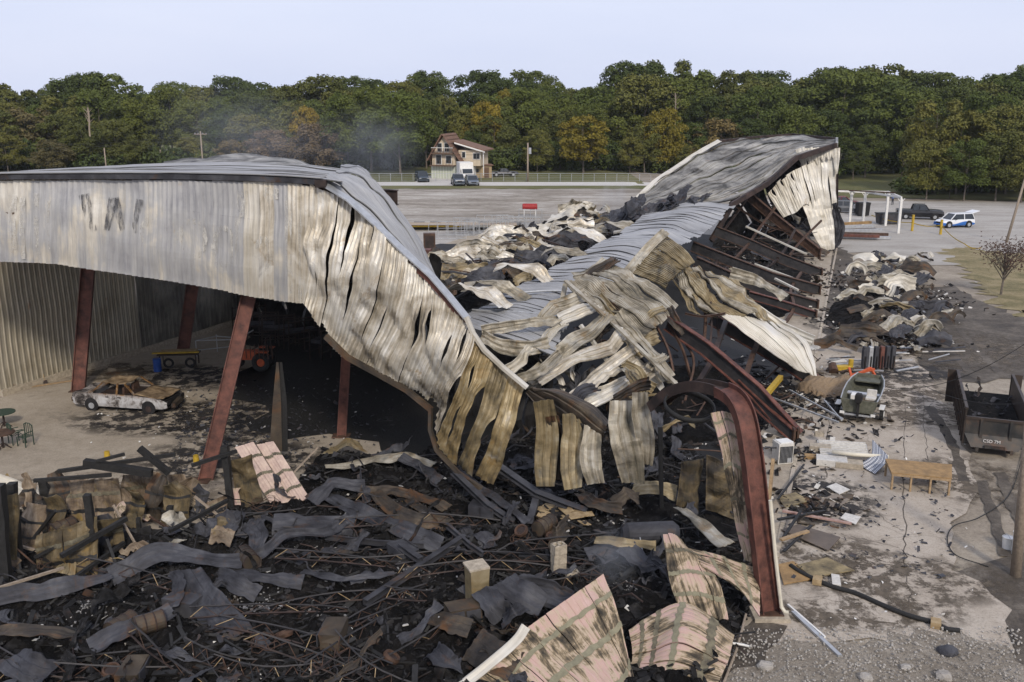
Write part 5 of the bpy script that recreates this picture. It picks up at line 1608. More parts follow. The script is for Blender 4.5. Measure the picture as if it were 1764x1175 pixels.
HAND = [([(191, 996), (271, 953), (345, 962), (418, 964)], [.5, 1.0, .9, .75], .75, 'char', 'long charred sheet with a pale scorched end lying across the rubble'),
        ([(319, 979), (345, 1023), (377, 1062), (408, 1097)], [.9, .75, .6, .45], 1.0, 'char', 'broad charred sheet sloping down towards the ash'),
        ([(-20, 1030), (96, 1012), (191, 991)], [.5, .7, .6], .6, 'char', None), ([(153, 1113), (223, 1081), (297, 1049)], [.5, .7, .75], .7, 'char', None), ([(300, 1048), (310, 1010), (300, 985)], [.7, .8, .9], .45, 'char', None),
        ([(410, 958), (453, 953), (491, 924), (558, 918), (603, 893)], [.5, .7, .8, .7, .55], .42, 'char', 'narrow blue grey sheet folded like a step in the rubble'),
        ([(370, 985), (410, 1008), (445, 1022)], [.6, .7, .5], .6, 'char', None), ([(385, 980), (450, 992), (522, 1004)], [.6, .7, .5], .5, 'char', None), ([(15, 1130), (48, 1150), (85, 1165)], [.5, .7, .5], .9, 'char', None), ([(0, 1090), (60, 1092), (130, 1098)], [.4, .55, .4], .5, 'charbrown', None),
        ([(536, 865), (571, 832), (629, 835)], [.4, .8, .6], .7, 'char', None), ([(430, 900), (445, 925), (440, 950)], [.6, .7, .6], .7, 'char', None), ([(345, 935), (390, 915), (410, 880)], [.4, .7, .8], .6, 'char', None),
        ([(560, 858), (640, 890), (760, 940)], [.3, .5, .4], .7, 'char', None), ([(640, 850), (700, 890), (780, 905)], [.5, .7, .4], .6, 'charbrown', None),
        ([(700, 850), (730, 880), (760, 900)], [.6, .8, .4], .5, 'charbrown', None), ([(788, 812), (849, 857), (909, 896)], [.9, .9, .7], .4, 'char', None),
        ([(833, 1015), (850, 1040), (868, 1062)], [1.0, .9, .5], .8, 'char', None), ([(868, 998), (900, 1020), (935, 1045)], [.9, .9, .5], .9, 'char', None), ([(865, 1070), (885, 1052), (905, 1045)], [.5, 1.0, .8], .5, 'char', None), ([(815, 1110), (850, 1130), (890, 1150)], [.5, .7, .6], 1.0, 'charbrown', None), ([(740, 1062), (775, 1075), (810, 1085)], [.4, .6, .5], .6, 'charbrown', None),
        ([(745, 1120), (765, 1140), (795, 1150)], [.5, .8, .6], .7, 'char', None), ([(900, 1020), (960, 1040), (1010, 1050)], [.6, .5, .4], .5, 'char', None), ([(880, 1005), (940, 1012), (985, 1030)], [.5, .6, .4], .5, 'char', None),
        ([(1025, 930), (1080, 935), (1130, 938)], [.8, .9, .9], .4, 'tan', 'scorched tan roll of sheet lying behind the pink panels'), ([(1075, 940), (1105, 970), (1120, 985)], [.8, .5, .4], .8, 'char', None), ([(1010, 955), (1050, 945), (1100, 965)], [.4, .5, .4], .6, 'char', None),
        ([(560, 800), (640, 792), (700, 785), (745, 800)], [.5, .5, .9, .8], .55, 'grime', 'pale grey strip of sheet peaked like a small roof in front of the dark bay'), ([(690, 785), (720, 800), (760, 830)], [1.0, .8, .6], .5, 'char', None), ([(620, 845), (690, 850), (770, 880)], [.5, .6, .5], .6, 'charbrown', None),
        ([(560, 775), (600, 765), (625, 772)], [.3, .7, .3], .8, 'tan', None), ([(1170, 880), (1205, 905), (1250, 945)], [.8, .7, .6], .7, 'grime', None), ([(1090, 845), (1130, 840), (1165, 850)], [.5, .8, .6], .7, 'tan', None), ([(1060, 870), (1080, 850), (1100, 860)], [.5, .9, .6], .6, 'charbrown', None),
        ([(1000, 850), (1030, 870), (1070, 880)], [.5, .8, .5], .6, 'charbrown', None), ([(930, 905), (960, 920), (985, 900)], [.4, .6, .4], .6, 'charbrown', None), ([(870, 905), (880, 885), (890, 868)], [.4, .8, .7], .35, 'char', None), ([(470, 905), (540, 900), (610, 905)], [.5, .6, .5], .9, 'char', None), ([(520, 985), (600, 1000), (680, 985)], [.4, .6, .5], .3, 'char', None), ([(140, 930), (120, 960), (110, 990)], [.7, .8, .4], .7, 'tan', None)]
for i, (p, z, w, mt, lb) in enumerate(HAND):
    P = zline(p, z)
    r = random.Random(i)
    o = sheet(None, 'charred_sheet', ribbon_surf(P, w, [r.uniform(-.45, .45) for _ in P], up=(0, -.4, .9), cup=r.uniform(-.05, .08), kink=i % 3 == 1), 1, M[mt], ribs=3 if w > .45 else 2, tn=36, amp=.03, crumple=.05, ck=2.2, jag=.14, seed=700 + i, thick=.018)[0]
    prop(o, lb or {'char': 'large charred sheet of metal bent over the black rubble', 'charbrown': 'large brown scorched sheet of metal bent over the black rubble', 'tan': 'scorched tan sheet of metal bent over the black rubble', 'grime': 'smoked grey sheet of metal bent over the black rubble'}[mt], 'metal sheet', None if lb else 'large sheets in the rubble, ' + mt)

# blue grey steel channels among the rubble
for i, (a, b, c, za, zb, w) in enumerate([((850, 798), (925, 850), (1010, 882), 1.6, .5, .3), ((780, 812), (840, 870), (885, 900), 1.4, .4, .22), ((926, 852), (918, 880), (912, 905), .9, .3, .25), ((629, 1038), (724, 975), (800, 925), .4, .7, .2), ((560, 925), (650, 935), (730, 940), .5, .5, .08), ((770, 905), (810, 940), (832, 955), .8, .5, .1), ((690, 940), (710, 955), (725, 965), .8, .7, .2), ((1280, 700), (1270, 690), (1250, 680), .4, .5, .1)][:7]):
    P = [G(*a, za), G(*b, (za + zb) / 2), G(*c, zb)]
    o = MB().sweep(P, [(-w / 2, -.1), (w / 2, -.1), (w / 2, -.07), (-w / 2 + .03, -.07), (-w / 2 + .03, .07), (w / 2, .07), (w / 2, .1), (-w / 2, .1)]).build('steel_channel', M['char'])
    prop(o, 'blue grey scorched steel channel lying across the rubble', 'steel channel', 'scorched channels in the rubble')

# open web joists
JV = []
for i in range(6):
    r = random.Random(900 + i)
    L, d, n = r.uniform(2.8, 5.5), r.uniform(.28, .42), 12
    bend, sag, twist = r.uniform(-.6, .6), r.uniform(-.3, .4), r.uniform(-1.2, 1.2)
    tp, bt = [], []
    for k in range(n + 1):
        t = k / n
        c = Vector((L * (t - .5), bend * math.sin(math.pi * t), sag * math.sin(math.pi * t) * .5))
        up = Matrix.Rotation(twist * t + r.uniform(-.1, .1), 3, 'X') @ Vector((0, .5, .86))
        tp.append(c + up * d / 2); bt.append(c - up * d / 2)
    m = MB()
    root = thing('bar_joist', 'twisted rusty bar joist with zigzag webbing in the black rubble', 'joist', (0, 0, 0), 0, 'bar joists in the rubble')
    MB().tube(tp, .028, 4).build('top_chord', M['slate'], root)
    MB().tube(bt, .028, 4).build('bottom_chord', M['rust_dark'], root)
    for k in range(n): MB().cyl(tp[k] if k % 2 else bt[k], bt[k + 1] if k % 2 else tp[k + 1], .012, .012, 4).build('web_rod', M['rust_brown' if k % 7 else 'cardboard'], root)
    JV.append([root, False])
for (u, v, rz, tl) in [(240, 1000, .3, .1), (480, 870, -.5, .1), (560, 900, -.45, 0), (640, 930, -.4, .1), (600, 975, -.15, .2), (660, 960, -.2, 0), (560, 1040, -.5, .1), (620, 1060, -1.0, .2), (690, 1030, -.9, .1), (730, 1010, -.7, .3), (520, 1120, .3, .1), (460, 1150, .1, 0), (150, 1130, -.3, 0), (90, 1150, .4, .1), (250, 1140, -.2, .1), (330, 1150, .5, .2), (400, 1130, .2, .1), (780, 960, -.5, .1), (840, 980, -.2, .1), (900, 960, .1, 0), (690, 900, -.3, .1), (820, 900, -.2, .2), (600, 1120, -1.2, .2), (560, 1150, .2, .3), (640, 1150, .6, .2), (700, 1110, -.9, 0), (470, 1060, -.4, .2), (680, 860, -.2, .2), (980, 930, -.4, .1), (960, 1000, -.3, 0)]:
    e = JV[rng.randrange(len(JV))]
    o = copy_tree(e[0]) if e[1] else e[0]
    e[1] = True
    p = G(u, v, .45)
    o.location = (p.x, p.y, hr(p.x, p.y) + .22); o.rotation_euler = (rng.uniform(-.4, .4), tl, -rz)
for e in JV:
    if not e[1]:
        for ch in list(e[0].children): bpy.data.objects.remove(ch)
        bpy.data.objects.remove(e[0])
# thin bent rods and pipes
for i in range(90):
    x, y = spots[8400 + i]
    r = random.Random(i)
    a = r.uniform(0, 3.14)
    L = r.uniform(.8, 3.0)
    P = [Vector((x + math.cos(a) * L * (t - .5), y + math.sin(a) * L * (t - .5), hr(x, y) + .12 + .25 * math.sin(t * 3 + i) + r.uniform(-.05, .1))) for t in (0, .33, .66, 1)]
    o = MB().tube(P, r.uniform(.012, .035), 5).build('bent_pipe', M[r.choice(['rust_dark', 'slate', 'charwood', 'slate', 'galv' if i % 9 == 0 else 'rust_dark'])])
    prop(o, 'thin bent pipe sticking out of the black rubble', 'pipe', 'bent pipes in the rubble')


# ------------------------------------------------------------------ insulated wall panels, scorched pink
M['pinkclean'] = plain('pale_pink_facing', (.52, .38, .33), .7, 0, .2, 4, c2=(.60, .47, .38))
def bands(root, S, ts, w, mat, lift, seed=1, s0=0.0, s1=1.0):
    for i, t in enumerate(ts):
        mt = M[mat[i % len(mat)]] if isinstance(mat, (list, tuple)) else M[mat]
        r = np.random.RandomState(seed + i)
        n = 30
        s = np.linspace(s0 + .01, s1 - .01, n)
        hw = w / S.l / 2
        V = []
        for k, off in enumerate((-1, 1)):
            tt = np.clip(t + off * hw * (1 + .25 * np.sin(s * 40 + r.rand() * 6 + k * 2)) + .01 * np.sin(s * 6 + i), 0, 1)
            V.append(S(s, tt) + S.nrm(s, tt) * lift)
        V = np.concatenate(V)
        Fc = [(k, k + 1, n + k + 1, n + k) for k in range(n - 1)]
        mk('girt_mark', V, Fc, mt, root, world=True)


def pink(label, rows, npan, mat, ts, seed, bmat='band', amp=.012, crumple=.05, flip=-1, w=.13, tears=(), lift=.05):
    S = Surf(rows)
    b = rows[-1][0]
    root = thing('insulated_wall_panel', label, 'wall panel', (b.x, b.y, 0))
    sheet(root, 'panel_strip', S, npan, M[mat], ribs=3, tn=34, amp=amp, crumple=crumple, ck=1.6, gap=.012, off=.05, seed=seed, thick=.05, flip=flip, tears=tears, bandt=ts, bandw=w, bandm=[M[b] for b in (bmat if isinstance(bmat, (list, tuple)) else [bmat])])
    return root, S


r1, S = pink('big scorched pink wall panel with olive stripes leaning up out of the rubble', [[W(785, 1192, 21.7), W(880, 1104, 22.7), W(962, 1044, 23.6), W(1040, 988, 24.4)], [W(850, 1225, 21.3), W(930, 1150, 22.2), W(1003, 1095, 23.0), W(1062, 1045, 23.6)], [W(930, 1280, 20.6), W(1000, 1215, 21.3), W(1055, 1165, 22.0), W(1078, 1120, 22.9)], [W(980, 1330, 20.0), W(1040, 1270, 20.6), W(1080, 1230, 21.2), W(1092, 1200, 22)]], 7, 'pink', (.2, .46, .74), 201, 'bandpale', w=.15)
sheet(r1, 'edge_flange', ribbon_surf([W(795, 1184, 21.6), W(850, 1140, 22.1), (W(890, 1104, 22.6)), W(906, 1080, 22.9)], .26, .5), 1, M['white'], ribs=1, tn=16, amp=.02, crumple=.03, seed=202, thick=.03)
pink('scorched pink panel bulging like a shell beside the damp earth', [[W(1083, 1084, 24), W(1088, 1118, 23.4), W(1084, 1156, 22.9)], [W(1130, 1056, 24.4), W(1124, 1105, 23.4), W(1112, 1165, 22.6)], [W(1188, 1040, 24.5), W(1178, 1095, 23.2), W(1158, 1172, 22.4)], [W(1266, 1092, 23.7), W(1252, 1138, 22.9), W(1232, 1190, 22.1)]], 5, 'pink2', (.16, .36, .6, .86), 211, ['band', 'band', 'bandpale', 'band'], w=.17)
pink('scorched pink panel standing curled in front of the dark rubble', [[W(1142, 922, 26.8), W(1158, 924, 26.9), W(1182, 942, 26.8)], [W(1147, 962, 26.1), W(1180, 962, 26.1), W(1215, 968, 26.2)], [W(1156, 1008, 25.6), W(1200, 1008, 25.4), W(1242, 1012, 25.5)], [W(1172, 1050, 25.2), W(1215, 1058, 25.0), W(1256, 1080, 24.9)]], 4, 'pink', (.25, .52, .78), 221, ['band', 'bandpale', 'bandpale'])
pink('scorched pink panel fanned out against the foot of the red frame', [[W(1186, 946, 26.7), W(1196, 958, 26.3), W(1210, 975, 25.9)], [W(1222, 952, 26.5), W(1240, 972, 26.1), W(1250, 1000, 25.6)], [W(1262, 964, 26.3), W(1274, 992, 25.8), W(1282, 1028, 25.4)], [W(1306, 976, 26.2), W(1308, 1018, 25.6), W(1306, 1064, 25.0)]], 4, 'pink2', (.25, .52, .8), 231, 'bandpale')
pink('narrow scorched pink strip curving down beside the red portal frame', [[W(1224, 712, 27.6), W(1240, 710, 27.6), W(1258, 714, 27.6)], [W(1240, 765, 27.2), W(1256, 764, 27.1), W(1272, 766, 27.2)], [W(1252, 840, 26.9), W(1268, 840, 26.7), W(1285, 842, 26.9)], [W(1266, 910, 26.7), W(1282, 910, 26.5), W(1297, 912, 26.7)], [W(1282, 965, 26.6), W(1294, 968, 26.4), W(1303, 970, 26.6)]], 2, 'pink', (.08, .2, .38, .58, .8), 241, ['bandpale', 'band'], w=.1)
for i, (a, b, c, d) in enumerate([((405, 771), (437, 761), (470, 874), (502, 861)), ((442, 766), (472, 761), (508, 871), (534, 857))]):
    L = lambda p, q, t: (p[0] + (q[0] - p[0]) * t, p[1] + (q[1] - p[1]) * t)
    pink(['clean pale pink panel with dark stripes leaning over the rubble', 'second pale pink panel with dark stripes overlapping the first'][i], [[W(*L(a, c, t), 36.3 - 2.6 * t + .12 * i), W(*L(b, d, t), 36.3 - 2.6 * t + .12 * i)] for t in (0, .5, 1)], 2, 'pinkclean' if 'pinkclean' in M else 'pink', (.22, .5, .78), 251 + i, 'band', w=.16, crumple=.02)

# ------------------------------------------------------------------ charred remains of the front office
AG = 'charred posts of the front office'
for i, (a, b, w) in enumerate([((150, 852), (167, 985), .24), ((387, 768), (398, 878), .26), ((-2, 835), (12, 1008), .3), ((20, 832), (32, 975), .26), ((75, 828), (92, 888), .34), ((292, 872), (299, 925), .22), ((238, 892), (243, 938), .14), ((1137, 735), (1140, 880), .16)]):
    p = G(*b, .1)
    q = W(*a, p.y + .1)
    k = MB()
    r = random.Random(i)
    n = 6
    k.loft([[p.lerp(q, t / n) + Vector((sx * w / 2 * r.uniform(.75, 1.1), sy * w / 2 * r.uniform(.75, 1.1), 0)) for sx, sy in ((-1, -1), (1, -1), (1, 1), (-1, 1))] for t in range(n + 1)])
    o = k.build('charred_post', M['charwood'])
    prop(o, 'upright charred wooden post of the burnt office wall' if i != 7 else 'single black post standing below the hanging wall strips', 'post', AG if i != 7 else None)
for i, (a, b, za, zb, w) in enumerate([((145, 797), (262, 815), 2.6, 2.2, .26), ((100, 812), (302, 783), 2.2, 2.6, .13), ((240, 772), (292, 815), 2.9, 2.0, .2), ((330, 802), (408, 777), 2.2, 2.4, .12), ((58, 828), (192, 818), 2.2, 2.2, .12), ((105, 958), (218, 893), 1.2, 1.6, .14), ((118, 1003), (214, 935), .6, .9, .12), ((165, 795), (215, 782), 2.7, 2.8, .1), ((0, 872), (45, 900), 2.0, 1.4, .12), ((60, 925), (95, 880), .8, 2.0, .1), ((280, 925), (320, 950), .8, .4, .14), ((292, 915), (392, 862), 1.0, 1.2, .12),
                                       ((0, 1012), (110, 978), .6, .6, .08), ((195, 870), (235, 940), 1.8, .5, .06), ((335, 855), (385, 895), 1.6, .7, .07), ((505, 815), (548, 770), .8, 1.8, .06), ((60, 960), (120, 930), .8, 1.4, .09)]):
    o = MB().bar(G(*a, za), G(*b, zb), w, w).build('charred_timber', M['charwood' if i < 12 or i == 16 else 'polewood'])
    prop(o, 'charred timber leaning across the burnt office wall' if i < 12 or i == 16 else 'pale unburnt stick leaning on the burnt office wall', 'timber', 'charred timbers of the front office' if i < 12 or i == 16 else 'pale sticks on the office wall')
M['brownpanel'] = sheetmat('scorched_partition', [(.03, .026, .022), (.12, .085, .055), (.26, .20, .14), (.36, .30, .22)], soot=.5, rust=.3, rustc=(.25, .17, .03), big=.7, seed=14, rough=.8, metal=0)
M['goldpanel'] = sheetmat('yellowed_partition', [(.018, .017, .015), (.07, .055, .03), (.15, .11, .055), (.25, .205, .13)], soot=.55, rust=.2, rustc=(.25, .15, .03), big=.8, seed=15, rough=.8, metal=0)
for i, (q, mt, n, lb) in enumerate([(((112, 832), (206, 822), (215, 905), (120, 905)), 'brownpanel', 4, 'pale scorched partition sheet with yellow stains'), (((210, 818), (288, 808), (300, 885), (205, 902)), 'brownpanel', 4, 'brown scorched partition with dark stripes'), (((58, 925), (165, 892), (172, 990), (66, 1003)), 'goldpanel', 4, 'blackened partition with yellow scorch behind the charred lattice'),
                                   (((165, 895), (210, 890), (218, 965), (170, 985)), 'goldpanel', 2, 'yellow black partition piece beside the charred lattice'), (((292, 892), (390, 852), (392, 885), (302, 925)), 'brownpanel', 5, 'low tan sill wall below the clean pink panels'), (((270, 815), (318, 815), (335, 870), (292, 890)), 'brownpanel', 2, 'curled pale corner of partition below the charred beams'),
                                   (((2, 850), (28, 845), (30, 985), (2, 1000)), 'goldpanel', 1, 'narrow orange scorched board between two charred posts'), (((398, 790), (430, 780), (455, 862), (405, 880)), 'goldpanel', 2, 'dark gold scorched board behind the clean pink panel'), (((1175, 795), (1210, 790), (1200, 880), (1165, 870)), 'goldpanel', 2, 'blackened gold board leaning below the torn ribbons'), (((1215, 785), (1262, 800), (1265, 895), (1215, 880)), 'goldpanel', 2, 'blackened gold board leaning beside the pink strip')]):
    a, b, c, d = q
    yb = G(*c, .15).y
    yy = min(yb, 37)
    S = Surf([[W(*a, yy + .25), W((a[0] + b[0]) / 2, (a[1] + b[1]) / 2, yy + .05), W(*b, yy + .25)], [W(*d, yy), W((d[0] + c[0]) / 2, (d[1] + c[1]) / 2, yy - .15), W(*c, yy)]])
    root = thing('scorched_office_sheet', lb, 'partition', G(*c, 0))
    sheet(root, 'panel_board', S, max(1, n // 2), M[mt], ribs=3, tn=22, amp=.02, crumple=.13, ck=2, gap=.006, off=.12, rag=.1, seed=300 + i, thick=.03, bandt=(.3, .65) if i < 6 else (), bandw=.14, bandm=[M['band'], M['charwood']])
dp_ = thing('scorched_doorway', 'scorched brown door leaf in its frame standing in the burnt office wall', 'door', G(262, 935))
a, b, c, d = W(234, 862, 33.4), W(279, 847, 33.2), W(286, 925, 33.0), W(244, 940, 33.1)
MB().loft([[p, p + Vector((.02, .08, 0))] for p in (a, b, c, d, a)], closed=False).build('door_edge', M['cardboard'], dp_, world=True)
mk('door_leaf', [tuple(x) for x in (a, b, c, d)] + [tuple(x + Vector((.02, .08, 0))) for x in (a, b, c, d)], [(3, 2, 1, 0), (4, 5, 6, 7), (0, 1, 5, 4), (1, 2, 6, 5), (2, 3, 7, 6), (3, 0, 4, 7)], M['charbrown'], dp_, world=True)
for p, q in ((a, b), (b, c), (c, d), (d, a)): MB().bar(p + Vector((0, -.03, 0)), q + Vector((0, -.03, 0)), .06, .06).build('door_frame', M['cardboard'], dp_, world=True)
o = sheet(None, 'torn_white_sheet', ribbon_surf([W(-10, 826, 34), W(20, 836, 34), W(45, 845, 34.2), W(64, 842, 34.5)], .55, .8), 1, M['white'], ribs=1, tn=16, amp=.02, crumple=.03, seed=330, thick=.02)[0]
prop(o, 'pale torn sheet curling above the charred posts', 'metal sheet')
o = sheet(None, 'torn_white_sheet', ribbon_surf([W(16, 895, 33), W(40, 905, 33), W(62, 930, 32.6)], [.9, .6, .1], .8), 1, M['white'], ribs=1, tn=16, amp=.02, crumple=.03, seed=331, thick=.02)[0]
prop(o, 'pale triangular sheet hanging beside the charred posts', 'metal sheet')
pl = thing('upright_plank', 'tall thin scorched plank standing upright in front of the dark bay', 'plank', G(472, 772))
for k, (u0, u1, d0, mt) in enumerate(((464, 478, 0, 'charbrown'), (474, 484, .12, 'charwood'))):
    MB().loft([[W(u0 + 4 * k, 778, 37 + d0), W(u0 + 22, 778, 37 + d0), W(u0 + 22, 778, 37.05 + d0), W(u0 + 4 * k, 778, 37.05 + d0)], [W(u0 + 6, 690, 37 + d0), W(u0 + 20, 690, 37 + d0), W(u0 + 20, 690, 37.05 + d0), W(u0 + 6, 690, 37.05 + d0)], [W(u1 - 2, 624, 37 + d0), W(u1 + 2, 624, 37 + d0), W(u1 + 2, 624, 37.05 + d0), W(u1 - 2, 624, 37.05 + d0)]]).build('board', M[mt], pl, world=True)
# ------------------------------------------------------------------ heaps of fallen sheet
def mound(name, cx, cy, a, b, h, mat, rot=0.0, seed=1, res=.35):
    nz, nz2 = SN(seed, 1.3), SN(seed + 1, 4.0)
    xs, ys = np.arange(-a, a + res, res), np.arange(-b, b + res, res)
    X, Y = np.meshgrid(xs, ys)
    d = np.clip(1 - (X / a) ** 2 - (Y / b) ** 2, 0, 1).ravel()
    P = np.stack([X.ravel(), Y.ravel(), np.zeros(X.size)], 1)
    rr = np.random.RandomState(seed)
    z = h * d ** .6 * (1 + .35 * nz(P)) + (d > 0) * (.12 * nz2(P) + rr.rand(len(P)) * .15 * min(1, h)) - .08 * (d <= 0)
    c, s = math.cos(rot), math.sin(rot)
    V = np.stack([cx + X.ravel() * c - Y.ravel() * s, cy + X.ravel() * s + Y.ravel() * c, z], 1)
    n = len(xs)
    k = np.arange((len(ys) - 1) * n).reshape(-1, n)[:, :-1].ravel()
    k = k[(d[k] > 0) | (d[k + 1] > 0) | (d[k + n] > 0) | (d[k + n + 1] > 0)]
    o = mk(name, V, np.stack([k, k + 1, k + n + 1, k + n], 1), mat)
    o['kind'] = 'stuff'
    return o


mound('ash_heap', -1.5, 86, 6.0, 23, 1.1, M['rubble'], R(-19), 61, .45)
mound('ash_heap', 7.0, 110, 5, 10, 1.4, M['rubble'], R(-19), 62, .45)
mound('ash_heap', 21, 78, 3.6, 14, .35, M['rubble'], R(-19), 63, .4)
mound('ash_heap', 8.5, 47, 5, 6.5, .45, M['rubble'], R(-19), 64, .3)
mound('ash_heap', 25.5, 68, 2.4, 8, .3, M['rubble'], R(-22), 65, .3)
mound('sand_pile', G(1432, 672).x, G(1432, 672).y, 1.9, 1.5, .55, groundmat('sand', [(.35, (.19, .135, .085)), (.65, (.25, .185, .12))], .5, 5, bump=.3), 0, 67, .16)

HG = 0


def heap_sheet(u, v, y, L, w, mt, ang, lift, seed, lb, grp, name='crumpled_sheet', tilt=0.0, cr=.12):
    r = random.Random(seed)
    c = W(u, v, y)
    if c.z < .25: c.z = .25
    n = 5
    pts = []
    for k in range(n):
        t = k / (n - 1) - .5
        pts.append(c + Vector((math.cos(ang) * L * t, math.sin(ang) * L * t, lift * math.cos(t * 3.1) + r.uniform(-.3, .3) * min(1, L / 4) + tilt * t * L)))
    for p in pts: p.z = max(p.z, .12)
    o = sheet(None, name, ribbon_surf(pts, [w * r.uniform(.75, 1.15) for _ in range(n)], [r.uniform(-.5, .5) for _ in range(n)], up=(0, -.6, .8), cup=r.uniform(-.25, .25), kink=seed % 3 > 0), 1, M[mt], ribs=max(2, int(w / .3)), tn=30, amp=.07, crumple=cr, ck=1.6, jag=.35 if w > .9 else .15, seed=seed, thick=.02)[0]
    return prop(o, lb, 'metal sheet', grp)


LBL = {'white': 'pale crumpled wall sheet in the long heap beside the grey roof', 'twist': 'heat bleached crumpled sheet in the long heap beside the grey roof', 'tan': 'tan scorched crumpled sheet in the long heap beside the grey roof', 'grime': 'smoked crumpled sheet in the long heap beside the grey roof', 'char': 'charred crumpled sheet in the long heap beside the grey roof', 'charbrown': 'brown charred crumpled sheet in the long heap beside the grey roof'}
r = random.Random(77)
MID = [(770, 470, 74, 6, 2.0, 'tan'), (800, 455, 77, 7, 2.2, 'twist'), (835, 450, 79, 6, 2.0, 'twist'), (760, 450, 80, 6, 1.6, 'charbrown'), (785, 480, 70, 6, 1.5, 'tan'), (755, 490, 68, 5, 1.6, 'tan'), (745, 460, 76, 4, 1.6, 'grime'), (870, 432, 88, 8, 2.4, 'white'), (905, 424, 92, 9, 2.4, 'white'), (930, 436, 86, 6, 2.0, 'twist'), (880, 415, 96, 8, 2.2, 'twist'), (910, 405, 100, 8, 2.4, 'white'), (945, 398, 104, 8, 2.6, 'white'), (980, 385, 108, 7, 2.6, 'white'), (960, 408, 100, 7, 2.2, 'twist'), (1000, 368, 112, 6, 2.2, 'white'), (985, 360, 114, 4, 1.8, 'grime'), (1010, 352, 114, 3.5, 1.6, 'grime'), (1030, 380, 108, 5, 1.8, 'charbrown'), (1040, 395, 104, 5, 1.6, 'char'),
       (850, 470, 75, 6, 1.8, 'char'), (880, 462, 78, 6, 1.6, 'char'), (905, 450, 82, 6, 1.6, 'char'), (940, 445, 84, 6, 1.4, 'char'), (840, 490, 68, 6, 1.6, 'char'), (810, 500, 66, 5, 1.4, 'char'), (870, 480, 72, 5, 1.2, 'charbrown'), (900, 470, 76, 5, 1.2, 'charbrown'), (965, 430, 90, 5, 1.4, 'char'), (990, 420, 92, 5, 1.4, 'char'), (1010, 405, 98, 5, 1.4, 'char'), (1030, 410, 94, 4, 1.2, 'grime'), (925, 480, 70, 3, 1.2, 'tan'), (905, 490, 67, 3, 1.2, 'tan'), (965, 452, 80, 3, 1.2, 'grime'), (1045, 405, 97, 4, 1.4, 'grime'), (780, 500, 65, 4, 1.2, 'charbrown'), (755, 510, 62, 4, 1.2, 'charbrown'), (990, 395, 104, 4, 1.4, 'charbrown'), (1055, 380, 108, 4, 1.4, 'char'),
       (890, 445, 84, 5, 1.4, 'tan'), (860, 448, 82, 5, 1.4, 'tan'), (820, 478, 71, 5, 1.2, 'tan')]
for i, (u, v, y, L, w, mt) in enumerate(MID):
    heap_sheet(u, v, y, L * r.uniform(.6, .85), w * r.uniform(.75, 1.0), mt, r.choice([R(62), R(70), R(20), R(-15), R(40)]) + r.uniform(-.4, .4), r.uniform(.2, .9), 1000 + i, LBL[mt], 'crumpled sheets in the long heap, ' + mt)
for i in range(80):
    t = r.random()
    u, v, y = 750 + 300 * t + r.uniform(-35, 35), 492 - 115 * t + r.uniform(-26, 22), 68 + 40 * t
    mt = r.choice(['char', 'char', 'charbrown', 'tan', 'grime', 'grime', 'twist'])
    heap_sheet(u, v, y, r.uniform(1.4, 3.4), r.uniform(.5, 1.3), mt, r.uniform(0, 3.1), r.uniform(0, .6), 1400 + i, LBL[mt], 'crumpled sheets in the long heap, ' + mt, tilt=r.uniform(-.4, .4))
for i, (u, v, dv, w) in enumerate([(985, 372, -26, 1.8), (1003, 372, -20, 1.4), (1015, 374, -18, 1.2), (972, 380, -14, 1.4), (1030, 385, -12, 1.2)]):
    p = [W(u, v, 112), W(u + 4, v + dv * .5, 112.4), W(u + 9, v + dv, 112)]
    o = sheet(None, 'upright_sheet', ribbon_surf(p, [w, w * 1.1, w * .6], .4 * i, up=(0, 1, 0), cup=.3), 1, M[['grime', 'white', 'tan', 'grime', 'char'][i]], ribs=4, tn=16, amp=.06, crumple=.15, seed=1100 + i)[0]
    prop(o, 'crumpled sheet standing upright on top of the far heap', 'metal sheet', 'upright sheets on the far heap')
RGT = [(1490, 450, 0, 2.6, .9, 'white'), (1515, 445, 0, 3.0, .9, 'char'), (1540, 448, 0, 2.4, .8, 'white'), (1505, 462, 0, 3.2, 1.0, 'grime'), (1530, 470, 0, 3.2, 1.2, 'char'), (1555, 480, 0, 4.0, 1.3, 'white'), (1575, 470, 0, 4.2, 1.0, 'charbrown'), (1520, 490, 0, 3.4, 1.2, 'white'), (1550, 500, 0, 3.6, 1.3, 'white'), (1590, 485, 0, 3.6, 1.2, 'char'), (1500, 505, 0, 2.6, .8, 'grime'), (1530, 525, 0, 3.4, .6, 'grime'), (1545, 537, 0, 2.8, .5, 'tan'), (1570, 545, 0, 3.0, .9, 'char'), (1600, 530, 0, 3.4, .7, 'char'), (1625, 540, 0, 3.0, .6, 'char'), (1480, 535, 0, 2.4, .7, 'charbrown'), (1540, 562, 0, 4.6, 1.4, 'white'), (1500, 575, 0, 5.0, 1.2, 'charbrown'), (1555, 580, 0, 4.0, 1.0, 'char'), (1470, 585, 0, 3.6, .8, 'charbrown'), (1600, 575, 0, 2.2, .7, 'white'), (1590, 555, 0, 1.6, .6, 'white'), (1610, 590, 0, 2.6, .8, 'char'), (1475, 470, 0, 2.0, .7, 'white'), (1565, 460, 0, 3, .8, 'charbrown'), (1490, 485, 0, 2.4, .7, 'charbrown'), (1440, 595, 0, 3.2, .6, 'charbrown'), (1575, 515, 0, 3, .8, 'charbrown'), (1520, 555, 0, 3, .7, 'charbrown'), (1620, 560, 0, 2.4, .6, 'charbrown'), (1650, 545, 0, 2.0, .4, 'charbrown')]
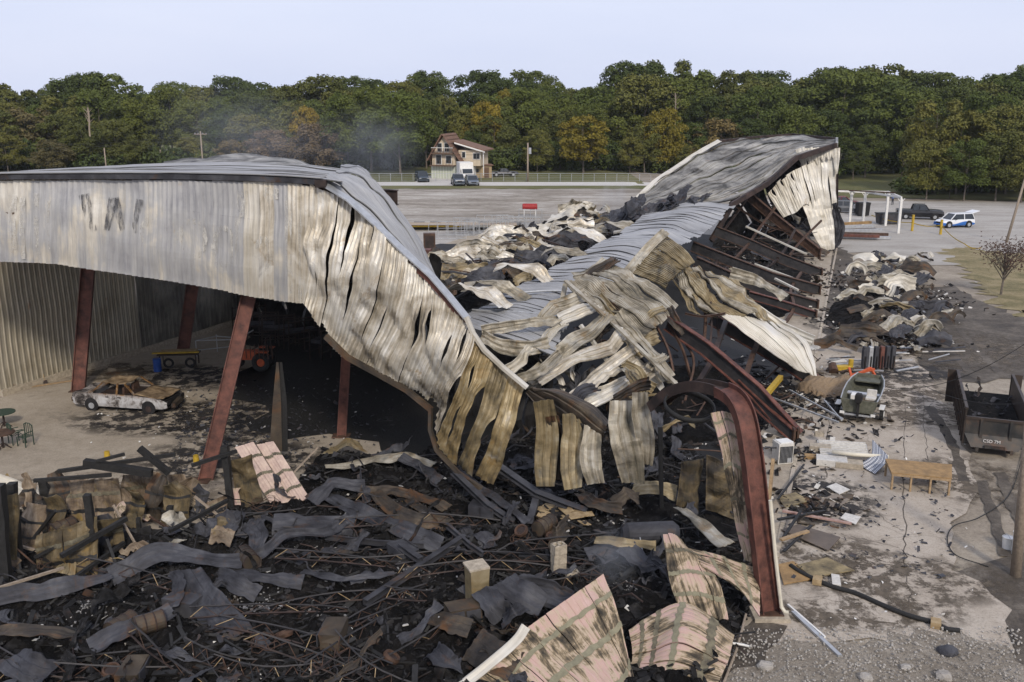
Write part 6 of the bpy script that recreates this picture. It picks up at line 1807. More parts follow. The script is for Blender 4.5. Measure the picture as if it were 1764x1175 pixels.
for i, (u, v, _, L, w, mt) in enumerate(RGT):
    g = G(u, v, .5)
    mt = 'grime' if (mt == 'white' and i % 2) else mt
    heap_sheet(u, v, g.y, L * .8, w, mt, r.uniform(-.7, .9), r.uniform(.3, .7), 1200 + i, {'white': 'pale curled sheet', 'grime': 'smoked curled sheet', 'char': 'charred curled sheet', 'charbrown': 'brown charred curled sheet', 'tan': 'tan scorched sheet'}[mt] + ' in the scrap heap beside the dirt track', 'curled sheets in the scrap heap, ' + mt, cr=.05)
for i in range(60):
    u, v = r.gauss(1535, 45), r.uniform(438, 600)
    u += (v - 520) * .1
    mt = r.choice(['char', 'char', 'charbrown', 'charbrown', 'grime', 'grime', 'white'])
    heap_sheet(u, v, G(u, v, .4).y, r.uniform(.9, 2.4), r.uniform(.3, .8), mt, r.uniform(0, 3.1), r.uniform(0, .4), 1500 + i, {'white': 'pale curled sheet', 'grime': 'smoked curled sheet', 'char': 'charred curled sheet', 'charbrown': 'brown charred curled sheet', 'tan': 'tan scorched sheet'}[mt] + ' in the scrap heap beside the dirt track', 'curled sheets in the scrap heap, ' + mt, cr=.08, tilt=r.uniform(-.4, .4))
for i in range(36):
    q = random.Random(i + 1700)
    u, v = q.uniform(850, 1170), q.uniform(560, 760)
    mt = q.choice(['char', 'charbrown', 'grime', 'tan', 'char', 'twist'])
    y = 44 - (v - 560) * .03
    c = W(u, v, y)
    if c.z < .3: continue
    heap_sheet(u, v, y + 1.0, q.uniform(.9, 2.2), q.uniform(.25, .6), mt, q.uniform(0, 3.1), q.uniform(0, .4), 1800 + i, {'twist': 'bleached scrap of sheet', 'grime': 'smoked scrap of sheet', 'char': 'charred scrap of sheet', 'charbrown': 'brown charred scrap of sheet', 'tan': 'tan scorched scrap of sheet'}[mt] + ' hanging in the broken roof slope', 'scraps in the broken roof slope, ' + mt, tilt=q.uniform(-.9, .9))
for i in range(70):
    q = random.Random(i + 400)
    t = q.random()
    u, v, y = 760 + 290 * t + q.uniform(-40, 40), 500 - 110 * t + q.uniform(-18, 18), 66 + 40 * t
    c = W(u, v, y); c.z = max(.3, c.z + .2)
    an, L = q.uniform(0, 3.14), q.uniform(1.5, 4.5)
    d = Vector((math.cos(an), math.sin(an), q.uniform(-.35, .35))) * L / 2
    pts = [c - d, c + Vector((0, 0, q.uniform(0, .4))), c + d]
    for p in pts: p.z = max(.15, p.z)
    w = q.uniform(.05, .14)
    o = MB().sweep(pts, [(-w, -w * .6), (w, -w * .6), (w, w * .6), (-w, w * .6)]).build('charred_purlin', M[q.choice(['char', 'rust_dark', 'charwood', 'rust_brown'])])
    prop(o, 'charred bent purlin sticking out of the long heap beside the grey roof', 'purlin', 'charred purlins in the long heap')
for i in range(40):
    q = random.Random(i + 600)
    p = G(q.uniform(1130, 1400), q.uniform(560, 790), .4)
    if inside(p.x, p.y): continue
    an, L = q.uniform(0, 3.14), q.uniform(1.0, 3.5)
    d = Vector((math.cos(an), math.sin(an), q.uniform(-.3, .3))) * L / 2
    pts = [p - d, p + Vector((0, 0, q.uniform(0, .5))), p + d]
    for k in pts: k.z = max(.1, k.z)
    o = MB().tube(pts, q.uniform(.02, .06), 5).build('charred_purlin', M[q.choice(['char', 'rust_dark', 'rust_brown', 'rust_brown'])])
    prop(o, 'thin charred bar lying in the ash under the fallen beams', 'bar', 'charred bars under the fallen beams')
for i in range(90):
    q = random.Random(i + 2500)
    u, v = q.uniform(1225, 1405), q.uniform(345, 520)
    if v < 520 - (u - 1150) * 1.0 or v < 300 + (1400 - u) * .3: continue
    y = 108 - (v - 330) * .16
    c = W(u, v, y)
    if c.z < .2: c = G(u, v, .25)
    an, L = q.uniform(-.5, 1.2), q.uniform(1.2, 4.5)
    d = Vector((math.cos(an), math.sin(an), q.uniform(-.7, .4))) * L / 2
    pts = [c - d, c + Vector((q.uniform(-.3, .3), 0, q.uniform(-.2, .4))), c + d]
    for k in pts: k.z = max(.1, k.z)
    if i % 3:
        o = MB().tube(pts, q.uniform(.03, .09), 5).build('charred_purlin', M[q.choice(['char', 'rust_dark', 'rust_brown', 'slate'])])
        prop(o, 'thin charred bar lying in the ash under the fallen beams', 'bar', 'charred bars under the fallen beams')
    else:
        mt = q.choice(['char', 'charbrown', 'grime', 'sootbit'])
        o = sheet(None, 'charred_sheet', ribbon_surf(pts, q.uniform(.5, 1.6), [q.uniform(-.6, .6) for _ in pts], up=(0, -.6, .8), kink=True), 1, M[mt], ribs=4, tn=20, amp=.06, crumple=.12, ck=1.8, jag=.4, seed=2600 + i)[0]
        prop(o, {'char': 'charred', 'charbrown': 'brown charred', 'grime': 'smoked', 'sootbit': 'soot black'}[mt] + ' torn sheet among the fallen beams of the far end', 'metal sheet', 'torn sheets among the fallen beams, ' + mt)
flk = []
for (u, v, a, b, n) in [(1530, 500, 4, 8, 1100), (1540, 590, 3.5, 2.2, 400), (1330, 460, 5, 14, 1300), (1300, 680, 5, 7, 1100), (1100, 760, 5, 4, 350), (1400, 690, 2.5, 2, 160), (860, 470, 5, 10, 500), (1390, 870, 1.6, 1.6, 150), (1380, 780, 1.5, 1.6, 120), (1450, 560, 2, 7, 200)]:
    c = G(u, v)
    for _ in range(n): flk.append((c.x + dr_.normal() * a * .5, c.y + dr_.normal() * b * .5))
zz = lambda x, y: .03
flakes('yard_scraps', flk[::2], M['sootbit'], .08, .45, (.15, .8), .03, zf=zz, seed=21)
flakes('rusty_yard_scraps', flk[1::4], M['charbrown'], .1, .6, (.1, .6), .03, zf=zz, seed=22)
flakes('pale_yard_scraps', flk[3::8], M['paper'], .06, .3, (.3, .9), .03, zf=zz, seed=23)
gl = []
for _ in range(70):
    u, v = dr_.uniform(120, 620), dr_.uniform(650, 800)
    c = G(u, v); gl.append((c.x, c.y))
for _ in range(45):
    u, v = dr_.uniform(1380, 1680), dr_.uniform(680, 1080)
    c = G(u, v); gl.append((c.x, c.y))
flakes('paper_litter', gl, M['white_paint'], .03, .11, (.4, 1), .012, zf=lambda x, y: .03, seed=24)
fl2 = []
for _ in range(900):
    u = abs(dr_.normal()) * 180 + 300; v = dr_.normal() * 45 + 735
    if u > 700 or v < 630: continue
    c = G(u, v); fl2.append((c.x, c.y))
for _ in range(300):
    c = G(dr_.uniform(1360, 1640), dr_.uniform(700, 1000)); fl2.append((c.x, c.y))
flakes('floor_cinders', fl2, M['char'], .03, .22, (.15, .8), .015, zf=lambda x, y: .026, seed=25)
# stones of the gravel spill
st = []
for _ in range(1500):
    c = G(dr_.uniform(1240, 1760), dr_.uniform(1085, 1190)); st.append((c.x, c.y))
flakes('gravel_stones', st, M['gravel'], .015, .06, (.6, 1), .03, zf=lambda x, y: .035, seed=26)
for i, (u, v, s) in enumerate([(1632, 1122, .28), (1490, 1168, .2), (1625, 1165, .24), (1318, 1148, .22), (1560, 1150, .16)]):
    c = G(u, v, .08)
    m = bmesh.new(); bmesh.ops.create_icosphere(m, subdivisions=2, radius=s)
    q = random.Random(i)
    for vv in m.verts: vv.co *= q.uniform(.78, 1.1); vv.co.z *= .65
    me = bpy.data.meshes.new('stone'); m.to_mesh(me); m.free(); me.materials.append(M['char' if i == 0 else 'gravel'])
    o = bpy.data.objects.new('stone', me); COL.objects.link(o); o.location = c
    prop(o, 'dark stone lying on the gravel edge' if i == 0 else 'pale stone lying on the gravel edge', 'stone', None if i == 0 else 'stones on the gravel edge')


# ------------------------------------------------------------------ burnt sedan
def burnt_car():
    t = NT('burnt_car_paint')
    p = t.coord('Object')
    f = t.noise(p, 1.6, 7, .7, .4)
    s = t.new('ShaderNodeSeparateXYZ'); t.l.new(p, s.inputs[0])
    col = t.ramp(f, [(.40, (.035, .03, .027)), (.47, (.20, .18, .165)), (.55, (.42, .41, .40)), (.68, (.50, .50, .50))])
    k = t.ramp(t.math('ADD', t.math('MULTIPLY', s.outputs['Z'], .5), t.math('MULTIPLY', f, .5)), [(.66, 0.0), (.76, 1.0)])
    col = t.mix(k, col, t.ramp(t.noise(p, 4, 6), [(.35, (.05, .03, .02)), (.55, (.17, .09, .03)), (.7, (.30, .25, .2))]))
    t.set(col, .75, .1, .2); t.bump(f, .3, .03)
    body = t.m
    a, b = G(180, 698), G(272, 704)
    d = b - a
    root = thing('burnt_sedan', 'burnt out white sedan with no glass and rusted bonnet on the shop floor', 'car', a.lerp(b, .5), math.atan2(d.y, d.x))
    L, hw = 5.2, .93
    # lower body as an open shell
    st = [(-2.65, .35, .72, .84), (-2.5, .28, .88, .9), (-1.6, .25, .92, .93), (-.75, .25, .93, .93), (.55, .25, .92, .93), (1.2, .26, .88, .93), (2.2, .28, .78, .9), (2.5, .34, .62, .84)]
    for s in (-1, 1):
        sec = [[(x, s * w * .95, zb), (x, s * w, zb + .2), (x, s * w, zt * .72), (x, s * w * .97, zt)] for x, zb, zt, w in st]
        for nm, i0, i1 in (('rear_wing', 0, 3), ('front_wing', 4, 7)):
            MB().loft(sec[i0:i1 + 1], closed=False).build(nm, body, root)
        mid = [(-.75, .25, .93, .935), (-.12, .25, .93, .94)], [(-.10, .25, .93, .94), (.55, .25, .92, .935)]
        for dd in mid:
            dr0 = MB().loft([[(x, s * w * .95, zb), (x, s * w, zb + .2), (x, s * w, zt * .72), (x, s * w * .97, zt)] for x, zb, zt, w in dd], closed=False).build('door', body, root)
            MB().box((dd[0][0] + .12, s * .955, .78), (.16, .03, .04)).build('handle', M['rust_dark'], dr0)
        for x in (-1.55, 1.55):
            MB().cyl((x, s * .75, .32), (x, s * .936, .32), .36, .36, 20).build('wheel_arch', M['black'], root)
            w = MB().torus((x, s * .88, .27), (0, 1, 0), .22, .05, 18, 6).build('wheel', M['rust_brown'], root)
            MB().cyl((x, s * .84, .27), (x, s * .955, .27), .2, .15, 14).build('rim', M['galv' if x < 0 else 'rust_dark'], w)
        for (p0, p1) in (((-1.55, .86, .92), (-1.0, .68, 1.40)), ((-.12, .9, .93), (-.14, .70, 1.42)), ((.85, .88, .92), (.25, .70, 1.40))):
            MB().bar((p0[0], s * p0[1], p0[2]), (p1[0], s * p1[1], p1[2]), .09, .06).build('pillar', body, root)
        MB().box((2.5, s * .6, .6), (.08, .34, .16)).build('headlight_hole', M['black'], root)
    # bonnet, boot, roof with a sag
    def lid(nm, pts, mt, sag=.05):
        n = 8
        (x0, z0, w0), (x1, z1, w1) = pts
        V, Fc = [], []
        for i in range(n + 1):
            for j in range(n + 1):
                u, v = i / n, j / n
                w = w0 + (w1 - w0) * u
                V.append((x0 + (x1 - x0) * u, w * (2 * v - 1), z0 + (z1 - z0) * u - sag * math.sin(math.pi * u) * math.sin(math.pi * v) + .03 * math.sin(7 * u + 9 * v)))
        for i in range(n):
            for j in range(n): Fc.append((i * (n + 1) + j, i * (n + 1) + j + 1, (i + 1) * (n + 1) + j + 1, (i + 1) * (n + 1) + j))
        o = mk(nm, V, Fc, mt, root, smooth=True)
        md = o.modifiers.new('t', 'SOLIDIFY'); md.thickness = .03
    rusty = plain('burnt_bonnet', (.12, .07, .035), .8, .1, .5, 3, c2=(.34, .25, .15))
    lid('bonnet', ((.8, .93, .90), (2.35, .80, .86)), rusty, .07)
    lid('boot_lid', ((-2.6, .80, .86), (-1.55, .93, .90)), body)
    lid('roof', ((-1.05, 1.41, .70), (.28, 1.41, .70)), rusty, .16)
    MB().box((-2.62, 0, .52), (.12, 1.7, .2)).build('bumper', M['charbrown'], root)
    MB().box((2.55, .1, .45), (.2, 1.6, .2), Matrix.Rotation(.25, 3, 'Z')).build('bumper', M['charbrown'], root)
    MB().box((0, 0, .3), (4.6, 1.6, .08)).build('floor_pan', M['black'], root)
    MB().box((-.1, 0, .6), (2.2, 1.7, .5)).build('seat_springs', M['rust_dark'], root)
    for s in (-1, 1): MB().box((.1, s * .4, .95), (.12, .5, .5)).build('seat_frame', M['rust_brown'], root)
    MB().box((1.6, 0, .5), (1.5, 1.5, .35)).build('engine_bay', M['black'], root)


burnt_car()


# ------------------------------------------------------------------ boat on its trailer
def boat():
    c, e = G(1478, 712, .45), G(1497, 668, .45)
    d = e - c
    ang = math.atan2(d.y, d.x)
    og = plain('olive_hull', (.085, .085, .058), .65, .1, .4, 5, c2=(.15, .15, .115))
    base = G(1476, 728)
    rt = thing('jon_boat', 'open olive green flat bottomed boat with outboard motor on a trailer', 'boat', (base.x, base.y, 0), ang)
    L, z0, z1 = 4.6, .50, 1.12
    st = [(0, .82, z0, z1), (1.2, .88, z0, z1 + .02), (2.6, .88, z0 + .02, z1 + .04), (3.7, .78, z0 + .12, z1 + .08), (4.5, .58, z0 + .35, z1 + .12)]
    ring = [[(x, -w * .82, zb), (x, -w, zt), (x, -w + .06, zt), (x, -w * .80 + .04, zb + .06), (x, w * .80 - .04, zb + .06), (x, w - .06, zt), (x, w, zt), (x, w * .82, zb)] for x, w, zb, zt in st]
    MB().loft(ring, closed=True, caps=False).build('hull', og, rt)
    MB().loft([[(-.02, -.82 * .82, z0), (-.02, -.82, z1), (-.02, .82, z1), (-.02, .82 * .82, z0)], [(.04, -.82 * .82, z0), (.04, -.82, z1), (.04, .82, z1), (.04, .82 * .82, z0)]]).build('transom', og, rt)
    MB().loft([[(4.46, -.48, .85), (4.46, -.58, 1.24), (4.46, .58, 1.24), (4.46, .48, .85)], [(4.52, -.48, .85), (4.52, -.58, 1.24), (4.52, .58, 1.24), (4.52, .48, .85)]]).build('bow_plate', og, rt)
    MB().box((4.0, 0, 1.06), (.9, 1.2, .06)).build('bow_deck', og, rt)
    for x in (.45, 2.0): MB().box((x, 0, .88), (.38, 1.5, .06)).build('bench', M['galv'] if x > 1 else og, rt)
    MB().box((1.2, .0, .60), (2.2, 1.1, .02)).build('floor_board', M['wood'], rt)
    for s in (-1, 1): MB().tube([(x, s * w, zt + .02) for x, w, zb, zt in st], .03, 6).build('gunwale', M['galv'], rt)
    sc = MB().box((1.0, -.45, 1.0), (.5, .48, .12)).build('boat_seat', M['paper'], rt, bevel=.03)
    MB().box((1.25, -.45, 1.2), (.1, .46, .34)).build('seat_back', M['paper'], sc, bevel=.03)
    MB().box((1.6, .35, .80), (.5, .35, .3)).build('fuel_box', M['white_paint'], rt, bevel=.02)
    mo = MB().loft([[(-.32 + dx, -w, z), (-.02 + dx, -w, z), (-.02 + dx, w, z), (-.32 + dx, w, z)] for dx, w, z in ((0, .13, 1.05), (-.02, .17, 1.2), (-.02, .17, 1.4), (0, .12, 1.5))]).build('outboard_motor', M['black'], rt, bevel=.03)
    MB().box((-.15, 0, .75), (.14, .12, .7)).build('motor_leg', M['black'], mo)
    MB().box((-.2, 0, .42), (.3, .06, .12)).build('skeg', M['black'], mo)
    MB().bar((.0, 0, 1.25), (.6, .1, 1.3), .05, .05).build('tiller', M['black'], mo)
    tr_ = thing('boat_trailer', 'galvanised boat trailer under the olive green boat', 'trailer', (base.x, base.y, 0), ang)
    for s in (-1, 1):
        MB().bar((-.1, s * .62, .42), (3.6, s * .55, .42), .08, .1).build('side_rail', M['galv'], tr_)
        MB().bar((3.6, s * .55, .42), (5.0, 0, .45), .08, .1).build('tongue_rail', M['galv'], tr_)
        w = MB().cyl((.9, s * .92, .3), (.9, s * 1.1, .3), .3, .3, 16).build('wheel', M['rubber'], tr_)
        MB().cyl((.9, s * 1.06, .3), (.9, s * 1.12, .3), .17, .15, 10).build('rim', M['white_paint'], w)
        MB().bar((.5, s * 1.0, .64), (1.3, s * 1.0, .64), .24, .03).build('mudguard', M['white_paint'], tr_)
        MB().box((-.14, s * .7, .48), (.05, .2, .12)).build('tail_light', M['white_paint'], tr_)
    for x in (-.08, 1.4, 3.0): MB().bar((x, -.66, .40), (x, .66, .40), .07, .08).build('cross_member', M['galv'], tr_)
    MB().bar((.9, -1.0, .3), (.9, 1.0, .3), .06, .06).build('axle', M['galv'], tr_)
    # loose trailer frame lying to the left
    f = thing('trailer_frame', 'bare burnt trailer frame lying left of the olive boat', 'trailer frame', G(1400, 705))
    for a, b in (((1330, 685, .4), (1445, 728, .4)), ((1360, 672, .4), (1452, 722, .4)), ((1420, 690, .35), (1450, 724, .4))):
        MB().bar(G(*a), G(*b), .06, .08).build('rail', M['galv'], f, world=True)
    for a, b in (((1345, 688, .4), (1372, 678, .4)), ((1390, 706, .4), (1408, 696, .4))): MB().bar(G(*a), G(*b), .06, .06).build('cross_member', M['rust_brown'], f, world=True)


boat()


# ------------------------------------------------------------------ roll-off container
def dumpster():
    ang = R(69)
    b = Vector((19.76, 39.61, 0))
    t = thing('roll_off_container', 'dark rusty roll-off container with open top and burnt scrap inside', 'container', (b.x, b.y, 0), ang)
    dk = sheetmat('container_steel', [(.02, .021, .022), (.035, .036, .036), (.075, .065, .055), (.12, .085, .06)], soot=.2, rust=.4, rustc=(.12, .06, .035), big=.6, seed=17)
    rsty = sheetmat('container_rust', [(.03, .024, .02), (.055, .042, .034), (.09, .065, .05)], soot=.3, rust=.3, rustc=(.10, .055, .034), big=.7, seed=18)
    L, Wd, zb, zt = 6.4, 2.45, .38, 1.95
    # local x runs to the far end, y to the left
    MB().box((L / 2, -Wd / 2, zb + .04), (L, Wd, .08)).build('floor_plate', dk, t)
    for y in (0, -Wd): MB().box((L / 2, y, (zb + zt) / 2), (L, .06, zt - zb)).build('side_wall', rsty, t)
    MB().loft([[(-.02, -Wd + .02, zb + .1), (-.02, -.02, zb + .1), (-.02, -.02, zt - .35), (-.02, -Wd + .02, zt - .35)], [(.05, -Wd + .02, zb + .1), (.05, -.02, zb + .1), (.05, -.02, zt - .35), (.05, -Wd + .02, zt - .35)]]).build('end_wall', dk, t)
    MB().loft([[(-.30, -Wd + .3, zb - .02), (-.30, -.3, zb - .02), (-.03, 0, zb + .5), (-.03, -Wd, zb + .5)], [(.1, -Wd + .3, zb - .02), (.1, -.3, zb - .02), (.1, 0, zb + .5), (.1, -Wd, zb + .5)]]).build('sloped_nose', dk, t)
    for y in (0, -Wd): MB().bar((0, y, zt + .03), (L, y, zt + .03), .12, .1).build('top_rail', rsty, t)
    MB().bar((-.03, .02, zt - .35), (-.03, -Wd - .02, zt - .35), .12, .12).build('top_rail', rsty, t)
    for k in range(9):
        for y, s in ((.06, 1), (-Wd - .06, -1)): MB().box((.3 + k * .75, y, (zb + zt) / 2), (.1, .08, zt - zb - .05)).build('side_rib', rsty, t)
    for y in (-.65, -Wd + .65): MB().box((-.07, y, (zb + zt) / 2 - .1), (.07, .12, zt - zb - .5)).build('end_rib', dk, t)
    for s in (0, 1): MB().box((L + .03, .18 - s * (Wd + .36), (zb + zt) / 2 + .03), (.06, .5, zt - zb + .1)).build('door', rsty, t)
    for y in (-.55, -Wd + .55):
        MB().bar((-.3, y, .28), (L, y, .28), .12, .2).build('skid_rail', dk, t)
        w = MB().cyl((.5, y - .1, .16), (.5, y + .1, .16), .16, .16, 12).build('roller', M['rust_dark'], t)
        w = MB().cyl((L - .4, y - .1, .16), (L - .4, y + .1, .16), .16, .16, 12).build('roller', M['rust_dark'], t)
    MB().bar((-.34, -Wd / 2 - .4, .45), (-.34, -Wd / 2 + .4, .45), .1, .12).build('hook_bar', dk, t)
    # its number, painted on the nose
    cu = bpy.data.curves.new('number', 'FONT'); cu.body = 'CSD 7M'; cu.size = .2; cu.extrude = .002
    tmp = bpy.data.objects.new('tmp', cu); COL.objects.link(tmp)
    bpy.context.view_layer.update()
    me = bpy.data.meshes.new_from_object(tmp)
    bpy.data.objects.remove(tmp)
    me.materials.append(M['white_paint'])
    o = bpy.data.objects.new('painted_number', me); COL.objects.link(o); o.parent = t
    o.matrix_local = Matrix.Translation((-.20, -.75, zb + .22)) @ Matrix(((0, 0, -1, 0), (-1, 0, 0, 0), (0, 1, 0, 0), (0, 0, 0, 1)))
    bp = b
    flp = []
    q = random.Random(4)
    c, s = math.cos(ang), math.sin(ang)
    for k in range(26):
        lx, ly = q.uniform(.4, L - .6), q.uniform(-Wd + .3, -.3)
        x, y = b.x + lx * c - ly * s, b.y + lx * s + ly * c
        o = drop(SV2, x, y, q.uniform(.95, 1.3), q.uniform(0, 6), (q.gauss(0, .3), q.gauss(0, .3)), q.uniform(.3, .55))
        prop(o, 'charred sheet of scrap inside the roll-off container', 'metal sheet', 'scrap in the container')
    MB().box((L / 2, -Wd / 2, zb + .35), (L - .2, Wd - .2, .6)).build('scrap_fill', M['rubble'], t)


SV2 = [[e[0], True] for e in SV if e[1]]
dumpster()


# ------------------------------------------------------------------ small things on the yard
def table():
    a, b, c, d = G(1525, 790, .74), G(1536, 814, .74), G(1640, 824, .74), G(1640, 800, .74)
    t = thing('plywood_table', 'long low table with plywood top and thin wooden legs on the concrete', 'table', G(1585, 830))
    mk('table_top', [tuple(p) for p in (a, b, c, d)] + [tuple(p - Vector((0, 0, .04))) for p in (a, b, c, d)], [(0, 1, 2, 3), (7, 6, 5, 4), (0, 4, 5, 1), (1, 5, 6, 2), (2, 6, 7, 3), (3, 7, 4, 0)], M['plywood'], t, world=True)
    for p, q in ((a, b), (b, c), (c, d), (d, a)):
        i = Vector((0, 0, -.09)); MB().bar(p.lerp((a + c) / 2, .03) + i, q.lerp((a + c) / 2, .03) + i, .04, .1).build('apron', M['wood'], t, world=True)
    for p in (a, b, c, d, b.lerp(c, .33), b.lerp(c, .67), a.lerp(d, .5)):
        p = p.lerp((a + c) / 2, .05)
        MB().bar((p.x, p.y, 0), (p.x, p.y, .66), .07, .07).build('leg', M['wood'], t, world=True)


table()


def board(pts, z, th, mat, name, label, cat, group=None):
    P = [G(u, v, z) for u, v in pts]
    n = len(P)
    o = mk(name, [tuple(p) for p in P] + [tuple(p - Vector((0, 0, th))) for p in P], [tuple(range(n)), tuple(range(2 * n - 1, n - 1, -1))] + [(i, n + i, n + (i + 1) % n, (i + 1) % n) for i in range(n)], mat)
    return prop(o, label, cat, group)


dkply = plain('wet_plywood', (.12, .095, .075), .6, 0, .3, 2)
gply = plain('burnt_plywood', (.05, .04, .03), .7, 0, .6, 2, c2=(.33, .26, .14))
board([(1345, 912), (1375, 903), (1448, 925), (1427, 948)], .12, .03, dkply, 'plywood_sheet', 'dark wet plywood sheet lying on the concrete', 'plywood')
board([(1340, 972), (1366, 966), (1412, 995), (1350, 1006)], .08, .03, M['plywood'], 'plywood_sheet', 'tan plywood sheet under the black hose end', 'plywood')
board([(1372, 973), (1425, 960), (1472, 982), (1400, 994)], .12, .03, gply, 'plywood_sheet', 'splintered scorched plywood beside the black hose', 'plywood')
board([(1432, 988), (1446, 990), (1449, 1008), (1434, 1006)], .16, .05, M['paper'], 'white_board', 'small white board lying beside the black hose', 'board')
board([(1424, 838), (1440, 832), (1464, 843), (1446, 851)], .1, .03, M['paper'], 'square_board', 'pale square board lying on the concrete', 'board')
board([(1410, 862), (1440, 850), (1466, 858), (1440, 878)], .06, .03, plain('brown_board', (.2, .165, .13), .7, 0, .2, 3), 'brown_board', 'thin brown board lying below the pale square board', 'board')
board([(1448, 892), (1456, 883), (1483, 890), (1474, 903)], .1, .03, M['paper'], 'pale_board', 'pale blue marked board at the tip of the red plank', 'board')
o = MB().bar(G(1348, 880, .2), G(1467, 902, .12), .16, .05).build('red_plank', plain('pink_plank', (.30, .15, .12), .7, 0, .3, 4, c2=(.42, .30, .25)))
prop(o, 'long reddish plank lying among the burnt scraps', 'plank')
board([(1340, 855), (1370, 848), (1396, 862), (1352, 874)], .16, .03, gply, 'scorched_board', 'gold scorched board lying in scraps beside the red frame', 'board')
o = MB().bar(G(1332, 790, 1.6), G(1325, 862, .1), .12, .35).build('leaning_board', M['wood']); prop(o, 'narrow brown board standing beside the red portal frame', 'board')
for i, (a, b, z0, z1, w, mt) in enumerate([((1345, 930), (1392, 915), .3, .3, .14, 'wood'), ((1350, 950), (1398, 905), .2, .3, .1, 'charwood'), ((1340, 895), (1420, 880), .3, .2, .12, 'charwood'), ((1350, 925), (1380, 880), .2, .5, .1, 'charwood'), ((1385, 800), (1340, 860), .15, .3, .08, 'charwood')]):
    o = MB().bar(G(*a, z0), G(*b, z1), w, w * .5).build('loose_timber', M[mt]); prop(o, 'short charred timber among the scraps beside the red frame', 'timber', 'timbers beside the red frame')
hz = [(1362, 974, .1), (1380, 986, .1), (1408, 1000, .09), (1440, 1012, .08), (1475, 1022, .08), (1520, 1042, .08), (1565, 1060, .08), (1608, 1072, .08), (1630, 1083, .08), (1653, 1086, .08)]
hp = np.array([tuple(G(*p)) for p in hz])
hs = thing('black_hose', 'thick black hose with two tan collars snaking across the concrete', 'hose', G(1500, 1035))
MB().tube([Vector(q) for q in crw(np.linspace(0, 1, 50), len(hz)) @ hp], .075, 8).build('hose', M['rubber'], hs, smooth=True, world=True)
for (u, v) in ((1408, 1000), (1612, 1074)): MB().box(G(u, v, .1), (.28, .34, .2), Matrix.Rotation(-.4, 3, 'Z')).build('collar', M['cardboard'], hs, world=True)
for (a, b, w, mt, lb) in (((1357, 1042), (1421, 1098), .06, 'white_paint', 'thin white bar lying on the gravelly concrete'), ((1366, 1054), (1447, 1130), .12, 'galv', 'grey steel channel lying beside the thin white bar')):
    o = MB().bar(G(*a, .07), G(*b, .07), w, .07).build('steel_bar', M[mt]); prop(o, lb, 'bar')
for (a, b, lb) in (((1262, 1092), (1212, 1180), 'pale bent rod standing at the edge of the shell shaped panel'), ((1285, 1058), (1245, 1180), 'tan rod lying beside the damp earth'), ((1262, 1108), (1292, 1114), 'short pale stick on the damp earth')):
    o = MB().tube([G(*a, .25), G((a[0] + b[0]) / 2 + 4, (a[1] + b[1]) / 2, .2), G(*b, .05)], .035, 6).build('bent_rod', M['polewood' if 'tan' in lb else 'white_paint']); prop(o, lb, 'rod')
lp = [(1764, 775, .04), (1740, 850, .04), (1690, 890, .04), (1645, 905, .04), (1632, 928, .04), (1645, 955, .04), (1690, 972, .04), (1703, 976, .04)]
hp = np.array([tuple(G(*p)) for p in lp])
o = MB().tube([Vector(q) for q in crw(np.linspace(0, 1, 40), len(lp)) @ hp], .018, 5).build('black_cable', M['rubber']); prop(o, 'thin black cable curling over the concrete to the wooden pole', 'cable')
for i, (u, v, rr, h) in enumerate([(1735, 945, .19, .42), (1752, 955, .2, .8)]):
    c = G(u, v)
    bk = thing('white_bucket', ['white plastic bucket beside the thick wooden pole', 'tall white drum behind the thick wooden pole'][i], 'bucket', c)
    MB().cyl((0, 0, 0), (0, 0, h), rr * .85, rr, 16).build('bucket_body', M['white_paint'], bk)
    MB().torus((0, 0, h), (0, 0, 1), rr, .02, 16, 6).build('rim', M['paper'], bk)
    MB().torus((0, 0, h - .05), (1, 0, .4), rr * .98, .01, 16, 4).build('handle', M['galv'], bk)
# window unit
c = G(1347, 796)
ac = thing('air_conditioner', 'scorched white window air conditioner standing on the concrete', 'air conditioner', c, R(12))
MB().box((0, 0, .48), (.68, .62, .92)).build('casing', M['paper'], ac, bevel=.02)
MB().box((0, -.315, .45), (.58, .03, .72)).build('grille', M['black'], ac)
for k in range(9): MB().box((-.25 + k * .06, -.335, .45), (.012, .015, .7)).build('slat', M['galv'], ac)
MB().box((.03, 0, .955), (.6, .5, .03), Matrix.Rotation(.1, 3, 'Z')).build('lid', M['white_paint'], ac)
MB().box((.15, -.34, .2), (.18, .02, .2)).build('control_panel', M['galv'], ac)
# block and lumber stack
ls = thing('board_stack', 'low stack of pale boards and boxes on the concrete', 'board stack', G(1440, 795))
for k, (u, v, w, d, z, h, mt) in enumerate([(1432, 800, 1.25, .7, .0, .28, 'paper'), (1462, 804, 1.1, .6, .0, .24, 'cmu'), (1450, 775, 2.1, .9, .0, .2, 'paper'), (1412, 778, .9, .5, .0, .3, 'cmu'), (1400, 790, .7, .4, 0, .14, 'plywood')]):
    p = G(u, v)
    MB().box((p.x, p.y, z + h / 2 + .01), (w, d, h), Matrix.Rotation(-.28, 3, 'Z')).build('box', M[mt], ls, bevel=.015, world=True)
for k in range(9):
    p = G(1430 + k * .5, 770 + k * 3.0)
    MB().box((p.x + 1.0 * .5, p.y, .24 + .002 * k), (2.0, .09, .05), Matrix.Rotation(-.2, 3, 'Z')).build('slat', M['paper'], ls, world=True)
p = G(1410, 762)
cb = thing('concrete_block', 'tan concrete block with two holes on the board stack', 'concrete block', (p.x, p.y, .3), -.2)
for x in (-.19, 0, .19): MB().box((x, 0, .1), (.04, .2, .2)).build('web', M['cmu'], cb)
for y in (-.08, .08): MB().box((0, y, .1), (.42, .04, .2)).build('face', M['cmu'], cb)
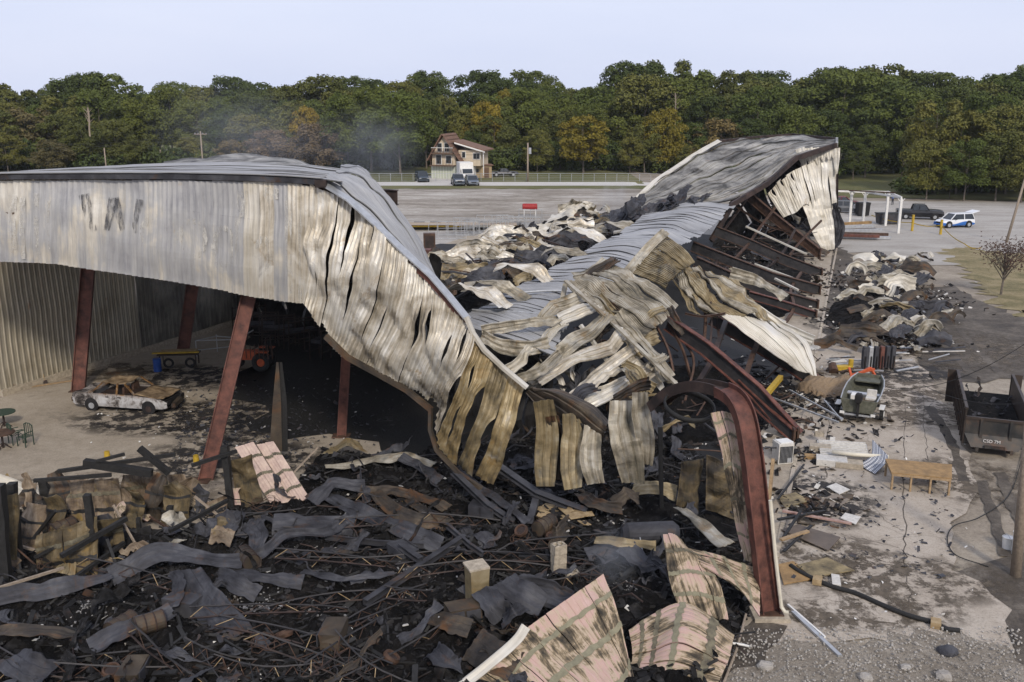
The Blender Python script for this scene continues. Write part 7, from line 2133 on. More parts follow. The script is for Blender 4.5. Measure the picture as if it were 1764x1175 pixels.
o = MB().tube([G(1433, 778, .45), G(1470, 783, .42), G(1530, 787, .3)], .09, 8).build('cream_pipe', M['pvc'], smooth=True); prop(o, 'thick cream pipe lying on the board stack', 'pipe')
stp = NT('striped_sheet'); q = stp.coord('UV', (14, 0, 0)); wv = stp.new('ShaderNodeTexWave'); wv.inputs['Scale'].default_value = .32; stp.l.new(q, wv.inputs['Vector'])
stp.set(stp.ramp(wv.outputs['Fac'], [(.45, (.06, .07, .10)), (.55, (.55, .56, .58))]), .6, 0, .3)
o = sheet(None, 'striped_sheet', [[G(1503, 758, .5), G(1530, 785, .45)], [G(1500, 785, .35), G(1525, 800, .3)], [G(1478, 800, .08), G(1508, 817, .06)]], 1, stp.m, ribs=8, tn=14, amp=.02, crumple=.02, seed=5)[0]
prop(o, 'blue and white striped corrugated sheet leaning on the table end', 'corrugated sheet')
# yellow bucket, red tools, engine rack
c = G(1450, 640)
yb = thing('digger_bucket', 'yellow digger arm piece with rusty end on the concrete', 'digger part', c, .1)
MB().loft([[(-.5, -.15, z), (.5, -.2, z), (.6, .2, z), (-.5, .2, z)] for z in (.05, .35)]).build('arm', M['yellow'], yb, bevel=.03)
MB().cyl((.5, 0, .1), (.5, 0, .7), .14, .14, 10).build('pivot', M['yellow'], yb)
MB().cyl((-.65, -.4, .1), (-.55, .1, .4), .28, .22, 10).build('cup', M['rust_brown'], yb)
c = G(1485, 650)
rd = thing('red_tool_frame', 'red painted steel tool frame lying beside the engine rack', 'tool frame', c)
for a, b in (((-.7, -.3, .1), (.5, .2, .5)), ((-.6, .1, .1), (.7, .1, .45)), ((.5, .2, .5), (.7, -.1, .1)), ((-.7, -.3, .1), (-.7, .2, .5)), ((-.2, 0, .3), (-.1, -.4, .05))): MB().bar(a, b, .12, .1).build('bar', M['orange'], rd)
c = G(1512, 636)
er = thing('outboard_motors', 'row of burnt outboard motor cowls with red panels standing upright', 'outboard motor', c, .1)
for k in range(6):
    x = -.85 + k * .34
    MB().loft([[(x - .12, -.1, z), (x + .12, -.1, z), (x + .12 * f, .2, z), (x - .12 * f, .2, z)] for z, f in ((.05, .6), (.4, .8), (1.0, 1), (1.35, .6))]).build('cowl', M[['char', 'galv', 'char', 'rust_red', 'char', 'char'][k]], er, bevel=.03)
    MB().box((x, -.14, .4), (.06, .06, .8)).build('leg', M['black'], er)
for i in range(26):
    q = random.Random(i + 40)
    u, v = q.uniform(1440, 1640), q.uniform(598, 640)
    if 1490 < u < 1535 and v > 615: u -= 60
    L = q.uniform(.6, 2.4); an = q.uniform(-.6, .6)
    c = G(u, v, .25)
    o = MB().bar(c - Vector((math.cos(an), math.sin(an), .1)) * L / 2, c + Vector((math.cos(an), math.sin(an), .1)) * L / 2, q.uniform(.05, .16), .05).build('scrap_bar', M[q.choice(['galv', 'rust_brown', 'paper', 'char', 'galv'])])
    prop(o, 'loose bar of scrap metal beside the engine rack', 'scrap bar', 'scrap bars beside the engine rack')
# concrete blocks among the rubble
for i, (u, v, zb, n) in enumerate([(962, 985, .2, 3), (985, 1000, .2, 1)]):
    p = G(u, v, zb)
    for k in range(n):
        cb = thing('scorched_block', ['scorched concrete block in the small stack standing in black rubble', 'single scorched concrete block beside the small block stack'][i], 'concrete block', (p.x, p.y, zb + k * .33), .25 + .1 * k, 'blocks of the small stack' if i == 0 else None)
        for x in (-.18, 0, .18): MB().box((x, 0, .16), (.06, .28, .32)).build('web', M['cmu'], cb)
        for y in (-.13, .13): MB().box((0, y, .16), (.43, .06, .32)).build('face', M['cmu'], cb)
c = G(822, 1040, .2)
wl_ = thing('masonry_post', 'pale scorched masonry post standing in the black rubble', 'post', (c.x, c.y, .1), .4)
MB().loft([[(-w, -w, z), (w, -w, z), (w, w, z), (-w, w, z)] for w, z in ((.28, 0), (.28, .9), (.3, 1.35))]).build('post_body', M['tan'], wl_)
MB().box((-.02, -.01, 1.38), (.64, .62, .06)).build('cap', M['cmu'], wl_)
for i in range(16):
    q = random.Random(i + 90)
    p = G(q.uniform(925, 1010), q.uniform(870, 905), q.uniform(.35, .6))
    o = MB().box(p, (q.uniform(.3, .7), q.uniform(.25, .5), .03), Matrix.Rotation(q.uniform(0, 3), 3, 'Z') @ Matrix.Rotation(q.uniform(-.4, .4), 3, 'X')).build('scorched_board', M['cardboard'])
    prop(o, 'light brown scorched board piece in the pile below the channels', 'board', 'scorched board pile')
# tank lying at the back of the rubble
c = G(1120, 925, .5)
tk = thing('grey_tank', 'grey burnt cylinder tank lying behind the pink panels', 'tank', (c.x, c.y, .35), .1)
MB().cyl((-.8, 0, .3), (.8, 0, .3), .38, .38, 20).build('tank_body', M['char'], tk, smooth=False)
for s in (-1, 1): MB().cyl((s * .8, 0, .3), (s * .98, 0, .3), .38, .22, 20).build('end_cap', M['char'], tk)

# ------------------------------------------------------------------ gantry, bollards, tape, stock
gn = thing('steel_gantry', 'white steel gantry frame on four posts beside the far building end', 'gantry', G(1500, 400))
pst = [G(1547, 402), G(1525, 389), G(1486, 389), G(1463, 387)]
zt_ = 4.0
for p in pst: MB().box((p.x, p.y, zt_ / 2), (.26, .26, zt_)).build('post', M['white_paint'], gn, world=True)
T = [p + Vector((0, 0, zt_ + .1)) for p in pst]
for a, b in ((T[0], T[2]), (T[1], T[3]), (T[0], T[1]), (T[2], T[3])): MB().bar(a, b + (b - a).normalized() * .4, .16, .2).build('top_beam', M['white_paint'], gn, world=True)
MB().bar(T[2].lerp(T[3], .5) + Vector((-4, 2, .12)), T[0].lerp(T[1], .5) + Vector((0, 0, .22)), .14, .14).build('top_beam', M['rust_brown'], gn, world=True)
MB().bar(T[2] + Vector((-4.5, .5, .1)), T[2], .16, .2).build('top_beam', M['white_paint'], gn, world=True)
for p in pst:
    for s in (-1, 1): MB().bar(p + Vector((0, 0, zt_ - .5)), p + Vector((s * .4, 0, zt_)), .06, .06).build('knee_brace', M['white_paint'], gn, world=True)
for i, (a, b, z, mt) in enumerate([((1445, 402), (1530, 404), .25, 'rust_brown'), ((1447, 408), (1535, 410), .2, 'galv'), ((1446, 398), (1520, 396), .5, 'galv'), ((1442, 386), (1500, 383), .6, 'plywood'), ((1442, 392), (1505, 390), .5, 'galv'), ((1446, 405), (1515, 407), .45, 'rust_red'), ((1442, 396), (1508, 395), .2, 'rust_brown')]):
    o = MB().bar(G(*a, z), G(*b, z), .4, .3).build('steel_stock', M[mt]); prop(o, 'long bar of steel stock stacked under the white gantry', 'steel bar', 'steel stock under the gantry')
for i, (u, v, h) in enumerate([(1571, 398, 1.9), (1620, 404, 1.7)]):
    p = G(u, v)
    o = MB().cyl(p, p + Vector((0, 0, h)), .15, .15, 12).build('yellow_bollard', M['yellow'])
    prop(o, ['yellow bollard standing beside the black pickup truck', 'yellow bollard standing beside the patrol wagon'][i], 'bollard')
for i, (a, b, za, zb) in enumerate([((1500, 383), (1571, 397), .9, .9), ((1571, 397), (1620, 403), .9, 1.0), ((1620, 403), (1660, 428), 1.0, .5), ((1660, 428), (1690, 432), .5, .3)]):
    A, B = G(*a, 0) + Vector((0, 0, za)), G(*b, 0) + Vector((0, 0, zb))
    pts = [A.lerp(B, t / 8) - Vector((0, 0, .25 * math.sin(math.pi * t / 8))) for t in range(9)]
    o = MB().sweep(pts, [(-.01, -.05), (.01, -.05), (.01, .05), (-.01, .05)]).build('barrier_tape', M['yellow']); prop(o, 'yellow barrier tape strung past the bollards', 'tape', 'barrier tape')
for (u, v, w, d, h, mt, lb) in [(1485, 372, 1.6, 1.2, 1.7, 'black', 'dark waste bin standing behind the white gantry'), (1530, 386, 3.0, 1.3, 1.3, 'char', 'dark low machine box behind the gantry posts')]:
    p = G(u, v); t = thing('yard_bin', lb, 'bin', p, .05)
    MB().loft([[(-w / 2 * f, -d / 2 * f, z), (w / 2 * f, -d / 2 * f, z), (w / 2 * f, d / 2 * f, z), (-w / 2 * f, d / 2 * f, z)] for f, z in ((.88, .1), (1, h))]).build('bin_body', M[mt], t, bevel=.03)
    MB().box((0, 0, h + .05), (w * 1.04, d * 1.04, .1)).build('lid', M['rubber'], t)


def person(u, v, h, shirt, label):
    """small standing figure, one skinned body"""
    p = G(u, v)
    root = thing('person', label, 'person', p, R(200))
    s = h / 1.75
    V = [(0, 0, .95), (0, 0, 1.2), (0, 0, 1.42), (0, 0, 1.52), (0, .02, 1.62), (0, .02, 1.74), (.18, 0, 1.40), (.24, -.04, 1.12), (.22, -.16, .90), (-.18, 0, 1.40), (-.24, -.04, 1.12), (-.2, -.14, .92), (.10, 0, .90), (.11, .02, .50), (.12, .05, .08), (.13, -.10, .03), (-.10, 0, .90), (-.12, -.02, .50), (-.13, .05, .08), (-.14, -.10, .03)]
    E = [(0, 1), (1, 2), (2, 3), (3, 4), (4, 5), (2, 6), (6, 7), (7, 8), (2, 9), (9, 10), (10, 11), (0, 12), (12, 13), (13, 14), (14, 15), (0, 16), (16, 17), (17, 18), (18, 19)]
    Rr = [.15, .14, .15, .06, .09, .09, .08, .055, .045, .08, .055, .045, .11, .075, .05, .045, .11, .075, .05, .045]
    me = bpy.data.meshes.new('body'); me.from_pydata([tuple(c * s for c in q) for q in V], E, [])
    o = bpy.data.objects.new('body', me); COL.objects.link(o); o.parent = root
    sk = o.modifiers.new('skin', 'SKIN')
    for i, q in enumerate(me.skin_vertices[0].data):
        q.radius = (Rr[i] * s, Rr[i] * .8 * s); q.use_root = (i == 0)
    o.modifiers.new('sub', 'SUBSURF').levels = 1
    t = NT('clothing'); pz = t.coord('Object'); sx = t.new('ShaderNodeSeparateXYZ'); t.l.new(pz, sx.inputs[0])
    t.set(t.ramp(t.math('MULTIPLY', sx.outputs['Z'], .5), [(.0, (.03, .03, .04)), (.455, (.03, .03, .04)), (.46, shirt), (.74, shirt), (.745, (.35, .22, .16)), (.86, (.35, .22, .16)), (.865, (.04, .03, .02))], 'CONSTANT'), .8)
    me.materials.append(t.m)


person(1472, 371, 1.75, (.5, .5, .5), 'person in a grey top standing behind the white gantry post')
person(1537, 353, 1.75, (.05, .08, .2), 'person in dark blue standing on the far side of the gravel lot')

# ------------------------------------------------------------------ young bare tree on the straw verge
c = G(1724, 508)
yt_ = thing('young_tree', 'small young tree with few brown leaves on the straw verge', 'tree', c)
q = random.Random(8)
m = MB(); tips = []
m.cyl((0, 0, -.05), (.05, 0, 1.3), .10, .07, 8)
for k in range(16):
    an = k * 2.4; z = 1.1 + .15 * k * .4
    b = Vector((.05, 0, min(z, 2.6)))
    e = b + Vector((math.cos(an) * q.uniform(.9, 2.0), math.sin(an) * q.uniform(.9, 2.0), q.uniform(1.4, 2.6)))
    m.cyl(b, b.lerp(e, .5) + Vector((0, 0, .15)), .045, .028, 5); m.cyl(b.lerp(e, .5) + Vector((0, 0, .15)), e, .028, .01, 4)
    for j in range(5):
        s0 = b.lerp(e, q.uniform(.4, .95)); tp = s0 + Vector((q.gauss(0, .4), q.gauss(0, .4), q.uniform(.1, .7)))
        m.cyl(s0, tp, .012, .005, 3); tips.append(tp)
m.cyl((.05, 0, 1.3), (0, .05, 3.6), .07, .02, 6)
m.build('trunk', M['bark'], yt_)
V, Fc = [], []
for tp in tips:
    for _ in range(16):
        p = tp + Vector((q.gauss(0, .28), q.gauss(0, .28), q.gauss(0, .25)))
        a = Vector((q.gauss(0, 1), q.gauss(0, 1), q.gauss(0, 1))).normalized() * .09
        b = a.orthogonal().normalized() * .05
        i = len(V); V += [tuple(p - a), tuple(p - b), tuple(p + a), tuple(p + b)]; Fc.append((i, i + 1, i + 2, i + 3))
mk('crown', V, Fc, leafmat('withered_leaves', (.085, .05, .04)), yt_)

# ------------------------------------------------------------------ far middle ground: tank, frames, dock
c = G(912, 374)
rt_ = thing('red_fuel_tank', 'red cylinder fuel tank on a white steel stand', 'tank', c, 0)
MB().cyl((-.85, 0, 1.35), (.95, 0, 1.35), .42, .42, 20).build('tank_body', M['red'], rt_)
for s, x in ((-1, -.85), (1, .95)): MB().cyl((x, 0, 1.35), (x + s * .08, 0, 1.35), .42, .3, 20).build('end_cap', M['red'], rt_)
for x in (-.7, .8):
    for y in (-.4, .4): MB().bar((x, y, 0), (x, y * .8, 1.1), .07, .07).build('leg', M['white_paint'], rt_)
for y in (-.36, .36): MB().bar((-.8, y, .98), (.9, y, .98), .08, .08).build('cradle', M['white_paint'], rt_)
DG = 'galvanised dock frames'
q = random.Random(5)
for i in range(15):
    u = 770 + i * 11 + q.uniform(-4, 4); v = 411 - i * 1.6 + q.uniform(-3, 3)
    p = G(u, v)
    t = thing('dock_frame', 'galvanised dock section frame stored on edge behind the burnt heap', 'dock frame', p, q.uniform(-.25, .1), DG)
    L, h = q.uniform(2.6, 4.2), q.uniform(1.1, 1.9)
    for z in (.1, h): MB().bar((-L / 2, 0, z), (L / 2, 0, z), .07, .07).build('rail', M['galv'], t)
    for k in range(5): MB().bar((-L / 2 + L * k / 4, 0, .05), (-L / 2 + L * k / 4, 0, h), .05, .05).build('upright', M['galv'], t)
    MB().bar((-L / 2, .3, h * .5), (L / 2, .25, h * .55), .05, .05).build('rail', M['galv'], t)
dk_ = thing('floating_dock', 'long floating dock with tan deck and yellow edge along the gravel', 'dock', G(780, 388))
MB().loft([[G(u, v, z) for z in (.45, .7)] + [G(u, v - 5, z) for z in (.7, .45)] for u, v in ((655, 388), (780, 388), (890, 388))]).build('deck', plain('dock_deck', (.34, .27, .2), .8, 0, .2, 4), dk_, world=True)
MB().bar(G(655, 389.5, .55), G(890, 389.5, .55), .1, .2).build('edge_rail', M['yellow'], dk_, world=True)
for u in range(665, 890, 28): p = G(u, 390); MB().box((p.x, p.y + .7, .22), (1.3, 1.1, .42)).build('float', M['char'], dk_, world=True)
p = G(740, 432); t = thing('rusty_box', 'rusty steel box standing behind the dropped roof edge', 'steel box', p, .1)
MB().box((0, 0, .9), (1.2, 1.0, 1.8)).build('casing', M['rust_brown'], t, bevel=.03)
MB().box((0, -.52, .9), (.9, .05, 1.4)).build('door', M['rust_dark'], t)
o = MB().box(G(728, 440, .6), (1.6, 1.2, 1.2)).build('red_crate', M['rust_red']); prop(o, 'low red crate beside the rusty steel box', 'crate')

# ------------------------------------------------------------------ things inside the standing bays
c = G(440, 636)
tc = thing('orange_tractor', 'small orange tractor standing in the dark bay', 'tractor', c, R(175))
MB().loft([[(x, -.28, z0), (x, .28, z0), (x, .26, z1), (x, -.26, z1)] for x, z0, z1 in ((-.2, .6, 1.15), (1.1, .6, 1.1), (1.35, .65, 1.0))]).build('bonnet', M['orange'], tc, bevel=.03)
MB().box((-.5, 0, .6), (.9, .5, .4)).build('gearbox', M['char'], tc)
for s in (-1, 1):
    w = MB().torus((-.55, s * .55, .55), (0, 1, 0), .38, .17, 22, 8, .8).build('rear_wheel', M['rubber'], tc)
    MB().cyl((-.55, s * .48, .55), (-.55, s * .62, .55), .27, .22, 14).build('rim', M['orange'], w)
    w = MB().torus((1.1, s * .5, .32), (0, 1, 0), .2, .12, 18, 8, .8).build('front_wheel', M['rubber'], tc)
    MB().cyl((1.1, s * .44, .32), (1.1, s * .57, .32), .15, .12, 12).build('rim', M['orange'], w)
    MB().box((-.55, s * .55, 1.18), (.9, .34, .05)).build('mudguard', M['orange'], tc)
    MB().bar((-.85, s * .4, .6), (-.85, s * .4, 1.9), .07, .07).build('roll_bar', M['rust_dark'], tc)
MB().bar((-.85, -.43, 1.9), (-.85, .43, 1.9), .07, .07).build('roll_bar', M['rust_dark'], tc)
MB().box((-.6, 0, .95), (.4, .45, .12)).build('seat', M['black'], tc); MB().box((-.8, 0, 1.2), (.08, .45, .4)).build('seat_back', M['black'], tc)
MB().torus((-.05, 0, 1.25), (.5, 0, 1), .18, .02, 14, 5).build('steering_wheel', M['black'], tc)
for k in range(7): MB().bar((.1 - .25 * k, 1.0, .9), (.1 - .25 * k, 1.0, 1.7), .03, .05).build('rack_bar', M['rust_brown'], tc)
c = G(272, 640); o = thing('blue_barrel', 'blue plastic barrel standing beside the metal cart', 'barrel', c)
MB().cyl((0, 0, 0), (0, 0, .75), .22, .22, 16).build('barrel_body', M['blue'], o)
for z in (.2, .55, .74): MB().torus((0, 0, z), (0, 0, 1), .22, .02, 16, 5).build('hoop', M['blue'], o)
c = G(310, 630); ct = thing('metal_cart', 'low metal workshop cart with a yellow plank on top', 'cart', c, .12)
MB().box((0, 0, .75), (2.3, .9, .06)).build('bed', M['rust_dark'], ct)
MB().box((-.1, -.35, .88), (2.6, .22, .06)).build('plank', M['yellow'], ct)
MB().box((.0, .1, .85), (2.0, .5, .12)).build('load', M['cardboard'], ct)
for x in (-1, 1):
    for y in (-.4, .4): MB().bar((x, y, 0), (x, y, .74), .06, .06).build('leg', M['rust_dark'], ct)
for x in (-.5, .7): w = MB().torus((x, -.5, .3), (0, 1, 0), .24, .07, 16, 6).build('wheel', M['rubber'], ct)
c = G(375, 612); t = thing('tube_frame', 'pale tube steel stand beside the dark bay', 'stand', c, .3)
for a, b in (((-1.2, 0, 0), (-1.2, 0, 1.0)), ((1.2, 0, 0), (1.2, 0, 1.2)), ((0, .8, 0), (0, .8, 1.1)), ((-1.2, 0, 1.0), (1.2, 0, .9)), ((-1.2, 0, .4), (1.2, 0, .5)), ((1.2, 0, 1.0), (0, .8, 1.0)), ((-1.2, 0, 1), (0, .8, 1.0)), ((1.2, 0, .9), (2.2, .5, 1.3))): MB().bar(a, b, .05, .05).build('tube', M['galv'], t)
for i, (u, v) in enumerate([(450, 588), (480, 595), (520, 600), (430, 575), (560, 615)]):
    c = G(u, v); t = thing('burnt_rack', 'charred steel storage rack in the dark bay', 'rack', c, .3 * i, 'charred racks in the dark bay')
    for x in (-1, 0, 1):
        for y in (-.4, .4): MB().bar((x, y, 0), (x + .1, y, 1.9), .06, .06).build('upright', M['rust_dark'], t)
    for z in (.5, 1.1, 1.8):
        for y in (-.4, .4): MB().bar((-1, y, z), (1.05, y, z), .05, .06).build('shelf_rail', M['rust_dark'], t)
    MB().box((0, 0, 1.15), (1.8, .7, .2)).build('load', M['char'], t)
for i, (u, v, rz) in enumerate([(45, 768, -.4), (28, 764, 2.4)]):
    c = G(u, v); t = thing('garden_chair', ['dark green metal garden chair beside the round table', 'dark green metal garden chair turned to the round table'][i], 'chair', c, rz)
    for x in (-.24, .24):
        for y in (-.22, .22): MB().bar((x, y, 0), (x, y, .45 if y < 0 else .95), .035, .035).build('leg', M['green_paint'], t)
        MB().bar((x, -.25, .66), (x, .22, .66), .04, .03).build('armrest', M['green_paint'], t)
    for k in range(6): MB().bar((-.24, -.2 + k * .085, .45), (.24, -.2 + k * .085, .45), .03, .02).build('seat_slat', M['green_paint'], t)
    MB().tube([(-.24, .22, .9), (-.12, .22, 1.0), (.12, .22, 1.0), (.24, .22, .9)], .02, 6).build('back_frame', M['green_paint'], t)
    for x in (-.12, 0, .12): MB().bar((x, .22, .45), (x, .22, .98), .025, .02).build('back_slat', M['green_paint'], t)
for i, (u, v, mt) in enumerate([(6, 772, 'rust_brown'), (8, 735, 'green_paint')]):
    c = G(u, v); t = thing('round_table', ['round rusty garden table beside the green chair', 'round dark table behind the rusty garden table'][i], 'table', c)
    MB().cyl((0, 0, .7), (0, 0, .74), .55, .55, 24).build('table_top', M[mt], t)
    MB().cyl((0, 0, 0), (0, 0, .7), .05, .05, 8).build('stem', M['rust_dark'], t)
    for k in range(4): MB().bar((0, 0, .25), (.38 * math.cos(k * 1.57), .38 * math.sin(k * 1.57), .0), .04, .04).build('foot', M['rust_dark'], t)
a = G(78, 662); t = thing('shovel', 'long handled shovel leaning near the tan wall', 'shovel', a)
MB().cyl((0, 0, .2), (-.5, .6, 1.6), .02, .02, 6).build('handle', M['wood'], t)
MB().loft([[(.05 - .1, -.1, .0), (.05 + .12, -.12, .0)], [(-.1, 0, .22), (.12, .0, .25)]], closed=False).build('blade', M['rust_dark'], t)
for i, (u, v, L, w, mt, lb) in enumerate([(95, 660, 2.6, .16, 'wood', 'plank lying along the foot of the tan wall'), (60, 650, 1.2, .5, 'charbrown', 'scorched board lying beside the shovel'), (215, 640, 2.0, .5, 'charbrown', 'dark board lying on the shop floor')]):
    c = G(u, v, .06); o = MB().box(c, (L, w, .05), Matrix.Rotation(.6, 3, 'Z')).build('floor_board', M[mt]); prop(o, lb, 'board')
for i, (u, v) in enumerate([(185, 788), (338, 795)]):
    c = G(u, v, .1); o = MB().cyl(c, c + Vector((0, 0, .28)), .13, .11, 12).build('yellow_hard_hat' if i == 0 else 'yellow_can', M['yellow']); prop(o, ['small yellow drum behind the charred beams', 'small yellow can beside the red column'][i], 'can')


# ------------------------------------------------------------------ smoke
def smoke(u, v, y, a, b, h, dens, label_seed):
    c = W(u, v, y)
    bm = bmesh.new(); bmesh.ops.create_icosphere(bm, subdivisions=3, radius=1)
    for vv in bm.verts: vv.co = Vector((vv.co.x * a, vv.co.y * b, vv.co.z * h))
    me = bpy.data.meshes.new('smoke'); bm.to_mesh(me); bm.free()
    o = bpy.data.objects.new('smoke', me); COL.objects.link(o); o.location = c
    t = NT('smoke_volume')
    t.n.remove(t.b)
    pv = t.new('ShaderNodeVolumePrincipled')
    pv.inputs['Color'].default_value = (.80, .85, .93, 1)
    g = t.coord('Object', (1 / a, 1 / b, 1 / h))
    ln = t.new('ShaderNodeVectorMath', operation='LENGTH'); t.l.new(g, ln.inputs[0])
    e = t.math('SUBTRACT', 1.0, ln.outputs['Value'], True)
    nz = t.noise(t.coord('Object', (1, 1, .6), (label_seed, 0, 0)), .9 / max(1, h * .18), 4, .6, .8)
    k = t.ramp(nz, [(.38, 0.0), (.7, 1.0)])
    t.l.new(t.math('MULTIPLY', t.math('MULTIPLY', e, k), dens), pv.inputs['Density'])
    t.l.new(pv.outputs['Volume'], t.out.inputs['Volume'])
    me.materials.append(t.m)
    o['kind'] = 'stuff'


smoke(645, 255, 70, 4, 5, 3.6, .09, 1)
smoke(390, 225, 100, 9, 8, 6, .035, 2)
smoke(480, 240, 100, 9, 8, 5, .03, 5)
smoke(1060, 350, 104, 3, 3, 3.5, .16, 3)
smoke(1060, 960, 27.5, .9, .7, 1.1, .5, 4)

# loose bits of the burnt office
q = random.Random(77)
for i in range(70):
    u, v = q.uniform(-10, 420), q.uniform(825, 985)
    p = G(u, v, .35)
    if p.y > 36.5: continue
    z0 = hr(p.x, p.y) if inside(p.x, p.y) else .05
    if i % 2:
        an, L = q.uniform(0, 3.14), q.uniform(.5, 1.8)
        d = Vector((math.cos(an), math.sin(an) * .5, q.uniform(-.7, .7))) * L / 2
        c = Vector((p.x, p.y, z0 + abs(d.z) + .04))
        w = q.uniform(.03, .1)
        o = MB().bar(c - d, c + d, w, w * .7).build('charred_stick', M[q.choice(['charwood', 'charwood', 'charwood', 'polewood', 'rust_brown'])])
        prop(o, 'short stick leaning in the wreck of the burnt office', 'stick', 'sticks in the burnt office')
    else:
        an, L = q.uniform(0, 3.14), q.uniform(.5, 1.3)
        d = Vector((math.cos(an) * L / 2, math.sin(an) * L / 4, q.uniform(-.25, .25)))
        c = Vector((p.x, p.y, z0 + q.uniform(.2, .6)))
        mt = q.choice(['brownpanel', 'goldpanel', 'charbrown', 'char', 'pink', 'grime'])
        o = sheet(None, 'office_scrap', ribbon_surf([c - d, c - d * .3 + Vector((0, 0, q.uniform(-.15, .25))), c + d * .4, c + d], q.uniform(.35, .9), [q.uniform(-.5, .5) for _ in range(4)], up=(0, -.7, .7), kink=True), 1, M[mt], ribs=3, tn=20, amp=.015, crumple=.06, ck=2.4, jag=.25, seed=2000 + i, thick=.02)[0]
        prop(o, {'brownpanel': 'brown', 'goldpanel': 'yellowed', 'charbrown': 'dark brown', 'char': 'black', 'pink': 'pinkish', 'grime': 'grey'}[mt] + ' torn scrap of partition in the wreck of the burnt office', 'scrap', 'partition scraps in the burnt office, ' + mt)
# taller torn partitions still standing in the burnt office
q = random.Random(33)
for i, (u, v) in enumerate([(48, 950), (85, 930), (105, 905), (130, 975), (150, 900), (190, 960), (205, 905), (225, 920), (262, 900), (300, 905), (315, 880), (340, 890), (60, 900), (180, 880), (20, 930), (240, 880)]):
    p = G(u, v, .1)
    h, w = q.uniform(1.1, 2.0), q.uniform(.5, 1.1)
    s0 = Vector((q.uniform(-.3, .3), q.uniform(-.1, .3), 0))
    pts = [p, p + s0 * .3 + Vector((0, 0, h * .35)), p + s0 * .7 + Vector((.06, .1, h * .7)), p + s0 + Vector((q.uniform(-.3, .3), q.uniform(-.2, .35), h))]
    mt = ['brownpanel', 'goldpanel', 'charbrown', 'goldpanel', 'brownpanel', 'char'][i % 6]
    o = sheet(None, 'torn_office_sheet', ribbon_surf(pts, [w, w * .95, w, w * q.uniform(.4, .9)], [q.uniform(-.3, .3) for _ in pts], up=(0, 1, 0), cup=q.uniform(-.15, .15), kink=True), 1, M[mt], ribs=3, tn=24, amp=.02, crumple=.05, ck=2.2, jag=.2, seed=2300 + i, thick=.025, bandt=(.3, .6), bandw=.09, bandm=[M['charwood']])[0]
    prop(o, {'brownpanel': 'brown', 'goldpanel': 'yellowed', 'charbrown': 'dark brown', 'char': 'black'}[mt] + ' torn partition sheet standing upright in the burnt office', 'partition', 'upright partition sheets, ' + mt)
# burnt goods lying in the rubble
q = random.Random(91)
for i in range(30):
    while True:
        p = G(q.uniform(20, 1080), q.uniform(860, 1165), .4)
        if inside(p.x, p.y): break
    z = hr(p.x, p.y) + .12
    k = i % 5
    if k == 0:
        t = thing('burnt_drum', 'burnt steel drum lying on its side in the black rubble', 'drum', (p.x, p.y, z), q.uniform(0, 6), 'burnt drums')
        MB().cyl((-.4, 0, .2), (.4, 0, .2), .27, .27, 18).build('drum_body', M['charbrown'], t)
        for x in (-.39, -.13, .13, .39): MB().torus((x, 0, .2), (1, 0, 0), .275, .02, 18, 5).build('hoop', M['rust_dark'], t)
    elif k == 1:
        t = thing('wheel_rim', 'bare scorched wheel rim lying in the black rubble', 'wheel rim', (p.x, p.y, z), q.uniform(0, 6), 'scorched wheel rims')
        a = Vector((q.uniform(-.6, .6), q.uniform(-.6, .6), 1))
        MB().torus((0, 0, .12), a, .2, .05, 18, 6, 1.8).build('rim', M['rust_brown'], t)
        MB().cyl(Vector((0, 0, .12)) - a.normalized() * .02, Vector((0, 0, .12)) + a.normalized() * .03, .19, .16, 14).build('disc', M['rust_dark'], t)
    elif k in (2, 3):
        pts, a = [], q.uniform(0, 6)
        rr = q.uniform(.2, .5)
        for j in range(40):
            an = j * .45
            pts.append(Vector((p.x + rr * (1 + .25 * math.sin(j * 1.7)) * math.cos(an), p.y + rr * math.sin(an) * (1 + .2 * math.sin(j * .9)), z + .15 + .12 * math.sin(j * 1.1 + a) + .02 * j * .1)))
        o = MB().tube(pts, .011, 4).build('wire_coil', M['rust_brown' if k == 2 else 'slate'])
        prop(o, ('rusty' if k == 2 else 'dark grey') + ' tangle of wire lying in the black rubble', 'wire', 'tangled wire, ' + ('rusty' if k == 2 else 'grey'))
    else:
        t = thing('burnt_cabinet', 'crushed burnt steel cabinet lying in the black rubble', 'cabinet', (p.x, p.y, z - .1), q.uniform(0, 6), 'burnt cabinets')
        MB().loft([[(-.5 + q.uniform(-.06, .06), -.3, zz), (.5, -.3 + q.uniform(-.08, .08), zz), (.5 + q.uniform(-.1, .1), .3, zz), (-.5, .3, zz)] for zz in (.02, .25, .45 + q.uniform(-.1, .1))]).build('cabinet_body', M['charbrown' if i % 2 else 'char'], t)
        for x in (-.24, .24): MB().box((x, -.33, .24), (.42, .03, .34), Matrix.Rotation(q.uniform(-.12, .12), 3, 'Y')).build('drawer', M['char'], t)
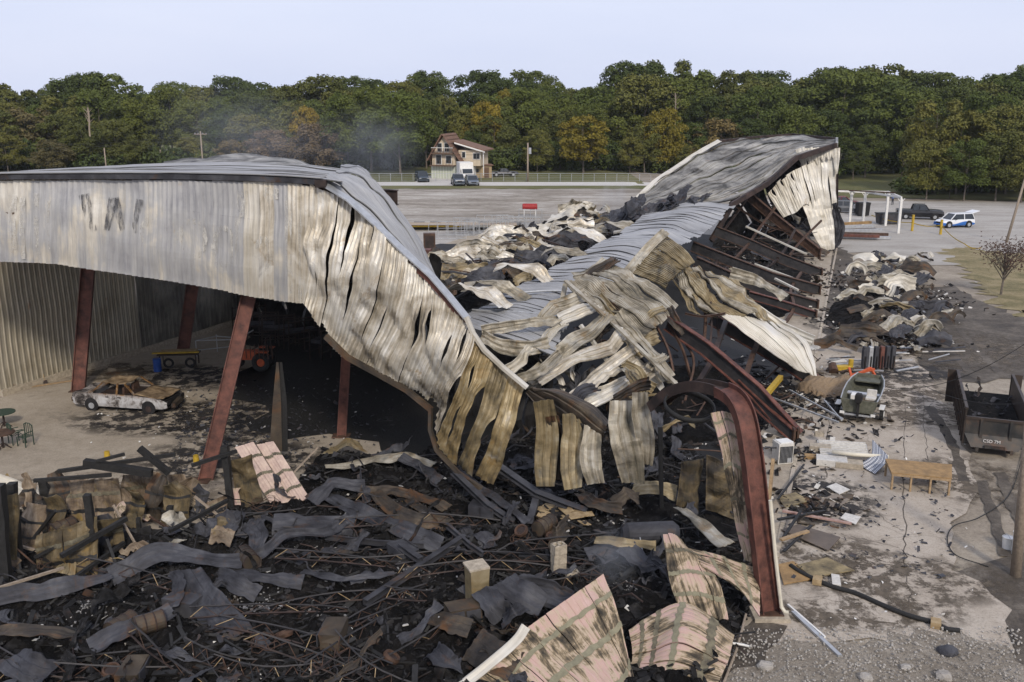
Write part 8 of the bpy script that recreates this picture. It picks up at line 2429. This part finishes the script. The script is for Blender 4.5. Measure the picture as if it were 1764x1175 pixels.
# saw cuts and cracks in the concrete
for i, (pts, w) in enumerate([([(1556, 800), (1558, 930), (1560, 1000), (1568, 1020), (1564, 1060)], .05), ([(1448, 920), (1500, 932), (1556, 945)], .03), ([(1560, 955), (1620, 968), (1655, 978)], .05), ([(1430, 700), (1425, 760), (1424, 830)], .05), ([(1560, 690), (1556, 800)], .04), ([(1590, 680), (1592, 740), (1600, 800)], .04), ([(1470, 1000), (1520, 985), (1556, 985)], .025), ([(1500, 870), (1530, 900), (1556, 915)], .025), ([(1640, 805), (1690, 815)], .05), ([(1350, 1060), (1420, 1030), (1500, 1062)], .02)]):
    q = random.Random(i)
    P = []
    for a, b in zip(pts, pts[1:]):
        for k in range(10):
            g = G(a[0] + (b[0] - a[0]) * k / 10, a[1] + (b[1] - a[1]) * k / 10, .0125)
            P.append(g + Vector((q.gauss(0, .03), q.gauss(0, .04), 0)))
    V, Fc = [], []
    for k, p in enumerate(P):
        d = (P[min(k + 1, len(P) - 1)] - P[max(0, k - 1)]).normalized()
        nn = Vector((-d.y, d.x, 0)) * w * q.uniform(.3, 1) / 2
        V += [tuple(p - nn), tuple(p + nn)]
    for k in range(len(P) - 1): Fc.append((2 * k, 2 * k + 1, 2 * k + 3, 2 * k + 2))
    mk('concrete_crack', V, Fc, M['mud'])['kind'] = 'structure'
# wheel tracks behind the container
for i, pts in enumerate([[(1690, 828), (1705, 870), (1722, 920), (1735, 960)], [(1722, 815), (1740, 860), (1760, 905)], [(1600, 560), (1650, 620), (1690, 660)], [(1630, 540), (1680, 600), (1730, 650)], [(1600, 700), (1640, 760), (1660, 830)]]):
    P = [G(u, v) for u, v in pts]
    w = .45
    patch('wheel_track', [p + Vector((-w / 2, 0, 0)) for p in P] + [p + Vector((w / 2, 0, 0)) for p in P[::-1]], .018, M['mud'], rough=.08, step=.4, seed=i)
# thin autumn haze
hb = MB().box((0, 190, 15.5), (900, 560, 34)).build('haze', M['black'])
hb['kind'] = 'stuff'
ht = NT('haze_volume')
ht.n.remove(ht.b)
hv = ht.new('ShaderNodeVolumePrincipled')
hv.inputs['Color'].default_value = (.86, .91, 1, 1)
hv.inputs['Density'].default_value = .0001
ht.l.new(hv.outputs['Volume'], ht.out.inputs['Volume'])
hb.data.materials[0] = ht.m
